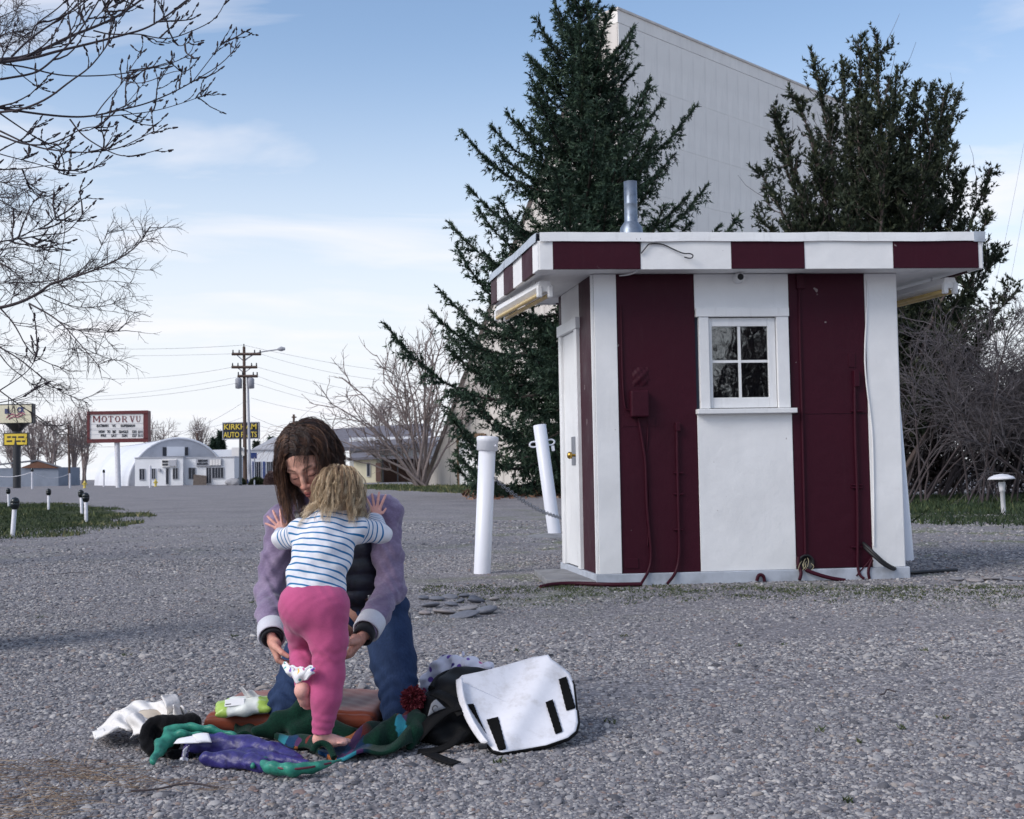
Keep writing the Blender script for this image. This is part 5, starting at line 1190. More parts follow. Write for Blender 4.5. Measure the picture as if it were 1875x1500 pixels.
L2_ = [(z2([(-120, 700), (0, 690), (150, 650), (280, 580), (350, 520), (500, 480), (650, 430), (830, 350), (960, 250), (1030, 130)], 380), 11, 1.6, True), (z2([(200, 660), (350, 740), (450, 820), (560, 950), (690, 1100)], 380), 4.6, 1.5, False),
       (z2([(-60, 930), (0, 960), (150, 1050), (300, 1180), (420, 1270), (600, 1340)], 380), 6, 1.5, True), (z2([(300, 600), (480, 680), (640, 690), (840, 650)], 380), 3, 1.2, False), (z2([(460, 830), (650, 860), (820, 850)], 380), 2.4, 1.2, False), (z2([(0, 1260), (150, 1370), (300, 1460), (400, 1560)], 380), 4, 1.4, True),
       (z2([(0, 690), (100, 800), (190, 980), (300, 1060), (500, 1130)], 380), 4, 1.3, False), (z2([(0, 520), (250, 515), (400, 495)], 380), 3, 2, True), (z2([(400, 495), (420, 330), (450, 150), (440, 20)], 380), 2.6, 1.1, False), (z2([(570, 450), (680, 310), (740, 160)], 380), 2.2, 1.1, False), (z2([(650, 430), (800, 410), (960, 430), (1060, 430)], 380), 2.4, 1.1, False),
       (z2([(0, 380), (120, 440), (260, 480), (340, 280), (380, 240)], 380), 2.6, 1.2, True), (z2([(480, 490), (560, 520), (740, 500), (900, 520)], 380), 2.4, 1.1, False), (z2([(560, 960), (690, 1020), (790, 1050)], 380), 2, 1.1, False), (z2([(-20, 340), (100, 330), (220, 400), (320, 350)], 380), 2.2, 1.2, True),
       (z2([(-20, 1240), (110, 1290), (260, 1320), (330, 1380)]), 2.6, 1.2, True), (z2([(-20, 1350), (90, 1370), (200, 1300)]), 2.4, 1.2, True), (z2([(0, 1480), (120, 1440), (240, 1490)]), 2.4, 1.2, True), (z2([(-20, 260), (40, 230), (110, 220), (165, 215)]), 1.8, 1, True), (z2([(-20, 300), (60, 290), (140, 290)]), 1.8, 1, True), (z2([(-20, 130), (40, 100), (110, 70), (155, 20)]), 3, 1.4, True),
       (z2([(0, 1010), (60, 1090), (140, 1150), (250, 1240), (330, 1340)], 380), 3, 1.2, False), (z2([(240, 620), (300, 700), (330, 800), (470, 860), (560, 990)], 380), 2.6, 1.2, False)]
bare_tree('bare_tree', 'fine twigged bare tree with drooping sprays above the marquee', (-7.2, 12.6), 3.4, L2_, 12.4, 0, M_bark2, 22, 330, 1500, (.16, .46), (.08, .24), (.0, 0, -.03), False, 2000, .0030)

# ---- bare thickets and shrubs
def thicket(name, label, bases, tops, Y, mt, seed, counts, r0, lens, trop, cat='shrub', wig=.14):
    rng = np.random.default_rng(seed); g = gnd(*bases[0]) if Y is None else Vector((col(bases[0][0], Y), Y, gz(Y))); tr = thing(name, label, cat, g)
    St = []
    for (bx_, by_), (tx, ty), dy in tops:
        b = np.array([col(bx_, g.y), g.y+dy*.5, gz(g.y)]); T = np.array(at(tx, ty, g.y+dy)); s = np.linspace(0, 1, 9)[:, None]; mid = np.array([b[0]*.65+T[0]*.35, b[1]*.5+T[1]*.5, b[2]*.35+T[2]*.65]); St.append((1-s)**2*b+2*s*(1-s)*mid+s**2*T+rng.normal(0, .05, (9, 3))*r0*8)
    St = np.array(St)
    for q in range(len(St)): V, F = tubes(St[q:q+1], r0*rng.uniform(.7, 1.3), r0*.28, 6); link('stem', fast_mesh('stem', V, F), mt if Y > 40 else M_tw3, tr)
    prev = St; parts = []; r = r0*.42
    for lev, n in enumerate(counts):
        X, D, i, s = offshoots(prev, n, .25, 1.0, .65, rng, .25); B = grow(X, D, rng.uniform(.5, 1.1, n)*lens[lev]*(1.15-.5*s), 6 if lev < 1 else (5 if lev < 2 else 4), trop[lev], wig, rng)
        parts.append(tubes(B, r, r*.55, 3)); prev = np.concatenate([prev[:, -6:] if prev.shape[1] > 6 else prev, B]) if lev == 0 and prev.shape[1] == 9 and False else B; r *= .62
    V, F = joinVF(parts); link('twigs', fast_mesh('twigs', V, F), mt, tr)['kind'] = 'stuff'; return tr
rg = random.Random(5)
M_tw1 = bark('grey_brown_twig', srgb(96, 91, 95), .25); M_tw2 = bark('brown_twig', srgb(104, 90, 88), .2); M_tw4 = bark('pale_twig', srgb(134, 122, 120), .2); M_tw3 = bark('dark_thicket', srgb(66, 58, 60), .2)
tp = [((rg.uniform(1650, 1990), 910), (rg.uniform(1640, 2010), rg.uniform(575, 760)), rg.uniform(-1.5, 2.5)) for _ in range(30)]
thicket('bare_thicket', 'dense grey leafless thicket right of the booth', [(1800, 912)], tp, 26.5, M_tw1, 31, (560, 3000, 4200), .026, (1.5, .85, .42), ((0, 0, .02), (0, 0, -.07), (0, 0, -.08)))
tp = [((rg.uniform(1640, 1990), 905), (rg.uniform(1625, 2000), rg.uniform(640, 800)), rg.uniform(-1, 2)) for _ in range(26)]
thicket('bare_thicket', 'darker leafless brush behind the grey thicket', [(1800, 905)], tp, 31.5, M_tw3, 32, (360, 2000, 3200), .04, (1.4, .9, .5), ((0, 0, .02), (0, 0, -.03), (0, 0, -.03)))
tp = [((770+rg.uniform(-12, 12), 886), (x, y), rg.uniform(-2, 2)) for x, y in ((600, 735), (625, 690), (650, 720), (690, 650), (735, 640), (780, 625), (812, 612), (840, 650), (700, 700), (660, 770), (600, 800), (740, 690), (850, 700), (800, 680), (640, 840), (690, 810), (870, 760), (760, 720))]
thicket('bare_multistem_tree', 'leafless multi-stem tree at the foot of the screen tower', [(770, 886)], tp, 76.0, M_tw4, 33, (140, 560, 1300), .095, (3.0, 1.6, .75), ((0, 0, .06), (0, 0, .05), (0, 0, .02)), 'tree')
for i, (x, yb, yt, w, Yd, nm) in enumerate(((135, 880, 762, 22, 190, 'bare tree between the dark pole and marquee'), (60, 880, 772, 26, 200, 'bare tree behind the black pole sign'), (95, 882, 778, 24, 185, 'bare tree behind the grey shed roof'), (25, 880, 790, 24, 195, 'bare tree at the left frame edge behind the shed'),
                                         (155, 880, 766, 18, 196, 'slender bare tree against the marquee frame'), (290, 878, 786, 26, 230, 'bare treetop above the arched hall'), (372, 878, 790, 12, 235, 'small bare treetop right of the arched hall'), (700, 868, 735, 16, 200, 'bare treetop far behind the grey house roof'))):
    tp = [((x+rg.uniform(-3, 3), yb), (x+rg.uniform(-w, w), yt+abs(rg.gauss(0, 22))), rg.uniform(-2, 2)) for _ in range(9)]
    thicket('bare_background_tree', nm, [(x, yb)], tp, float(Yd), M_tw4, 60+i, (60, 240, 420), .15, (4.2, 2.4, 1.2), ((0, 0, .1), (0, 0, .08), (0, 0, .05)), 'tree')
def conifer(px, yt, Yd, w, label, seed):
    rng = np.random.default_rng(seed); g = Vector((col(px, Yd), Yd, gz(Yd))); H = at(px, yt, Yd).z-g.z; tr = thing('far_conifer', label, 'tree', g); Rm = w*Yd/FPX
    MB().tube([g, g+up*H], [.3, .03], 6).build('trunk', M_pole, tr)
    n = 900; z = 1-np.sqrt(rng.uniform(0, 1, n)); az = rng.uniform(0, 6.28, n); hd = np.stack([np.cos(az), np.sin(az), np.zeros(n)], 1); L = Rm*(1-z)*rng.uniform(.6, 1.1, n)+.2
    P = grow(np.array([g.x, g.y, g.z])+np.c_[np.zeros((n, 2)), z*H*.98], hd+np.array([0, 0, .1]), L, 5, (0, 0, .06), .1, rng); x, t, ii, ss = along(P, .35, rng); v, f = needles(x, t, .8, .14, .9, 3, rng)
    link('crown', fast_mesh('crown', v, f, False, {'tone': ('FLOAT', np.clip(rng.normal(.4, .2, len(v)), 0, 1))}), bpy.data.materials['spruce_needles'], tr)
conifer(404, 785, 240, 17, 'far dark conifer left of the yellow lettered sign', 1); conifer(392, 800, 230, 10, 'small far conifer at the end of the arched hall', 2); conifer(470, 806, 240, 7, 'small conifer tip over the garage roof', 3); conifer(497, 797, 250, 7, 'tiny conifer tip beside the kneeling woman\'s hair', 4)
def round_shrub(px, py, w, h, label, m, seed):
    rng = np.random.default_rng(seed); g = gnd(px, py); mp = g.y/FPX; n = 2600; o = thing('low_shrub', label, 'shrub', g); d = unit(rng.normal(size=(n, 3))); d[:, 2] = np.abs(d[:, 2]); r = rng.uniform(.55, 1.0, n)[:, None]
    P = np.array([g.x, g.y, g.z])+d*r*np.array([w*mp/2, w*mp/2.4, h*mp]); v, f = needles(P, d, .22, .06, .8, 2, rng); link('foliage', fast_mesh('foliage', v, f, False, {'tone': ('FLOAT', np.clip(rng.normal(.4, .2, len(v)), 0, 1))}), m, o)
    for j in range(5): MB().tube([g, Vector(P[j])], .03, 4).build('stem', M_pole, o)
M_sh1 = leaf_mat('shrub_green', srgb(34, 44, 34), srgb(56, 66, 46), srgb(90, 96, 66)); M_sh2 = leaf_mat('shrub_russet', srgb(80, 64, 66), srgb(118, 98, 96), srgb(150, 128, 118))
def hedge(x0, x1, Yd, hpx, label, m, seed, n=5200, metres=None):
    rng = np.random.default_rng(seed); g = Vector((col((x0+x1)/2, Yd), Yd, 0)); o = thing('dark_brush', label, 'shrub', g); xa, xb = col(x0, Yd), col(x1, Yd); hh = hpx*Yd/FPX
    if metres: xa, xb, hh = metres; g = o.location = Vector(((xa+xb)/2, Yd, 0))
    xx = rng.uniform(xa, xb, n); top = hh*(.7+.3*np.sin(xx*2.1+seed)*np.sin(xx*.9)); P = np.c_[xx, Yd+rng.normal(0, .5, n), rng.uniform(0, 1, n)**.8*top]
    D = unit(np.c_[rng.normal(0, .6, (n, 2)), rng.uniform(.2, 1, n)]); B = grow(P, D, rng.uniform(.2, .8, n), 4, (0, 0, .02), .2, rng); V, F = tubes(B, .010, .005, 3); link('twigs', fast_mesh('twigs', V, F), m, o)['kind'] = 'stuff'
    x, t, ii, s_ = along(B, .12, rng); v, f = needles(x, t, .12, .035, .9, 1, rng); link('dead_foliage', fast_mesh('dead_foliage', v, f, False, {'tone': ('FLOAT', np.clip(rng.normal(.3, .2, len(v)), 0, 1))}), leaf_mat('dead_brush', srgb(30, 26, 28), srgb(52, 44, 44), srgb(84, 72, 66)), o)
    for j in range(12): MB().tube([(xx[j], Yd, 0), tuple(B[j, -1])], .03, 5).build('stem', m, o)
hedge(1600, 2010, 33.5, 250, 'near black tangle of brush low behind the thicket', M_tw3, 3)
hedge(0, 10, -14.0, 0, 'unseen dark hedge added behind the camera to be mirrored low in the booth window', M_tw3, 5, 4200, (5.5, 18.5, 4.0))  # unseen hedge, added to darken the reflection in the lower panes
round_shrub(441, 888, 13, 11, 'small green shrub left of the utility pole foot', M_sh1, 1); round_shrub(471, 888, 28, 12, 'wide low green shrub right of the utility pole foot', M_sh1, 2); round_shrub(497, 888, 24, 23, 'russet leafless shrub beside the garage door', M_sh2, 3)
for i, (x, y) in enumerate(((9.6, -12.0), (13.0, -15.5))):
    rng = np.random.default_rng(90+i); tr = thing('bare_reflected_tree', ('nearer', 'farther')[i]+' bare tree mirrored in the booth window panes', 'tree', (x, y, 0))
    n = 14; St = grow(np.repeat(np.array([[x, y, 0.]]), n, 0), np.c_[rng.normal(0, .35, (n, 2)), np.ones(n)], rng.uniform(4.5, 7.5, n), 9, (0, 0, .05), .08, rng); parts = [tubes(St, .09, .02, 5)]
    X, D, _, _ = offshoots(St, 160, .25, 1, .7, rng); B = grow(X, D, rng.uniform(.8, 2.2, 160), 6, (0, 0, .05), .13, rng); parts.append(tubes(B, .025, .01, 3)); X, D, _, _ = offshoots(B, 900, .2, 1, .7, rng); parts.append(tubes(grow(X, D, rng.uniform(.4, 1.1, 900), 4, (0, 0, .02), .15, rng), .01, .005, 3))
    link('trunk', fast_mesh('trunk', *parts[0]), M_bark2, tr); V, F = joinVF(parts[1:]); link('twigs', fast_mesh('twigs', V, F), M_bark2, tr)['kind'] = 'stuff'
# ---- fallen leaves under the spruce
rng = np.random.default_rng(77); n = 2600; q = [gnd(x, y) for x, y in zip(rng.uniform(850, 1075, n), 900+np.abs(rng.normal(0, 4.5, n)))]; X = np.array([tuple(p) for p in q])+np.array([0, 0, .02])
v, f = needles(X, unit(rng.normal(size=(n, 3))*np.array([1, 1, .25])), .16, .06, .5, 1, rng)
tag(link('leaf_litter', fast_mesh('leaf_litter', v, f, False, {'tone': ('FLOAT', np.repeat(rng.uniform(0, 1, n), 3))}), leaf_mat('dead_leaf', srgb(70, 48, 40), srgb(112, 78, 62), srgb(150, 118, 96))), 'brown fallen leaves under the spruce', None, kind='stuff')
# ================================================================== PEOPLE
def A3(px, py, Y): return np.array(at(px, py, Y))
def vcol_mat(name, rough=0.5, spec=0.35, sss=0.0, bump=None, attr='col'):
    k = NT(name); a = k.new('ShaderNodeAttribute', attribute_name=attr)
    n = k.noise(k.coord('Object'), 90, 3, 0.6); c = k.mix(1.0, a.outputs['Color'], k.ramp(n.outputs[0], [(0.3, (.86, .84, .84)), (0.7, (1.08, 1.07, 1.06))]), 'MULTIPLY')
    k.set(color=c, rough=rough, spec=spec)
    if sss: k.b.inputs['Subsurface Weight'].default_value = sss; k.b.inputs['Subsurface Radius'].default_value = (.012, .004, .0025)
    k.bump(k.noise(k.coord('Object'), 260, 3).outputs[0], 0.12, 0.002); return k.m
M_skin = vcol_mat('skin', 0.52, 0.32, 0.06)
def cloth(name, c, rough=0.85, weave=900, var=.12, bump=.25, sheen=.2, big=14):
    k = NT(name); o = k.coord('Object'); n = k.noise(o, big, 5, .6); w1 = k.noise(o, weave, 2, .5)
    lo = tuple(x*(1-var*1.6) for x in c[:3]); hi = tuple(min(1, x*(1+var)) for x in c[:3])
    col_ = k.ramp(n.outputs[0], [(.3, lo), (.55, c), (.8, hi)]); col_ = k.mix(.5, col_, k.ramp(w1.outputs[0], [(.35, (.7, .7, .7)), (.65, (1.2, 1.2, 1.2))]), 'MULTIPLY')
    k.set(color=col_, rough=rough, spec=.2); k.b.inputs['Sheen Weight'].default_value = sheen; k.bump(w1.outputs[0], bump, .002); return k.m
def blend(colr, c, m): return colr*(1-m[:, None])+np.array(c[:3])[None]*m[:, None]
def ss(x, a, b): t = np.clip((x-a)/(b-a), 0, 1); return t*t*(3-2*t)
def joined(name, pieces, m, parent):
    """(V, F, colour) pieces -> one mesh"""
    V, F, C, o = [], [], [], 0
    for v, f, c in pieces: V.append(v); F.append(f+o); C.append(c); o += len(v)
    C = np.concatenate(C); me = fast_mesh(name, np.concatenate(V), np.concatenate(F), True, {'col': ('FLOAT_COLOR', np.c_[C, np.ones(len(C))])}); return link(name, me, m, parent)
def box_of(pts, pad): P = np.array(pts); return P.min(0)-pad, P.max(0)+pad
def hand(W, d, n, s, sc, curls, spread, thumb, h, lens=(.044, .027, .022), rr=.0083, palm=.085):
    """W wrist, d to the knuckles, n palm normal, s thumb side; returns V,F"""
    W, d, n, s = (np.array(q, float) for q in (W, d, n, s)); d /= np.linalg.norm(d); s = s-d*(s@d); s /= np.linalg.norm(s); n = np.cross(d, s)*np.sign(np.dot(np.cross(d, s), n))
    g = SDF(W-.2*sc, W+.2*sc, h)
    kn = [W+d*palm*sc*f+s*x*sc for f, x in ((.97, .030), (1.0, .0105), (.96, -.009), (.88, -.027))]
    g.cone(W-d*.018*sc, W+d*.01*sc, .025*sc, .025*sc, .01*sc, flat=(n, 1.25))
    for q in kn: g.cone(W+(q-W)*.12, q-d*.004*sc, .0165*sc, .0105*sc, .010*sc, flat=None)
    g.ell(W+d*.03*sc+s*.022*sc+n*.008*sc, np.array((.019, .019, .028))*sc, k=.012*sc)
    lf = (.95, 1.05, .98, .78)
    for i, q in enumerate(kn):
        p = q.copy(); base = d*math.cos(spread*(1.2-i))+s*math.sin(spread*(1.2-i)); a = 0; r = rr*sc*(1.0, 1.0, .96, .86)[i]
        for j in range(3):
            a += curls[i][j]; dv = base*math.cos(a)+n*math.sin(a); e = p+dv*lens[j]*lf[i]*sc
            g.cone(p, e, r*(1-.07*j), r*(.93-.08*j), .0022*sc); g.ell(p, np.array((1.08, 1.08, 1.08))*r*(1-.07*j), k=.002*sc); p = e
    p = W+d*.022*sc+s*.030*sc
    for j, (dv, L, r0, r1) in enumerate(thumb):
        v = d*dv[0]+s*dv[1]+n*dv[2]; v /= np.linalg.norm(v); e = p+v*L*sc; g.cone(p, e, r0*sc, r1*sc, .006*sc if j == 0 else .0022*sc); p = e
    V, F = g.surface(); return lap(V, F, .5), F
SK_W = np.array(srgb(206, 158, 140)[:3]); SK_C = np.array(srgb(226, 178, 164)[:3])
def hand_col(V, base, tip_pts=None, flush=.25):
    n = vnoise(V, 60, 2)*.5+.5; return base[None]*(1-.10*n[:, None])*np.array([1, 1-.10*flush, 1-.08*flush])[None]
def strands(roots, d0, steps, seg, grav, keep, curl, rng, stiff=.75, spread=0.0, comb=None, hold=6):
    """hair: guides falling over solid ellipsoids; keep = list of (center, radii, rot)"""
    N = len(roots); P = np.zeros((N, steps, 3)); P[:, 0] = roots; d = unit(d0)
    seg = np.broadcast_to(seg, N)[:, None]
    for i in range(1, steps):
        gv_ = np.asarray(grav) if comb is None else comb*(1-ss(np.array(float(i)), 1, hold))+np.asarray(grav)*ss(np.array(float(i)), 1, hold)
        d = unit(d*stiff+gv_*(1-stiff)+rng.normal(0, spread, (N, 3))); x = P[:, i-1]+d*seg
        for c, r, A in keep:
            l = (x-c) @ A; k0 = np.linalg.norm(l/r, axis=1); m = k0 < 1
            if m.any(): l[m] /= np.maximum(k0[m], .05)[:, None]; x[m] = l[m] @ A.T+c
        d = unit(x-P[:, i-1]); P[:, i] = x
    if curl is not None:
        amp, freq = curl; t = np.linspace(0, 1, steps)[None, :, None]; T = unit(np.gradient(P, axis=1)); a = unit(np.cross(T, rng.normal(size=(N, 1, 3)))); b = np.cross(T, a); ph = rng.uniform(0, 6.28, (N, 1, 1)); fq = freq*rng.uniform(.7, 1.3, (N, 1, 1))
        P = P+(a*np.cos(t*fq+ph)+b*np.sin(t*fq+ph))*amp*(np.minimum(1, t*2.2) if amp < .0077 else np.minimum(1, t*1.25)**1.6)*rng.uniform(.5, 1.3, (N, 1, 1))
    return P
def hair_mesh(name, guides, per, sprd, r, m, parent, rng, tone_of):
    N, S_, _ = guides.shape; t = np.linspace(.25, 1, S_)[None, :, None]
    P = np.repeat(guides, per, 0)+rng.normal(0, sprd, (N*per, 1, 3))*t+rng.normal(0, sprd*.25, (N*per, S_, 3))*t
    V, F = tubes(P, r, r*.35, 3); tone = np.repeat(np.repeat(tone_of, per)+rng.normal(0, .10, N*per), S_*3)+np.tile(np.repeat(np.linspace(-.08, .14, S_), 3), N*per)
    return link(name, fast_mesh(name, V, F, True, {'tone': ('FLOAT', np.clip(tone, 0, 1))}), m, parent)
def hair_mat(name, stops, rough=.42):
    k = NT(name); a = k.new('ShaderNodeAttribute', attribute_name='tone'); k.set(color=k.ramp(a.outputs['Fac'], stops), rough=rough, spec=.45); return k.m

# ------------------------------------------------------------------ kneeling woman
woman = thing('person', 'kneeling person with brown hair in lavender sleeves, dark vest and jeans', 'person', at(640, 1330, 4.4)); woman.location.z = 0.05
W = dict(pel=A3(650, 1108, 4.69), waist=A3(640, 1050, 4.68), chest=A3(616, 985, 4.64), neck=A3(588, 928, 4.57), SR=A3(521, 957, 4.61), SL=A3(702, 942, 4.65), ER=A3(493, 1085, 4.54), EL=A3(716, 1078, 4.56), WR=A3(498, 1163, 4.30), WL=A3(668, 1160, 4.32),
         HR=A3(596, 1118, 4.69), HL=A3(704, 1114, 4.69), KR=A3(527, 1289, 4.46), KL=A3(735, 1300, 4.44))
W['AR'] = np.array([W['KR'][0]+.05, 4.88, .10]); W['AL'] = np.array([W['KL'][0]-.06, 4.88, .06])
HM = np.array(Matrix.Rotation(R(-10), 3, 'Y') @ Matrix.Rotation(R(-18), 3, 'Z') @ Matrix.Rotation(R(31), 3, 'X')); HS = 1.11
HC_ = A3(554.0, 869.5, 4.33)-HM @ np.array([0, -.080*HS, 0])
def hl(x, y, z): return HC_+HM @ (np.array([x, y, z])*HS)
g = SDF(HC_-.2, HC_+.2, .0028); E = lambda c, r, k=.015, op='add': g.ell(hl(*c), np.array(r)*HS, HM, k, op)
E((0, .014, .042), (.073, .092, .078)); E((0, -.026, -.008), (.062, .058, .092), .03); E((0, -.040, -.072), (.043, .043, .038), .03); E((0, -.073, -.101), (.017, .014, .014), .022)
for q in (-1, 1):
    E((q*.040, -.056, -.022), (.021, .022, .020), .022); E((q*.031, -.096, .001), (.018, .013, .012), .012, 'sub')
    E((q*.031, -.0745, -.001), (.0148, .0125, .0120), .003); g.cone(hl(q*.012, -.0815, .020), hl(q*.046, -.070, .019), .0075*HS, .0065*HS, .012)
    E((q*.0125, -.0935, -.038), (.0072, .0095, .0068), .006); E((q*.0055, -.103, -.0455), (.0032, .004, .0032), .002, 'sub')
    g.cone(hl(q*.017, -.0872, -.0045), hl(q*.043, -.0790, -.0030), .0022*HS, .0015*HS, .002)
g.chain([hl(0, -.083, .012), hl(0, -.092, -.014), hl(0, -.103, -.034)], [.0075*HS, .0075*HS, .0095*HS], .010); E((0, -.100, -.039), (.0098, .0085, .0072), .006)
g.cone(hl(-.018, -.0845, -.066), hl(.018, -.0845, -.066), .0052*HS, k=.006); g.cone(hl(-.006, -.0895, -.0655), hl(.006, -.0895, -.0655), .0055*HS, k=.006); g.cone(hl(-.014, -.0860, -.0765), hl(.014, -.0860, -.0765), .0062*HS, k=.006); g.cone(hl(-.020, -.0915, -.0712), hl(.020, -.0915, -.0712), .0016*HS, k=.003, op='sub')
g.cone(hl(0, .020, -.06), W['neck'], .052, .056, .02)
V, F = g.surface(); V = lap(V, F, .5); Lc = (V-HC_) @ HM/HS
c = np.repeat(SK_W[None], len(V), 0); x, y, z = Lc.T; ax = np.abs(x); fr = y < -.03
c = blend(c, srgb(196, 128, 112), .5*np.exp(-((ax-.040)**2+(z+.028)**2)/.022**2)*fr); c = blend(c, srgb(200, 122, 108), .55*np.exp(-(x**2+(z+.040)**2)/.016**2)*fr)
c = blend(c, srgb(164, 84, 84), .8*(1-ss(ax, .016, .022))*(1-ss(np.abs(z+.071), .0085, .0115))*(y < -.07)); c = blend(c, srgb(92, 42, 44), .8*(1-ss(ax, .016, .020))*(1-ss(np.abs(z+.0712), .0008, .0022))*(y < -.07))
c = blend(c, srgb(176, 120, 106), .5*np.exp(-((ax-.031)**2/.018**2+(z-.004)**2/.010**2))*fr)
lash = -.0055-.0035*(1-((ax-.031)/.016)**2); c = blend(c, srgb(46, 30, 28), .9*(1-ss(np.abs(z-lash), .0012, .0028))*(1-ss(np.abs(ax-.031), .014, .0165))*fr)
bz = .0205+.004*np.sin((ax-.012)/.036*2.4); c = blend(c, srgb(70, 46, 38), .8*(1-ss(np.abs(z-bz), .0022, .0046))*ss(ax, .010, .015)*(1-ss(ax, .040, .050))*fr)
head_piece = (V, F, c)
# trunk, limbs (under the clothes)
g = SDF(*box_of(list(W.values()), .25), .012)
g.ell(W['pel'], (.15, .10, .11), k=.03).cone(W['pel'], W['waist'], .11, .10, .05).cone(W['waist'], W['chest'], .10, .115, .05).cone(W['SR'], W['SL'], .05, .05, .05).cone(W['chest'], W['neck'], .08, .05, .04)
for s_ in 'RL':
    g.chain([W['S'+s_], W['E'+s_], W['W'+s_]], [.045, .036, .026], .02); g.chain([W['H'+s_], W['K'+s_], W['A'+s_]], [.075, .052, .036], .03); g.cone(W['A'+s_], W['A'+s_]+np.array([0, .13, -.03]), .035, .028, .02)
V, F = g.surface(); trunk_piece = (V, F, np.repeat(SK_W[None], len(V), 0))
th_ = [((.55, .75, .25), .040, .0155, .0118), ((.72, .45, .45), .032, .0112, .0098), ((.75, .1, .65), .027, .0098, .0078)]
VR, FR_ = hand(W['WR']+np.array([.004, -.012, -.012]), (.30, -.20, -.93), (1, .2, .2), (.15, -1, .1), .97, [(.75, .85, .5), (.8, .9, .5), (.85, .9, .5), (.9, .9, .5)], .06, th_, .0026)
VL, FL_ = hand(W['WL']+np.array([-.010, -.012, -.010]), (-.55, -.25, -.80), (-.8, .1, .55), (-.05, -1, .25), .97, [(.55, .75, .5), (.6, .8, .5), (.65, .8, .5), (.7, .8, .5)], .06, th_, .0026)
joined('body', [head_piece, trunk_piece, (VR, FR_, hand_col(VR, SK_W, flush=.7)), (VL, FL_, hand_col(VL, SK_W, flush=.7))], M_skin, woman)
# sleeves and collar
k = NT('lavender_knit'); o_ = k.coord('Object'); nq = k.noise(o_, 9, 4, .6); vq = k.new('ShaderNodeTexVoronoi'); vq.inputs['Scale'].default_value = 75; mq_ = k.new('ShaderNodeMapping'); mq_.inputs['Scale'].default_value = (1, 1, 1.7); wq = k.noise(o_, 20, 3); k.link(k.mix(.04, o_, wq.outputs['Color']), mq_.inputs[0]); k.link(mq_.outputs[0], vq.inputs['Vector'])
cq = k.mix(.6, k.ramp(nq.outputs[0], [(.3, srgb(112, 98, 126)), (.55, srgb(134, 119, 146)), (.8, srgb(156, 142, 164))]), k.ramp(vq.outputs['Distance'], [(.1, (1.08, 1.08, 1.08)), (.6, (.82, .82, .84))]), 'MULTIPLY'); k.set(color=cq, rough=.9, spec=.15); k.b.inputs['Sheen Weight'].default_value = .3; k.bump(vq.outputs['Distance'], .35, -.003); M_knit = k.m
g = SDF(*box_of([W[q] for q in ('SR', 'SL', 'ER', 'EL', 'WR', 'WL', 'neck', 'chest')], .16), .005)
for s_, sg in (('R', -1), ('L', 1)):
    S0, E0, W0 = W['S'+s_], W['E'+s_], W['W'+s_]
    g.chain([S0+np.array([-sg*.05, 0, .015]), S0, S0*.45+E0*.55, E0, E0*.45+W0*.55, W0+(E0-W0)*.12], [.052, .062, .056, .051, .047, .042], .03)
g.cone(W['SR'], W['SL'], .062, .062, .05).cone(W['chest'], W['chest']*.4+W['neck']*.6, .10, .075, .05)
g.cone(W['neck']+np.array([0, 0, -.03]), W['neck']+np.array([-.012, -.02, .035]), .066, .064, .015)
def folds(X, Y, Z): return .0032*np.sin(Z*70+X*55+3*np.sin(X*40+Y*25))+.0022*np.sin(Z*60-X*80+Y*55)+.0009*np.sin(Z*170+Y*80+2.5*np.sin(X*90+Z*30))
g.disp(folds); g.build('sweater', M_knit, woman, None, 1)
# folded white cuffs, inner dark cuff
M_cuff = cloth('white_cuff', srgb(206, 206, 214), .85, 700, .05, .2); M_darkcuff = cloth('black_rib', srgb(30, 30, 36), .9, 500, .1, .3)
for s_, f0, f1, dk in (('R', .20, -.06, False), ('L', .30, .04, True)):
    E0, W0 = W['E'+s_], W['W'+s_]; v = E0-W0
    a, b = W0+v*f0, W0+v*f1; ax_ = Vector(b-a).normalized(); L = np.linalg.norm(b-a); M = Matrix.Translation(Vector(a)) @ ax_.to_track_quat('Z', 'Y').to_matrix().to_4x4()
    MB().lathe([(.046, 0), (.052, .006), (.0525, L*.5), (.051, L-.004), (.047, L), (.040, L-.012), (.036, L*.5)], 30, M).build('cuff', M_cuff, woman)
    if dk or True:
        q = Matrix.Translation(Vector(W0+v*(f1+.01))) @ ax_.to_track_quat('Z', 'Y').to_matrix().to_4x4(); LL = .038 if dk else .012
        MB().lathe([(.038, -.02), (.039, LL*.5), (.037, LL), (.030, LL), (.028, LL*.4)], 26, q).build('inner_cuff', M_darkcuff, woman)
# puffy vest
k = NT('quilted_nylon'); o_ = k.coord('Object'); n1 = k.noise(o_, 40, 4, .6); k.set(color=k.ramp(n1.outputs[0], [(.3, srgb(18, 20, 28)), (.7, srgb(36, 40, 54))]), rough=.42, spec=.5); k.bump(n1.outputs[0], .4, .006); M_vest = k.m
g = SDF(*box_of([W[q] for q in ('SR', 'SL', 'pel', 'neck')], .16), .006)
g.ell(W['pel']+np.array([0, 0, .05]), (.168, .125, .09), k=.03).cone(W['pel']+np.array([0, 0, .04]), W['waist'], .13, .128, .05, flat=((0, 1, 0), 1.1)).cone(W['waist'], W['chest'], .130, .138, .05).cone(W['SR']*.80+W['SL']*.20, W['SR']*.2+W['SL']*.80, .075, .075, .05).cone(W['chest'], W['neck']+np.array([0, .02, -.02]), .11, .085, .04)
for s_ in 'RL': g.cone(W['S'+s_], W['E'+s_], .055, .05, .015, 'sub')
g.cone(W['neck']+np.array([0, -.02, .10]), W['neck']+np.array([0, -.05, -.05]), .062, .05, .02, 'sub')
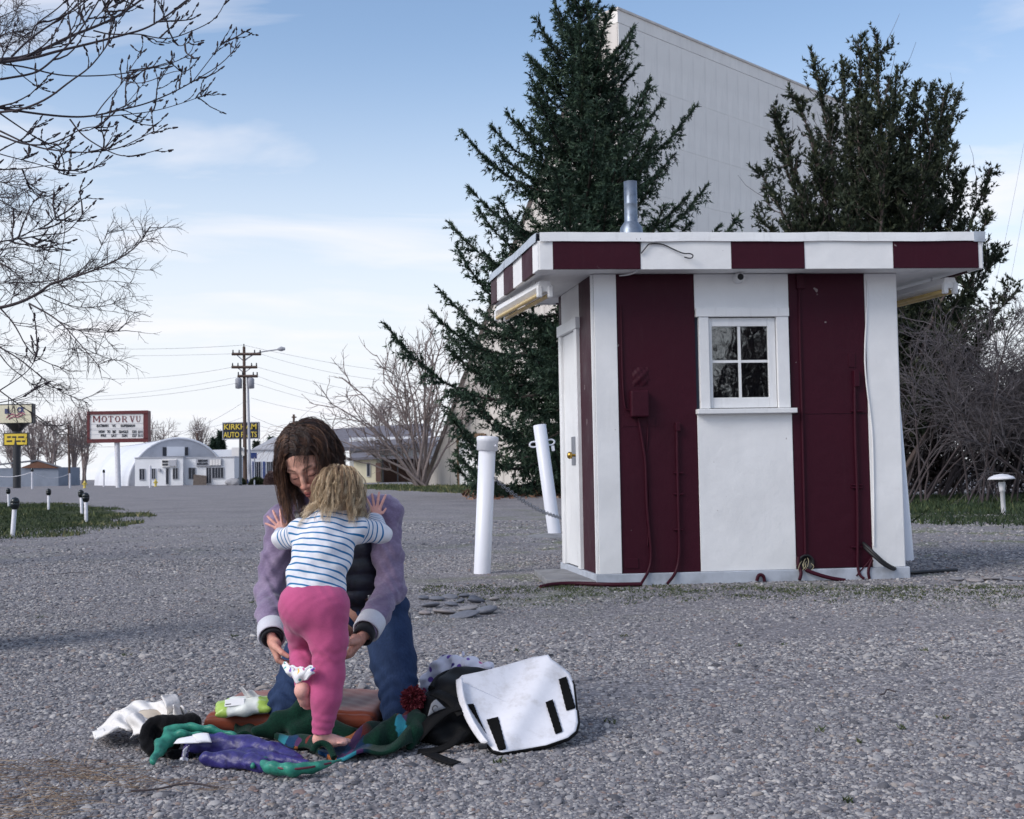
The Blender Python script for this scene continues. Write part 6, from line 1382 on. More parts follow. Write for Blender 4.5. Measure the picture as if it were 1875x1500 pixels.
g.disp(lambda X, Y, Z: .010*(np.abs(np.sin(Z*math.pi/.062))**.5-.75)*-1+.004*np.sin(X*50+Z*20)); g.build('vest', M_vest, woman)
# jeans, belt, shoes
k = NT('denim'); o_ = k.coord('Object'); n1 = k.noise(o_, 4, 4, .5); n2 = k.noise(o_, 800, 2); n3 = k.noise(k.coord('Object', (1, 1, .12)), 160, 3)
c_ = k.ramp(n1.outputs[0], [(.3, srgb(38, 52, 80)), (.55, srgb(50, 67, 100)), (.8, srgb(70, 88, 120))]); c_ = k.mix(.55, c_, k.ramp(n3.outputs[0], [(.3, (.6, .6, .62)), (.7, (1.25, 1.25, 1.25))]), 'MULTIPLY'); k.set(color=c_, rough=.9, spec=.15); k.bump(n2.outputs[0], .3, .002); M_denim = k.m
g = SDF(*box_of([W[q] for q in ('HR', 'HL', 'KR', 'KL', 'AR', 'AL')], .2), .006)
g.ell(W['pel'], (.165, .118, .115), k=.03)
for s_, sg in (('R', -1), ('L', 1)): g.chain([W['H'+s_], W['H'+s_]*.45+W['K'+s_]*.55, W['K'+s_], W['K'+s_]*.5+W['A'+s_]*.5, W['A'+s_]], [.096, .082, .068, .060, .048], .03)
g.clip(W['pel']+np.array([0, 0, .055]), (0, 0, 1)); g.clip((0, 0, .003), (0, 0, -1))
g.disp(lambda X, Y, Z: .0055*np.sin(Z*70+X*60+3*np.sin(X*22))*np.exp(-((Z-.45)/.14)**2)+.006*np.sin(Z*95+Y*60+2*np.sin(X*45))*np.exp(-((Z-.13)/.08)**2)+.0018*np.sin(X*120+Z*70+2*np.sin(Z*30))); g.build('jeans', M_denim, woman)
for s_, sg in (('R', -1), ('L', 1)):
    a, b = W['H'+s_], W['K'+s_]; P_ = [Vector(a*(1-t)+b*t+np.array([sg*(.098-.028*t), -.012, 0])) for t in np.linspace(.05, .95, 9)]
    MB().tube(P_, .0028, 5).build('side_seam', mat('seam_thread', srgb(92, 98, 116), .9, .1), woman)
bc = W['pel']+np.array([0, 0, .035]); M_belt = mat('brown_leather_belt', srgb(72, 46, 38), .5, .15, 20)
MB().tube([Vector(bc+np.array([math.cos(q)*.166, math.sin(q)*.124, 0])) for q in np.linspace(0, 6.2832, 40)], .014, 8).build('belt', M_belt, woman)
MB().box(Vector(bc+np.array([.085, -.122, 0])), (.04, .012, .032)).build('buckle', M_steel, woman, .004)
for s_ in 'RL':
    a = W['A'+s_]; g = SDF(a-.25, a+.25, .006); g.chain([a+np.array([0, -.01, .0]), a+np.array([0, .09, -.01]), a+np.array([0, .19, -.03])], [.048, .046, .038], .03).clip((0, 0, .004), (0, 0, -1)); g.build('shoe', M_black, woman)
# hair: part on the crown, falling forward past the face on one side
M_hairW = hair_mat('brown_hair', [(0.0, srgb(30, 21, 20)), (.4, srgb(58, 41, 36)), (.75, srgb(98, 70, 55)), (1.0, srgb(164, 120, 88))])
rng = np.random.default_rng(3); skull = (hl(0, .014, .042), np.array([.089, .106, .093])*HS, HM); face = (hl(0, -.030, -.012), np.array([.073, .074, .098])*HS, HM)
body_c = [(W['chest']+np.array([0, 0, .0]), np.array([.15, .14, .15]), np.eye(3))]
N = 400; u = unit(rng.normal(size=(N*10, 3))); u = u[(u[:, 2] > -.30) & (u[:, 2] > .58-1.15*(u[:, 1]+.75))][:N]
uf = unit(np.stack([rng.uniform(-.9, .9, 200), -.66+.6*rng.uniform(0, 1, 200)**1.4, np.full(200, .60)+rng.uniform(-.12, .25, 200)], 1))
up_ = unit(np.stack([-.10+rng.normal(0, .05, 90), rng.uniform(-.62, .5, 90), np.full(90, .8)], 1)); u = np.concatenate([u, uf, up_]); N = len(u)
rl = u*np.array([.077, .096, .083])+np.array([0, .014, .042]); roots = HC_+(rl*HS) @ HM.T
part = -.10+rng.normal(0, .03, N); sx = np.where(u[:, 0] > part, 1.0, -1.0); fwd = np.clip(-u[:, 1], 0, 1)
dl_ = np.stack([sx*(1.0-.55*np.abs(u[:, 0])), .15-.25*fwd, .05-1.1*np.abs(u[:, 0]-part)], 1)+rng.normal(0, .08, (N, 3)); d0 = dl_ @ HM.T
cmb = np.stack([sx*(.55-.7*np.abs(u[:, 0])), np.where(sx > 0, .45, .10)-.2*fwd, -1.0+0*sx], 1) @ HM.T+np.array([0, 0, -.5])
lens_ = np.clip(.195+.05*rng.normal(size=N), .10, .29)
G = strands(roots, d0, 14, lens_/13*1.12, np.c_[-.20*sx, .05+0*sx, -1+0*sx], [skull, face]+body_c, (.0075, 6.0), rng, .60, .04, cmb, 9)
gl_ = ((G-HC_) @ HM)/HS; bad = ((gl_[..., 1] < -.040) & (gl_[..., 2] < .046-.35*np.maximum(0, -gl_[..., 0]-.02)) & (gl_[..., 0] > -.064) & (gl_[..., 0] < .060)).any(1); bad &= rng.uniform(size=N) > .05
G = G[~bad]; N2 = len(G); hair_mesh('hair', G, 11, .0062, .00095, M_hairW, woman, rng, np.clip(.44+.17*rng.normal(size=N2)+.06*(sx[~bad] < 0), 0, 1))
nb_ = 190; sb = np.where(rng.uniform(size=nb_) < .52, 1.0, -1.0); q_ = rng.uniform(0, 1, nb_)
u0 = unit(np.stack([-.10+.06*sb*rng.uniform(0, 1, nb_), -.86+.75*q_, .52+.42*q_], 1)); u1 = unit(np.stack([sb*(.97+0*q_), -.42+.55*q_+rng.normal(0, .06, nb_), .05-.25*rng.uniform(0, 1, nb_)], 1)); om = np.arccos(np.clip((u0*u1).sum(1), -1, 1))[:, None, None]; tt = np.linspace(0, 1, 9)[None, :, None]
us = (np.sin((1-tt)*om)*u0[:, None]+np.sin(tt*om)*u1[:, None])/np.sin(om); lp = us*(np.array([.080, .0985, .086])+rng.uniform(0, .006, (nb_, 1, 1)))+np.array([0, .014, .042]); Pw = HC_+(lp*HS) @ HM.T
dn = unit(Pw[:, -1]-Pw[:, -2]); Pd = grow(Pw[:, -1], dn*.4+np.array([0, 0, -1.]), rng.uniform(.05, .15, nb_), 7, (0, 0, -.4), .04, rng); hair_mesh('fringe', np.concatenate([Pw, Pd[:, 1:]], 1), 10, .0042, .0009, M_hairW, woman, rng, np.clip(.46+.17*rng.normal(size=nb_), 0, 1))
g = SDF(HC_-.25, HC_+.25, .004); g.ell(skull[0], np.array([.0765, .0955, .082])*HS, HM, .01); g.ell(hl(0, .05, -.03), np.array([.070, .055, .085])*HS, HM, .03); g.ell(hl(0, -.102, -.010), np.array([.066, .08, .080])*HS, HM, .012, 'sub')
me_o = g.build('scalp_hair', M_hairW, woman, lambda V: {'tone': ('FLOAT', np.full(len(V), .12))})
# wind-blown loose strands
f_ = rng.choice(N, 26); Gl = strands(roots[f_]+0*d0[f_], d0[f_]*.8+np.array([.1, 0, .15])+rng.normal(0, .3, (26, 3)), 14, .011, (.25, 0, -.8), [skull], (.012, 7), rng, .88, .05); hair_mesh('loose_hair', Gl, 1, .001, .0007, M_hairW, woman, rng, np.full(26, .6))

# ------------------------------------------------------------------ standing toddler, fully dressed
child = thing('person', 'toddler with curly blond hair in striped shirt and pink leggings, seen from behind', 'person', at(590, 1365, 4.03)); child.location.z = 0.03
K = dict(pel=A3(574, 1098, 4.08), waist=A3(580, 1050, 4.12), mid=A3(594, 1008, 4.16), chest=A3(604, 972, 4.20), neck=A3(614, 938, 4.22), SA=A3(549, 976, 4.21), SB=A3(655, 970, 4.21), EA=A3(519, 988, 4.28), EB=A3(697, 976, 4.28), WA=A3(515, 980, 4.42), WB=A3(685, 950, 4.42),
         HA=A3(550, 1112, 4.09), HB=A3(602, 1110, 4.06), KA=A3(556, 1192, 4.20), KB=A3(602, 1236, 4.05), AA=A3(556, 1250, 4.06), AB=A3(590, 1338, 4.04))
CH = A3(619, 902, 4.24); CM = np.array(Matrix.Rotation(R(8), 3, 'Y') @ Matrix.Rotation(R(200), 3, 'Z') @ Matrix.Rotation(R(20), 3, 'X'))
ch = lambda x, y, z: CH+CM @ np.array([x, y, z])
g = SDF(CH-.2, CH+.2, .0035); g.ell(ch(0, .01, .02), (.066, .080, .070), CM, .02).ell(ch(0, -.02, -.02), (.056, .050, .066), CM, .03).ell(ch(0, -.045, -.035), (.040, .030, .035), CM, .02).ell(ch(0, -.075, -.02), (.008, .010, .008), CM, .01)
for q in (-1, 1): g.ell(ch(q*.068, .01, -.012), (.007, .016, .022), CM, .006); g.ell(ch(q*.026, -.068, .002), (.012, .008, .008), CM, .006, 'sub')
g.cone(ch(-.014, -.070, -.050), ch(.014, -.070, -.050), .005, k=.006); g.cone(ch(0, .02, -.045), K['neck'], .036, .038, .015)
V, F = g.surface(); V = lap(V, F, .5); l_ = (V-CH) @ CM; c = np.repeat(SK_C[None], len(V), 0); c = blend(c, srgb(222, 132, 128), .5*np.exp(-((np.abs(l_[:, 0])-.036)**2+(l_[:, 2]+.03)**2)/.018**2)*(l_[:, 1] < -.03)); c = blend(c, srgb(190, 96, 96), .7*(1-ss(np.abs(l_[:, 2]+.05), .004, .007))*(1-ss(np.abs(l_[:, 0]), .014, .018))*(l_[:, 1] < -.05))
hp = (V, F, c)
g = SDF(*box_of(list(K.values())+[np.array([K['AB'][0], 4.0, .0])], .14), .006)
g.ell(K['pel'], (.085, .07, .075), k=.03).chain([K['pel'], K['waist'], K['mid'], K['chest'], K['neck']], [.075, .072, .075, .07, .036], .03).cone(K['SA'], K['SB'], .036, .036, .03)
for s_ in 'AB': g.chain([K['S'+s_], K['E'+s_], K['W'+s_]], [.032, .026, .019], .012); g.chain([K['H'+s_], K['K'+s_], K['A'+s_]], [.055, .04, .027], .02)
V, F = g.surface(); tp_ = (V, F, np.repeat(SK_C[None], len(V), 0))
# feet: one flat on the blanket, one hanging relaxed
def foot(ank, heel, toe, side, h=.0025):
    g = SDF(*box_of([ank, heel, toe], .06), h); mid = heel*.45+toe*.55; g.cone(ank, heel+np.array([0, 0, .004]), .026, .023, .015).cone(heel, mid, .022, .021, .015).cone(mid, toe, .021, .018, .012, flat=((0, 0, 1), 1.25)); f = unit(toe-heel)
    for i in range(5):
        b = toe+side*(.020-.010*i)+f*(-.001*i**1.5); r = (.0088, .0066, .0062, .0058, .0054)[i]; g.cone(b-f*.004, b+f*(.016-.0022*i), r, r*.95, .0025)
    V, F = g.surface(); return lap(V, F, .5), F
hB = A3(586, 1353, 4.045); hB[2] = .055; tB = A3(628, 1362, 4.05); tB[2] = .046; sB = unit(np.array([0, 1., 0])); VfB, FfB = foot(K['AB']-np.array([0, 0, .01]), hB, tB, sB)
hA = A3(553, 1266, 4.035); tA = A3(563, 1292, 4.075); VfA, FfA = foot(K['AA'], hA, tA, unit(np.array([1., 0, 0])))
thc = [((.5, .85, .2), .024, .0105, .0085), ((.75, .55, .2), .018, .0085, .007), ((.85, .4, .1), .014, .007, .006)]
flat_c = [(.08, .12, .1)]*4
VhA, FhA = hand(K['WA']+np.array([.0, .035, .006]), (-.50, .10, .80), (.1, 1, 0), (.8, 0, .35), .56, flat_c, .34, thc, .0017, rr=.0098, palm=.07)
VhB, FhB = hand(K['WB']+np.array([.0, .035, .004]), (.05, .10, .97), (-.1, 1, 0), (1, 0, -.1), .56, flat_c, .30, thc, .0017, rr=.0098, palm=.07)
joined('body', [hp, tp_]+[(v, f, hand_col(v, SK_C, flush=.9)) for v, f in ((VfB, FfB), (VfA, FfA), (VhA, FhA), (VhB, FhB))], M_skin, child)
# striped shirt
k = NT('striped_jersey'); a = k.new('ShaderNodeAttribute', attribute_name='band'); fr_n = k.math('FRACT', k.math('DIVIDE', a.outputs['Fac'], .0238)); n1 = k.noise(k.coord('Object'), 35, 4); n2 = k.noise(k.coord('Object'), 900, 2)
st_ = k.ramp(k.math('ADD', fr_n, k.math('MULTIPLY', n1.outputs[0], .05)), [(.0, (0, 0, 0)), (.60, (0, 0, 0)), (.63, (1, 1, 1)), (.86, (1, 1, 1)), (.89, (0, 0, 0))])
k.set(color=k.mix(st_, k.ramp(n1.outputs[0], [(.3, srgb(212, 212, 220)), (.7, srgb(232, 232, 236))]), k.ramp(n2.outputs[0], [(.3, srgb(30, 96, 146)), (.7, srgb(52, 126, 176))])), rough=.9, spec=.15); k.bump(n2.outputs[0], .2, .002); M_jersey = k.m
g = SDF(*box_of([K[q] for q in ('SA', 'SB', 'EA', 'EB', 'WA', 'WB', 'neck', 'pel')], .12), .0042)
hem = A3(576, 1086, 4.09); g.ell(hem+np.array([0, 0, -.035]), (.116, .088, .06), k=.03)
g.cone(hem, K['waist'], .098, .092, .04, flat=((0, 1, 0), 1.18)).cone(K['waist'], K['mid'], .092, .092, .04, flat=((0, 1, 0), 1.15)).cone(K['mid'], K['chest'], .092, .082, .04).cone(K['SA'], K['SB'], .045, .045, .04).cone(K['chest'], K['neck'], .06, .042, .03)
for s_ in 'AB': g.chain([K['S'+s_], K['E'+s_], K['W'+s_]*.92+K['E'+s_]*.08], [.045, .037, .030], .012)
g.clip(hem+np.array([0, 0, -.012]), (.10, -.25, -1)); g.disp(lambda X, Y, Z: .0028*np.sin(X*55+Z*38+2*np.sin(Z*30))+.0022*np.sin(Z*75-X*45)+.0012*np.sin(X*140+Z*60))
def band(V):
    sp = [K['pel'], K['waist'], K['mid'], K['chest'], K['neck']]; up_b = unit(K['chest']-K['pel']); b = (V-K['pel']) @ up_b+.75*((V[:, 0]-K['mid'][0])**2)*-1.6+.10
    for s_ in 'AB':
        S0, E0, W0 = K['S'+s_], K['E'+s_], K['W'+s_]
        def dseg(a, c): v = c-a; t = np.clip(((V-a) @ v)/(v @ v), 0, 1); return np.linalg.norm(V-a-t[:, None]*v, axis=1), t*np.linalg.norm(v)
        d1, t1 = dseg(S0, E0); d2, t2 = dseg(E0, W0); L1_ = np.linalg.norm(E0-S0); arm = np.where(d2 < d1, L1_+t2, t1); out = ((V-S0) @ unit(E0-S0)) > .004
        b = np.where(out & (np.minimum(d1, d2) < .062) & (np.minimum(d1, d2) < .052+.012), arm+.004, b)
    return {'band': ('FLOAT', b+1.0)}
g.build('shirt', M_jersey, child, band, 3)
# pink leggings, waist to ankle
M_pink = cloth('pink_jersey', srgb(186, 84, 128), .88, 800, .10, .2)
g = SDF(*box_of([K[q] for q in ('HA', 'HB', 'KA', 'KB', 'AA', 'AB', 'pel')], .13), .0042); g.ell(K['pel'], (.108, .084, .075), k=.03).ell(K['pel']+np.array([0, 0, -.03]), (.104, .082, .06), k=.04)
g.chain([K['HA'], K['HA']*.5+K['KA']*.5, K['KA'], K['AA']*.35+K['KA']*.65, K['AA']], [.066, .056, .047, .043, .031], .02); g.chain([K['HB'], K['HB']*.5+K['KB']*.5, K['KB'], K['KB']*.6+K['AB']*.4, K['AB']], [.068, .062, .052, .050, .034], .02)
g.ell(K['pel']+np.array([0, -.012, -.035]), (.092, .082, .085), k=.05); g.clip(K['AB']+np.array([0, 0, -.008]), (.0, 0, -1)); g.clip(K['pel']+np.array([0, 0, .06]), (0, 0, 1))
g.disp(lambda X, Y, Z: .0006*np.sin(Z*45+X*60+4*np.sin(X*33+Z*27))+.0005*np.sin(Z*90-X*120+3*np.sin(Y*60+Z*35))+.0022*np.sin(Z*150+X*55+2*np.sin(X*70))*np.exp(-((Z-.335)/.03)**2)+.0016*np.sin(Z*230+X*40)*np.exp(-((Z-.10)/.04)**2)); g.build('leggings', M_pink, child)
# curls
M_hairC = hair_mat('blond_hair', [(0.0, srgb(92, 70, 56)), (.35, srgb(158, 130, 102)), (.7, srgb(212, 186, 150)), (1.0, srgb(244, 228, 198))])
rng = np.random.default_rng(6); sk = (ch(0, .010, .022), np.array([.066, .080, .0705]), CM); N = 420; u = unit(rng.normal(size=(N*5, 3))); u = u[(u[:, 2] > -.35) & (u[:, 1] > -.75)][:N]; N = len(u)
roots = ch(0, .010, .022)+(u*np.array([.066, .080, .071])) @ CM.T; N = len(u); hz = unit(np.stack([u[:, 0]+rng.normal(0, .05, N), u[:, 1]+.22, 0*u[:, 0]], 1)); tang = hz*(.25+u[:, 2:3].clip(0, 1))+np.array([0, 0, -1])*(1-u[:, 2:3].clip(0, 1)); d0 = tang @ CM.T+rng.normal(0, .12, (N, 3)); ln = np.clip(.100+.030*rng.normal(size=N), .05, .17)
bk = (K['chest'], np.array([.108, .092, .108]), np.eye(3)); G = strands(roots, d0, 13, ln/12*1.15, (0, -.05, -1), [sk, bk], (.0085, 10.5), rng, .58, .015, d0*1.0, 3)
hair_mesh('hair', G, 12, .0042, .0006, M_hairC, child, rng, np.clip(.56+.28*rng.normal(size=N), 0, 1))
g = SDF(CH-.2, CH+.2, .005); g.ell(sk[0], (.0665, .0805, .0715), CM, .01).ell(ch(0, .035, -.03), (.058, .05, .05), CM, .03).ell(ch(0, -.10, -.03), (.07, .06, .08), CM, .01, 'sub'); g.build('scalp_hair', M_hairC, child, lambda V: {'tone': ('FLOAT', np.full(len(V), .3))})
# small printed cloth held between the hands
k = NT('flower_print'); vo = k.new('ShaderNodeTexVoronoi'); vo.inputs['Scale'].default_value = 42; k.link(k.coord('Object'), vo.inputs['Vector']); spot = k.ramp(vo.outputs['Distance'], [(.28, (1, 1, 1)), (.36, (0, 0, 0))]); sp_ = k.new('ShaderNodeSeparateColor'); k.link(vo.outputs['Color'], sp_.inputs[0])
ink = k.ramp(sp_.outputs[0], [(0, srgb(206, 92, 150)), (.33, srgb(236, 190, 90)), (.55, srgb(90, 170, 160)), (.8, srgb(130, 100, 180))], 'CONSTANT'); k.set(color=k.mix(spot, srgb(226, 226, 230), ink), rough=.9, spec=.15); M_print = k.m
hR, hLp = A3(519, 1213, 4.16), A3(574, 1220, 3.965); mb = MB()
def cl(u, v):
    p = Vector(hR).lerp(Vector(hLp), u); sag = math.sin(math.pi*u)
    return p+Vector((.004*math.sin(v*8), .010*math.sin(u*15+v*4)*(.3+v)-.02*sag, -.006*sag-v*(.018+.032*sag)+.003*math.sin(u*23)))
mb.grid(cl, 40, 10); o = mb.build('printed_cloth', M_print, None, 0, .006); tag(o, 'small white flower-printed cloth held between the kneeling person\'s hands', 'cloth')
# ================================================================== THINGS ON THE GROUND
def pxgrid(poly_fn, nu, nv, depth): return lambda u, v: at(*poly_fn(u, v), depth(*poly_fn(u, v)))
# ---- kneeling pad
M_pad = cloth('rust_nylon', srgb(138, 70, 50), .45, 1200, .12, .12, .1, 9)
k_ = bpy.data.materials['rust_nylon'].node_tree.nodes['Principled BSDF']; k_.inputs['Roughness'].default_value = .42
pc = np.array([(col(402, 4.7, 1290)+col(702, 4.5, 1300))/2, 4.69, .032]); RZ = np.array(Matrix.Rotation(R(-3), 3, 'Z'))
g = SDF(pc-np.array([.45, .4, .08]), pc+np.array([.45, .4, .12]), .009); hx = (col(702, 4.5, 1300)-col(402, 4.7, 1290))/2
g.rbox(pc, (hx, .265, .036), .034, RZ, .02)
def padq(X, Y, Z):
    x = (X-pc[0])*RZ[0, 0]+(Y-pc[1])*RZ[1, 0]; y = (X-pc[0])*RZ[0, 1]+(Y-pc[1])*RZ[1, 1]
    return .012*np.exp(-(np.abs(np.abs(y)-.232)/.010)**2)*(Z > .03)-.006*np.cos(x*8)+.002*np.sin(x*70+y*35)*np.sin(y*50)
g.disp(padq); o = g.build('kneeling_pad', M_pad); tag(o, 'rust orange padded mat under the kneeling person', 'mat')
# ---- wipes pack
k = NT('wipes_film'); o_ = k.coord('Object'); sx = k.new('ShaderNodeSeparateXYZ'); k.link(o_, sx.inputs[0]); nz = k.noise(o_, 30, 3)
e_m = k.ramp(k.math('ADD', k.math('ABSOLUTE', sx.outputs[0]), k.math('MULTIPLY', nz.outputs[0], .03)), [(.068, (0, 0, 0)), (.074, (1, 1, 1))]); k.set(color=k.mix(e_m, srgb(224, 228, 222), srgb(166, 196, 92)), rough=.32, spec=.5); k.bump(nz.outputs[0], .4, .01); M_wipes = k.m
w = thing('wipes_pack', 'green and white plastic wipes packet lying on the rust mat', 'wipes pack', at(447, 1300, 4.5))
g = SDF((-.14, -.09, -.05), (.14, .09, .07), .0035); g.ell((0, 0, 0), (.098, .055, .027), k=.01).rbox((0, 0, -.005), (.10, .05, .012), .01, None, .02).cone((-.098, -.045, -.004), (-.098, .045, -.004), .004, k=.006).cone((.098, -.045, -.004), (.098, .045, -.004), .004, k=.006)
g.disp(lambda X, Y, Z: .0022*np.sin(X*90+Y*50)+.0015*np.sin(Y*160-X*60)); po = g.build('packet', M_wipes, None); po.parent = w; po.matrix_parent_inverse = Matrix.Identity(4)
w.location = at(447, 1298, 4.44); w.location.z = .098; w.rotation_euler = (R(16), R(-4), R(7))
pl = MB().box((-.03, -.022, .0265), (.07, .034, .002), Matrix.Rotation(R(20), 3, 'X')); q = pl.build('print_label', mat('label_white', srgb(232, 232, 232), .4, .04), None); q.parent = w
M_tissue = mat('tissue', srgb(226, 224, 222), .9, .05, 20, bump=.3)
q = MB().grid(lambda u, v: Vector((.01+u*.05-.02*v, .005+.012*math.sin(u*9)*v, .024+v*.045*(1-.5*u))), 8, 8).build('tissue', M_tissue, None, 0, .0015); q.parent = w
lm = MB()
for i, (x, y, ww) in enumerate(((-.055, -.015, .016), (-.034, -.015, .012), (-.052, -.027, .02))): lm.box((x, y-.002, .0285-(.004 if y < -.02 else 0)), (ww, .005, .001), Matrix.Rotation(R(20), 3, 'X'))
q = lm.build('label_print', M_letter_k, None); q.parent = w
# ---- crumpled white disposable liner
M_liner = mat('liner_white', srgb(222, 219, 216), .85, .06, 18, bump=.5, bscale=70, bdist=.006); M_liner_in = mat('liner_inside', srgb(196, 182, 164), .9, .06, 12)
dp = thing('crumpled_liner', 'crumpled white disposable diaper left on the gravel', 'diaper', gnd(260, 1345))
def dpx(u, v):        # outline in the photo, bowl opening towards the camera
    xs_ = [176, 215, 250, 300, 345]; bot = [1354, 1332, 1343, 1350, 1318]; topy = [1336, 1304, 1286, 1284, 1302]
    q = u*4; i = min(3, int(q)); f = q-i; x = xs_[i]*(1-f)+xs_[i+1]*f; b = bot[i]*(1-f)+bot[i+1]*f; t = topy[i]*(1-f)+topy[i+1]*f; return x+4*math.sin(v*9+u*3), b*(1-v)+t*v+2.0*math.sin(u*21)*v
dd = lambda x, y, v, u: 4.19+.26*v+.035*math.sin(u*14)*v+.02*math.sin(u*31+v*7)
mb = MB().grid(lambda u, v: at(*dpx(u, v), dd(0, 0, v, u)), 44, 18); mb.build('outer_sheet', M_liner, dp, 0, .008)
mb = MB().grid(lambda u, v: at(238+u*62+6*math.sin(v*5), 1352-10*u*0-v*38-8*math.sin(u*6), 4.12+.10*v+.03*math.sin(u*11+v*3)), 24, 12); mb.build('folded_flap', M_liner, dp, 0, .008)
mb = MB().grid(lambda u, v: at(246+u*56, 1332-v*26-6*math.sin(u*3.1), 4.20+.22*v-.03*math.sin(u*3.1)), 16, 10); mb.build('inner_pad', M_liner_in, dp, 0, .006)
mb = MB().grid(lambda u, v: at(300+u*26+6*math.sin(v*4), 1322-v*48+7*u*math.sin(v*6), 4.30+.08*u+.03*math.sin(v*8)), 12, 16); mb.build('ruffle', M_liner, dp, 0, .006)
mb = MB().grid(lambda u, v: at(318+u*27, 1326-v*36+10*u*v+3*math.sin(u*9), 4.27+.10*u+.03*math.sin(u*8+v*5)), 12, 12); mb.build('ruffle', M_liner, dp, 0, .006)
mb = MB().grid(lambda u, v: at(173+u*22-v*4, 1354-v*14-u*6, 4.22+.04*v), 6, 4); mb.build('tape_tab', M_tissue, dp, 0, .003)
# ---- child's jacket
M_purple = NT('purple_nylon'); k = M_purple; o_ = k.coord('Object'); n1 = k.noise(o_, 26, 4, .6, .6); k.set(color=k.ramp(n1.outputs[0], [(.3, srgb(34, 30, 84)), (.6, srgb(54, 49, 118)), (.8, srgb(76, 72, 142))]), rough=.42, spec=.45); k.bump(n1.outputs[0], .5, .012); M_purple = k.m
k = NT('teal_nylon'); o_ = k.coord('Object'); n1 = k.noise(o_, 40, 4, .6); k.set(color=k.ramp(n1.outputs[0], [(.3, srgb(30, 104, 90)), (.7, srgb(56, 146, 124))]), rough=.45, spec=.4); k.bump(n1.outputs[0], .4, .006); M_teal = k.m
M_fleece = cloth('black_fleece', srgb(9, 9, 14), .98, 160, .2, 1.0, .06)
jk = thing('quilted_jacket', 'purple quilted child jacket with teal trim and black fleece collar', 'jacket', gnd(440, 1395))
def path(px): return [A3(x, y, Y) for x, y, Y in px]
g = SDF(*box_of(path([(340, 1380, 4.1), (560, 1400, 3.84)]), .13), .0045)
g.chain(path([(352, 1362, 4.06), (400, 1364, 4.06), (450, 1368, 4.04), (500, 1378, 3.98), (545, 1394, 3.88)]), [.030, .036, .038, .034, .02], .012); g.chain(path([(378, 1390, 3.91), (420, 1391, 3.90), (460, 1397, 3.86), (485, 1401, 3.82)]), [.022, .030, .029, .022], .010); g.chain(path([(440, 1380, 3.97), (500, 1393, 3.88), (560, 1398, 3.84)]), [.024, .026, .014], .012)
g.clip((0, 0, .006), (0, 0, -1)); g.disp(lambda X, Y, Z: -.0045*np.abs(np.sin(X*30+Y*10+.6*np.sin(Z*60)))**.6+.003+.0022*np.sin(X*60-Z*110+Y*60)+.0010*np.sin(Z*170+X*110)); g.build('shell', M_purple, jk)
g = SDF(*box_of(path([(275, 1398, 3.86), (460, 1355, 4.1)]), .1), .004)
g.chain(path([(279, 1395, 3.86), (296, 1366, 4.0), (316, 1338, 4.08)]), [.010, .024, .022], .01, flat=((.5, .5, .3), 1.6)); g.chain(path([(312, 1336, 4.08), (345, 1333, 4.10), (385, 1337, 4.10), (425, 1347, 4.09), (452, 1358, 4.07)]), [.020, .024, .022, .016, .008], .01, flat=((0, .6, .8), 1.7)); g.chain(path([(300, 1362, 4.02), (330, 1346, 4.05), (370, 1345, 4.06)]), [.022, .022, .012], .015, flat=((0, .6, .8), 1.7))
g.clip((0, 0, .004), (0, 0, -1)); g.disp(lambda X, Y, Z: .0025*np.sin(X*110+Y*60+Z*50)); g.build('collar_trim', M_teal, jk)
g = SDF(*box_of(path([(480, 1405, 3.75), (625, 1392, 3.86)]), .1), .004); g.chain(path([(484, 1398, 3.82), (500, 1407, 3.76), (535, 1410, 3.74), (575, 1405, 3.77), (622, 1392, 3.86)]), [.018, .027, .028, .023, .006], .012, flat=((0, .5, .85), 1.5)); g.clip((0, 0, .004), (0, 0, -1)); g.disp(lambda X, Y, Z: .0022*np.sin(X*130+Z*60)); hm_ = g.build('hem_trim', M_teal, jk)
g = SDF(*box_of(path([(462, 1398, 3.83), (484, 1400, 3.83)]), .06), .004); g.chain(path([(463, 1403, 3.81), (470, 1394, 3.85), (486, 1391, 3.86)]), [.009, .012, .010], .01); g.build('cuff_trim', M_teal, jk)
M_zip = mat('maroon_zip', srgb(96, 34, 52), .5, .1); MB().tube(smooth_path([at(493, 1402, 3.755), at(520, 1409, 3.715), at(560, 1407, 3.722), at(606, 1397, 3.80)]), .0035, 5).build('zip', M_zip, jk)
g = SDF(*box_of(path([(262, 1318, 4.0), (330, 1390, 4.2)]), .09), .0045); q = [A3(294+27*math.cos(t), 1350-29*math.sin(t), 4.10+.03*math.sin(t)) for t in np.linspace(0, 6.283, 13)]; g.chain(q, [.020]*13, .012).ell(A3(296, 1356, 4.14), (.05, .03, .05), k=.02); g.chain(path([(310, 1322, 4.12), (350, 1322, 4.14), (385, 1332, 4.14)]), [.022, .026, .014], .02); g.chain(path([(318, 1385, 4.04), (350, 1382, 4.05)]), [.022, .02], .02)
g.clip((0, 0, .004), (0, 0, -1)); g.disp(lambda X, Y, Z: .002*np.sin(X*230+Y*190)*np.sin(Z*210)); g.build('fleece_collar', M_fleece, jk)
def strip(px4, Y4, name, m, parent, n=6, th=.002):
    a, b, c, d = [at(x, y, Y) for (x, y), Y in zip(px4, Y4)]
    return MB().grid(lambda u, v: a.lerp(b, u).lerp(d.lerp(c, u), v)+Vector((0, 0, .004*math.sin(u*3.1))), n, 3).build(name, m, parent, 0, th)
M_tag = mat('tag_white', srgb(226, 226, 232), .6, .04)
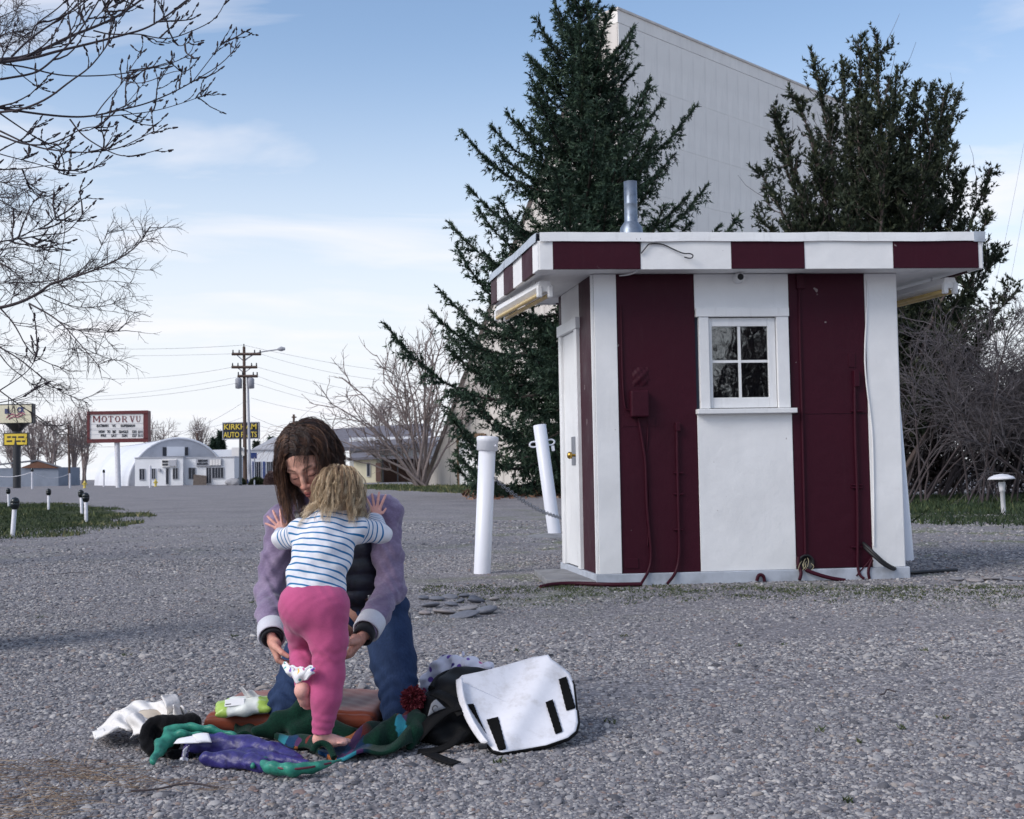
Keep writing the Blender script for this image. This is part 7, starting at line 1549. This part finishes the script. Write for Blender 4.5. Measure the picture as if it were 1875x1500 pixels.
strip([(318, 1362), (330, 1352), (372, 1344), (386, 1360)][0:4], [4.0, 4.02, 4.02, 3.99], 'care_label', M_tag, jk); strip([(352, 1346), (382, 1343), (388, 1360), (362, 1361)], [4.005, 4.005, 3.985, 3.985], 'care_label', M_tag, jk)
lt = strip([(336, 1368), (346, 1366), (344, 1391), (331, 1390)], [3.985, 3.985, 3.965, 3.965], 'brand_tag', mat('tag_violet', srgb(62, 48, 96), .6, .08), jk); strip([(330, 1388), (345, 1389), (344, 1395), (329, 1393)], [3.962, 3.962, 3.958, 3.958], 'tag_end', M_tag, jk)
o = ptext('patagonia', 339.5, 1378.5, 20, 4.2, 3.968, M_tag, jk, 'tag_lettering'); M0 = o.matrix_basis.copy(); loc = M0.translation; o.matrix_basis = Matrix.Translation(loc) @ Matrix.Rotation(R(96), 4, 'Y') @ Matrix.Translation(-loc) @ M0 if False else Matrix.Translation(loc) @ Matrix.Rotation(R(-82), 4, 'Y') @ Matrix.Translation(-loc) @ M0
# ---- green wool coat spread out under the child
k = NT('green_wool'); a = k.new('ShaderNodeAttribute', attribute_name='pat'); nz = k.noise(k.coord('Object'), 220, 3); o_ = k.coord('Object')
base = k.ramp(nz.outputs[0], [(.3, srgb(8, 32, 26)), (.7, srgb(18, 54, 41))])
mp = k.new('ShaderNodeMapping'); mp.inputs['Rotation'].default_value = (0, 0, R(28)); mp.inputs['Scale'].default_value = (26, 9, 9); k.link(o_, mp.inputs[0]); br = k.new('ShaderNodeTexVoronoi'); br.distance = 'CHEBYCHEV'; br.inputs['Scale'].default_value = 1.0; k.link(mp.outputs[0], br.inputs['Vector'])
s3 = k.new('ShaderNodeSeparateColor'); k.link(br.outputs['Color'], s3.inputs[0]); pat = k.ramp(s3.outputs[0], [(0, srgb(16, 52, 42)), (.30, srgb(26, 62, 110)), (.46, srgb(142, 44, 40)), (.56, srgb(18, 48, 40)), (.68, srgb(58, 150, 170)), (.75, srgb(96, 50, 104)), (.84, srgb(188, 108, 60)), (.90, srgb(20, 40, 80))], 'CONSTANT')
k.set(color=k.mix(a.outputs['Fac'], base, k.mix(.35, pat, base)), rough=.95, spec=.1); k.b.inputs['Sheen Weight'].default_value = .08; k.bump(nz.outputs[0], .6, .004); M_wool = k.m
coat = thing('wool_coat', 'dark green wool coat with woven pattern spread under the toddler', 'coat', gnd(600, 1380))
def sheet(name, outline, hfun, pfun, nu=70, nv=40, th=.012):
    """cloth lying on the ground: outline = (left, right) photo columns for rows, height function in metres"""
    V, F, pa = [], [], []
    for j in range(nv+1):
        for i in range(nu+1):
            u, v = i/nu, j/nv; x, y = outline(u, v); p = gnd(x, y); h = hfun(u, v, p); q = Vector((p.x, p.y, .012+h)); V.append(q); pa.append(pfun(u, v))
    w_ = nu+1; F = [(j*w_+i, j*w_+i+1, (j+1)*w_+i+1, (j+1)*w_+i) for j in range(nv) for i in range(nu)]
    me = fast_mesh(name, np.array([tuple(p) for p in V]), np.array(F), True, {'pat': ('FLOAT', pa)}); return link(name, me, M_wool, coat, 0, th)
ed = lambda u, v: 5*math.sin(u*17)+3*math.sin(u*41+1)
def out1(u, v):
    L = [505, 520, 545, 590, 640, 700, 770]; top = [1352, 1345, 1340, 1338, 1342, 1338, 1334]; bot = [1366, 1378, 1390, 1400, 1394, 1391, 1374]; q = u*6; i = min(5, int(q)); f = q-i; f = f*f*(3-2*f)
    x = 505+265*u; t = top[i]*(1-f)+top[i+1]*f; b = bot[i]*(1-f)+bot[i+1]*f; return x+3*math.sin(v*11), t*(1-v)+b*v
sheet('coat_body', out1, lambda u, v, p: .010*(1+math.sin(u*19+v*3))+.008*math.sin(v*9+u*7)+.05*math.exp(-((u-.93)/.13)**2)*math.sin(math.pi*v)**.6+.035*math.exp(-((u-.66)/.10)**2)*math.sin(math.pi*min(1, v*1.1))**2+.02*math.exp(-((u-.16)/.07)**2)*math.sin(math.pi*v), lambda u, v: ss(np.array([abs(u-.34)]), .34, .26)[0])
def out2(u, v):
    x = 430+150*u; t = 1330-14*u-6*math.sin(u*3); b = 1352-2*u; return x+30*v*0, t*(1-v)+b*v
sheet('coat_skirt', out2, lambda u, v, p: (.02+.115*ss(np.array([u]), .25, .95)[0])*math.exp(-((v-.35)/.33)**2)+.006*math.sin(u*25+v*5), lambda u, v: 1.0 if (.22 < u < .34 and v < .5) else 0.0, 50, 30)
g = SDF(*box_of(path([(560, 1320, 4.3), (600, 1350, 4.2), (500, 1350, 4.2)]), .16), .006); g.chain(path([(470, 1340, 4.28), (510, 1328, 4.30), (545, 1312, 4.32), (572, 1296, 4.36)]), [.02, .034, .045, .04], .03); g.chain(path([(545, 1340, 4.25), (580, 1330, 4.30), (640, 1345, 4.25)]), [.03, .045, .03], .03); g.clip((0, 0, .01), (0, 0, -1)); g.disp(lambda X, Y, Z: .006*np.sin(X*45+Z*60)+.004*np.sin(Y*70+X*30)); g.build('bunched_fold', M_wool, coat, lambda V: {'pat': ('FLOAT', np.zeros(len(V)))})
g = SDF(*box_of(path([(700, 1350, 4.15), (775, 1320, 4.2)]), .14), .006); g.chain(path([(650, 1378, 4.06), (690, 1360, 4.10), (730, 1338, 4.16), (757, 1318, 4.24)]), [.02, .038, .046, .036], .03); g.chain(path([(748, 1372, 4.08), (764, 1345, 4.13), (770, 1318, 4.2)]), [.012, .026, .022], .02); g.clip((0, 0, .01), (0, 0, -1)); g.disp(lambda X, Y, Z: .005*np.sin(X*50-Z*40)+.004*np.sin(X*110)); g.build('sleeve', M_wool, coat, lambda V: {'pat': ('FLOAT', ((np.abs(np.sin(V[:, 0]*21+V[:, 2]*6)) > .93)).astype(float))})
# cuff opening by the toes
M_wool_in = mat('coat_lining', srgb(24, 20, 26), .9, .1)
MB().tube(smooth_path([at(572, 1378, 3.98), at(578, 1364, 4.0), at(592, 1360, 4.01), at(604, 1368, 4.0), at(612, 1388, 3.96)]), .011, 8).build('cuff_edge', M_wool, coat)
# ---- red yarn pompom hat
pom = thing('pompom_hat', 'red yarn pompom poking out beside the bent knee', 'hat', gnd(757, 1330)); pcn = A3(757, 1279, 4.28); rng = np.random.default_rng(2); N = 700; d = unit(rng.normal(size=(N, 3))); P = grow(np.repeat(pcn[None], N, 0), d, rng.uniform(.036, .052, N), 6, (0, 0, -.10), .22, rng); V, F = tubes(P, .0032, .0026, 4)
k = NT('red_yarn'); a = k.new('ShaderNodeAttribute', attribute_name='tone'); k.set(color=k.ramp(a.outputs['Fac'], [(0, srgb(66, 22, 30)), (.6, srgb(116, 44, 52)), (1, srgb(154, 84, 86))]), rough=.95, spec=.1)
o = link('pompom', fast_mesh('pompom', V, F, True, {'tone': ('FLOAT', np.repeat(np.clip(rng.normal(.5, .22, N), 0, 1), 24))}), k.m, pom)
g = SDF(pcn-.2, pcn+.15, .005); g.ell(pcn+np.array([.02, .03, -.085]), (.07, .06, .05), k=.02).clip((0, 0, .01), (0, 0, -1)); g.build('knit_cap', cloth('maroon_knit', srgb(112, 34, 48), .95, 200, .2, .8), pom)
# ---- flowery clothes heaped behind the bag
k = NT('flower_cotton'); vo = k.new('ShaderNodeTexVoronoi'); vo.inputs['Scale'].default_value = 26; k.link(k.coord('Object'), vo.inputs['Vector']); spot = k.ramp(vo.outputs['Distance'], [(.26, (1, 1, 1)), (.33, (0, 0, 0))]); s_ = k.new('ShaderNodeSeparateColor'); k.link(vo.outputs['Color'], s_.inputs[0]); ink = k.ramp(s_.outputs[0], [(0, srgb(110, 82, 160)), (.4, srgb(200, 90, 140)), (.6, srgb(70, 60, 120)), (.8, srgb(226, 226, 230))], 'CONSTANT'); k.set(color=k.mix(spot, srgb(216, 214, 226), ink), rough=.92, spec=.12); M_flower = k.m
g = SDF(*box_of(path([(790, 1290, 4.85), (900, 1205, 4.6)]), .18), .006); g.chain(path([(800, 1290, 4.78), (800, 1250, 4.76), (812, 1222, 4.72), (850, 1220, 4.66), (890, 1226, 4.62)]), [.07, .055, .036, .036, .028], .03); g.chain(path([(815, 1235, 4.7), (848, 1200, 4.72)]), [.03, .006], .02); g.chain(path([(840, 1290, 4.72), (850, 1250, 4.7), (880, 1240, 4.66)]), [.08, .06, .04], .03); g.clip((0, 0, .006), (0, 0, -1)); g.disp(lambda X, Y, Z: .007*np.sin(X*75+Z*55+2*np.sin(Y*40))+.004*np.sin(Z*150-X*60)); o = g.build('flowery_clothes', M_flower); tag(o, 'white clothes with purple flowers heaped behind the black bag', 'clothes')
# ---- messenger bag
bag = thing('messenger_bag', 'black messenger bag with its white flap thrown open', 'bag', gnd(860, 1375)); M_bag = cloth('black_cordura', srgb(15, 16, 19), .6, 700, .12, .3, 0); M_web = cloth('black_webbing', srgb(11, 11, 13), .75, 300, .1, .5, 0)
g = SDF(*box_of(path([(770, 1370, 4.1), (950, 1230, 4.55)]), .16), .006)
g.chain(path([(800, 1345, 4.22), (835, 1290, 4.36), (880, 1262, 4.46)]), [.065, .085, .07], .05); g.chain(path([(845, 1352, 4.20), (880, 1325, 4.34), (930, 1300, 4.5)]), [.05, .075, .065], .05); g.cone(A3(795, 1300, 4.3), A3(830, 1250, 4.42), .05, .05, .04).cone(A3(835, 1242, 4.44), A3(905, 1238, 4.5), .035, .03, .03); g.ell(A3(862, 1256, 4.46), (.075, .05, .03), k=.02, op='sub')
g.clip((0, 0, .004), (0, 0, -1)); g.disp(lambda X, Y, Z: .005*np.sin(X*40+Z*52+Y*20)+.003*np.sin(Z*110-X*40)); g.build('bag_body', M_bag, bag)
OUT = [(838, 1246), (846, 1238), (880, 1231), (915, 1222), (950, 1212), (975, 1205), (990, 1203), (1004, 1200), (1010, 1209), (1022, 1217), (1043, 1234), (1051, 1255), (1055, 1290), (1058, 1325), (1054, 1340), (1040, 1352), (1000, 1366), (960, 1373), (920, 1379), (903, 1375), (885, 1356), (868, 1328), (854, 1296), (845, 1268)]
def flapY(x, y): 
    b = 4.005+(1380-y)/180*.40+.045*((x-840)/220); s = (x-845)*.25; ridge = math.exp(-(((x+(y-1210)*.55)-1010)/26)**2); return b-.016*ridge+.018*math.exp(-(((x+(y-1210)*.55)-965)/30)**2)+.006*math.sin(x*.05+y*.03)
cx0, cy0 = 945, 1295
def flap_pt(u, ring): 
    n = len(OUT); q = u*n; i = int(q) % n; f = q-int(q); x = OUT[i][0]*(1-f)+OUT[(i+1) % n][0]*f; y = OUT[i][1]*(1-f)+OUT[(i+1) % n][1]*f; x, y = cx0+(x-cx0)*ring, cy0+(y-cy0)*ring; return at(x, y, flapY(x, y))
k = NT('flap_white'); n1 = k.noise(k.coord('Object'), 16, 5, .65); n2 = k.noise(k.coord('Object'), 260, 2); k.set(color=k.ramp(n1.outputs[0], [(.25, srgb(196, 194, 196)), (.5, srgb(222, 222, 228)), (.8, srgb(230, 230, 236))]), rough=.7, spec=.2); k.bump(k.noise(k.coord('Object'), 60, 4).outputs[0], .15, .004); M_flap = k.m
MB().grid(lambda u, v: flap_pt(u, v), 96, 22).build('flap', M_flap, bag, 0, .008)
n = len(OUT)*3
MB().tube([flap_pt(i/n, 1.004)+Vector((0, .004, -.002)) for i in range(int(n*.52), n+1)], .0075, 8).build('edge_binding', M_web, bag); MB().tube([flap_pt(i/n, 1.0) for i in range(int(n*.45), int(n*.53))], .005, 8).build('edge_binding', M_web, bag)
M_velcro = cloth('velcro', srgb(7, 7, 8), .95, 500, .2, .8, 0)
def velcro(q4, name='velcro_strip'):
    def f(u, v): 
        x = (q4[0][0]*(1-u)+q4[1][0]*u)*(1-v)+(q4[3][0]*(1-u)+q4[2][0]*u)*v; y = (q4[0][1]*(1-u)+q4[1][1]*u)*(1-v)+(q4[3][1]*(1-u)+q4[2][1]*u)*v; x += .5*math.sin(v*40+u*9); return at(x, y, flapY(x, y)-.012)
    MB().grid(f, 6, 16).build(name, M_velcro, bag, 0, .003)
for q in ([(1023, 1244), (1037, 1239), (1054, 1296), (1037, 1301)], [(999, 1286), (1012, 1281), (1030, 1339), (1017, 1344)], [(891, 1318), (912, 1313), (927, 1371), (913, 1374)], [(856, 1290), (867, 1289), (878, 1318), (890, 1343)]): velcro(q)
MB().grid(lambda u, v: at(836+u*10+v*14*(v > 0)*0+v*60*v*.8, 1246-u*5+v*118, flapY(840+v*50, 1246+v*118)-.022-.015*u), 4, 20).build('flap_fold', M_flap, bag, 0, .007)
def ribbon(pts, wd, name, m, parent, updir=(0, -.4, .9), th=.003):
    P = smooth_path([Vector(p) for p in pts], 2); mb = MB(); n = len(P)-1
    def f(u, v):
        i = min(n, int(round(u*n))); t = (P[min(n, i+1)]-P[max(0, i-1)]).normalized(); s = t.cross(Vector(updir)).normalized(); return P[i]+s*(v-.5)*wd
    return mb.grid(f, n, 2).build(name, m, parent, 0, th)
ribbon([at(762, 1352, 4.12), at(790, 1320, 4.14), at(815, 1300, 4.17), at(842, 1292, 4.18)], .05, 'strap', M_web, bag); ribbon([at(795, 1268, 4.26), at(815, 1275, 4.22), at(835, 1290, 4.19), at(848, 1308, 4.15)], .045, 'strap', M_web, bag)
ribbon([at(765, 1377, 4.05), at(800, 1374, 4.04), at(830, 1362, 4.06), at(848, 1338, 4.10)], .03, 'strap', M_web, bag); ribbon([gnd(786, 1380, .018), gnd(805, 1388, .016), gnd(822, 1394, .014), gnd(836, 1398, .012)], .046, 'strap_end', M_web, bag, (0, 0, 1))
MB().tube(smooth_path([at(790, 1262, 4.32), at(806, 1238, 4.42), at(845, 1226, 4.48), at(880, 1230, 4.5), at(905, 1238, 4.5)]), .014, 8).build('rim', M_web, bag)
strip([(789, 1290), (799, 1281), (816, 1297), (783, 1312)], [4.17, 4.18, 4.17, 4.15], 'patch_label', mat('patch_grey', srgb(120, 122, 128), .7, .1), bag)
MB().tube([at(797+5*math.cos(q), 1298-6*math.sin(q), 4.155) for q in np.linspace(.4, 5.6, 12)], .0016, 4).build('label_mark', M_letter_k, bag)
MB().frame_box(at(875, 1373, 4.02), Vector((1, 0, 0)), Vector((0, 1, 0)), up, (0, 0, 0), (.03, .02, .018)).build('buckle', M_black, bag, .004)
# ---- river stones
rng = np.random.default_rng(19); SM = []
M_stone = NT('river_stone'); k = M_stone; oi = k.new('ShaderNodeObjectInfo'); n1 = k.noise(k.coord('Object'), 2.5, 5, .6); k.set(color=k.mix(.5, k.ramp(oi.outputs['Random'], [(0, srgb(84, 88, 100)), (.4, srgb(120, 122, 130)), (.75, srgb(146, 142, 142)), (1, srgb(164, 152, 148))]), k.ramp(n1.outputs[0], [(.3, (.6, .6, .62)), (.7, (1.2, 1.2, 1.2))]), 'MULTIPLY'), rough=.6, spec=.35); k.bump(k.noise(k.coord('Object'), 14, 4).outputs[0], .3, .05); M_stone = k.m
for i in range(4):
    g = SDF((-1.4,)*3, (1.4,)*3, .12); g.ell((0, 0, 0), (1, .8, .62), k=.05).ell((.25*rng.normal(), .2*rng.normal(), .1), (.7, .7, .5), k=.4); V, F = g.surface(); V = V*(1+.06*vnoise(V, 2.2, i)[:, None]); me = fast_mesh('river_stone', lap(V, F, .5), F); me.materials.append(M_stone); SM.append(me)
def stone(px, py, w, h, label, grp, i):
    p = gnd(px, py); mp = p.y/FPX; o = bpy.data.objects.new('river_stone', SM[i % 4]); COL.objects.link(o); o.location = (p.x, p.y, .006+h*mp*.25); o.scale = (w*mp/2, w*mp/2*.9, max(.022, h*mp*.6)); o.rotation_euler = (rng.normal(0, .12), rng.normal(0, .12), rng.uniform(-.6, .6)); tag(o, label, 'stone', grp)
ring = [(776, 1098, 24, 8), (800, 1100, 30, 10), (824, 1096, 28, 9), (850, 1094, 22, 8), (872, 1104, 34, 13), (905, 1100, 20, 8), (788, 1112, 34, 10), (826, 1110, 26, 10), (858, 1118, 38, 11), (890, 1124, 44, 18), (812, 1124, 44, 10), (850, 1130, 54, 12), (778, 1126, 24, 8), (868, 1098, 20, 9), (842, 1104, 18, 7)]
SL_ = ['stone at the left end of the cobble patch', 'second stone along the back row of the cobble patch', 'third stone along the back row of the cobble patch', 'small stone at the back right of the cobble patch', 'dark upright stone in the cobble patch', 'small stone at the far right tip of the cobble patch', 'long flat stone in the middle left of the cobble patch', 'middle stone of the cobble patch', 'oval stone behind the largest stone of the cobble patch', 'largest rounded stone at the front right of the cobble patch', 'long stone at the front left of the cobble patch', 'widest flat stone at the front of the cobble patch', 'small stone at the front left corner of the cobble patch', 'small stone beside the dark upright stone of the cobble patch', 'smallest stone in the centre of the cobble patch']
for i, (x, y, w, h) in enumerate(ring): stone(x, y, w, h, SL_[i], 'river stones in the cobble patch', i)
for i, (x, y, w, h, l) in enumerate(((1752, 1064, 26, 9, 'tan river stone right of the booth'), (1785, 1065, 30, 5, 'flat pale stone second from the booth'), (1812, 1063, 34, 8, 'pale stone third from the booth'), (1858, 1063, 36, 8, 'bluish stone at the right frame edge'))): stone(x, y, w, h, l, 'river stones right of the booth', i)
# ---- dry straw, twigs and tiny weeds
rng = np.random.default_rng(23); X = []
for (x0, x1, y0, y1, n) in ((-40, 250, 1398, 1440, 170), (-40, 180, 1448, 1510, 140), (180, 420, 1436, 1456, 50)):
    X += [tuple(gnd(x, y)) for x, y in zip(rng.uniform(x0, x1, n), rng.uniform(y0, y1, n))]
X = np.array(X)+np.array([0, 0, .016]); N = len(X); d = rng.normal(size=(N, 3))*np.array([1, .35, .12]); P = grow(X, d, rng.uniform(.03, .12, N), 5, (0, 0, -.02), .15, rng); P[:, :, 2] = np.maximum(P[:, :, 2], .012); V, F = tubes(P, .0012, .0006, 3)
tag(link('dry_straw', fast_mesh('dry_straw', V, F, True, {'tone': ('FLOAT', np.repeat(rng.uniform(0, 1, N), 15))}), leaf_mat('straw', srgb(96, 78, 68), srgb(134, 112, 94), srgb(176, 156, 132))), 'dry brown straw lying on the gravel', None, kind='stuff')
for i, (a, b, l) in enumerate((((160, 1050), (88, 1052), 'thin crooked stick on the shaded gravel'), ((400, 1442), (240, 1448), 'dark thin stick on the gravel in front of the jacket'), ((1640, 1267), (1612, 1272), 'short dark twig on the open gravel'))):
    p, q = gnd(*a, .02), gnd(*b, .02); m1 = p.lerp(q, .4)+Vector((.0, .04, .01)); tag(MB().tube(smooth_path([p, m1, p.lerp(q, .7), q]), .0032, 6).build('stick', M_bark2), l, 'stick')
tx = []
for _ in range(20):
    x, y = (rng.uniform(60, 1850), rng.uniform(1090, 1480)); tx += [np.array(gnd(x, y))+np.array([*rng.normal(0, .012, 2), 0]) for _ in range(9)]
for _ in range(420):                               # mossy weeds in the gravel round the booth
    x, y = rng.uniform(780, 1875), 1074+abs(rng.normal(0, 14)); c0 = np.array(gnd(x, y)); tx += [c0+np.array([*rng.normal(0, .05, 2), 0]) for _ in range(10)]
X = np.array(tx); v, f = needles(X+np.array([0, 0, .004]), np.repeat(np.array([[0, 0, 1.]]), len(X), 0), .018, .0035, .9, 2, rng)
tag(link('weeds', fast_mesh('weeds', v, f, False, {'tone': ('FLOAT', np.clip(rng.normal(.55, .2, len(v)), 0, 1))}), M_blade), 'tiny weeds and moss tufts in the gravel', None, kind='stuff')
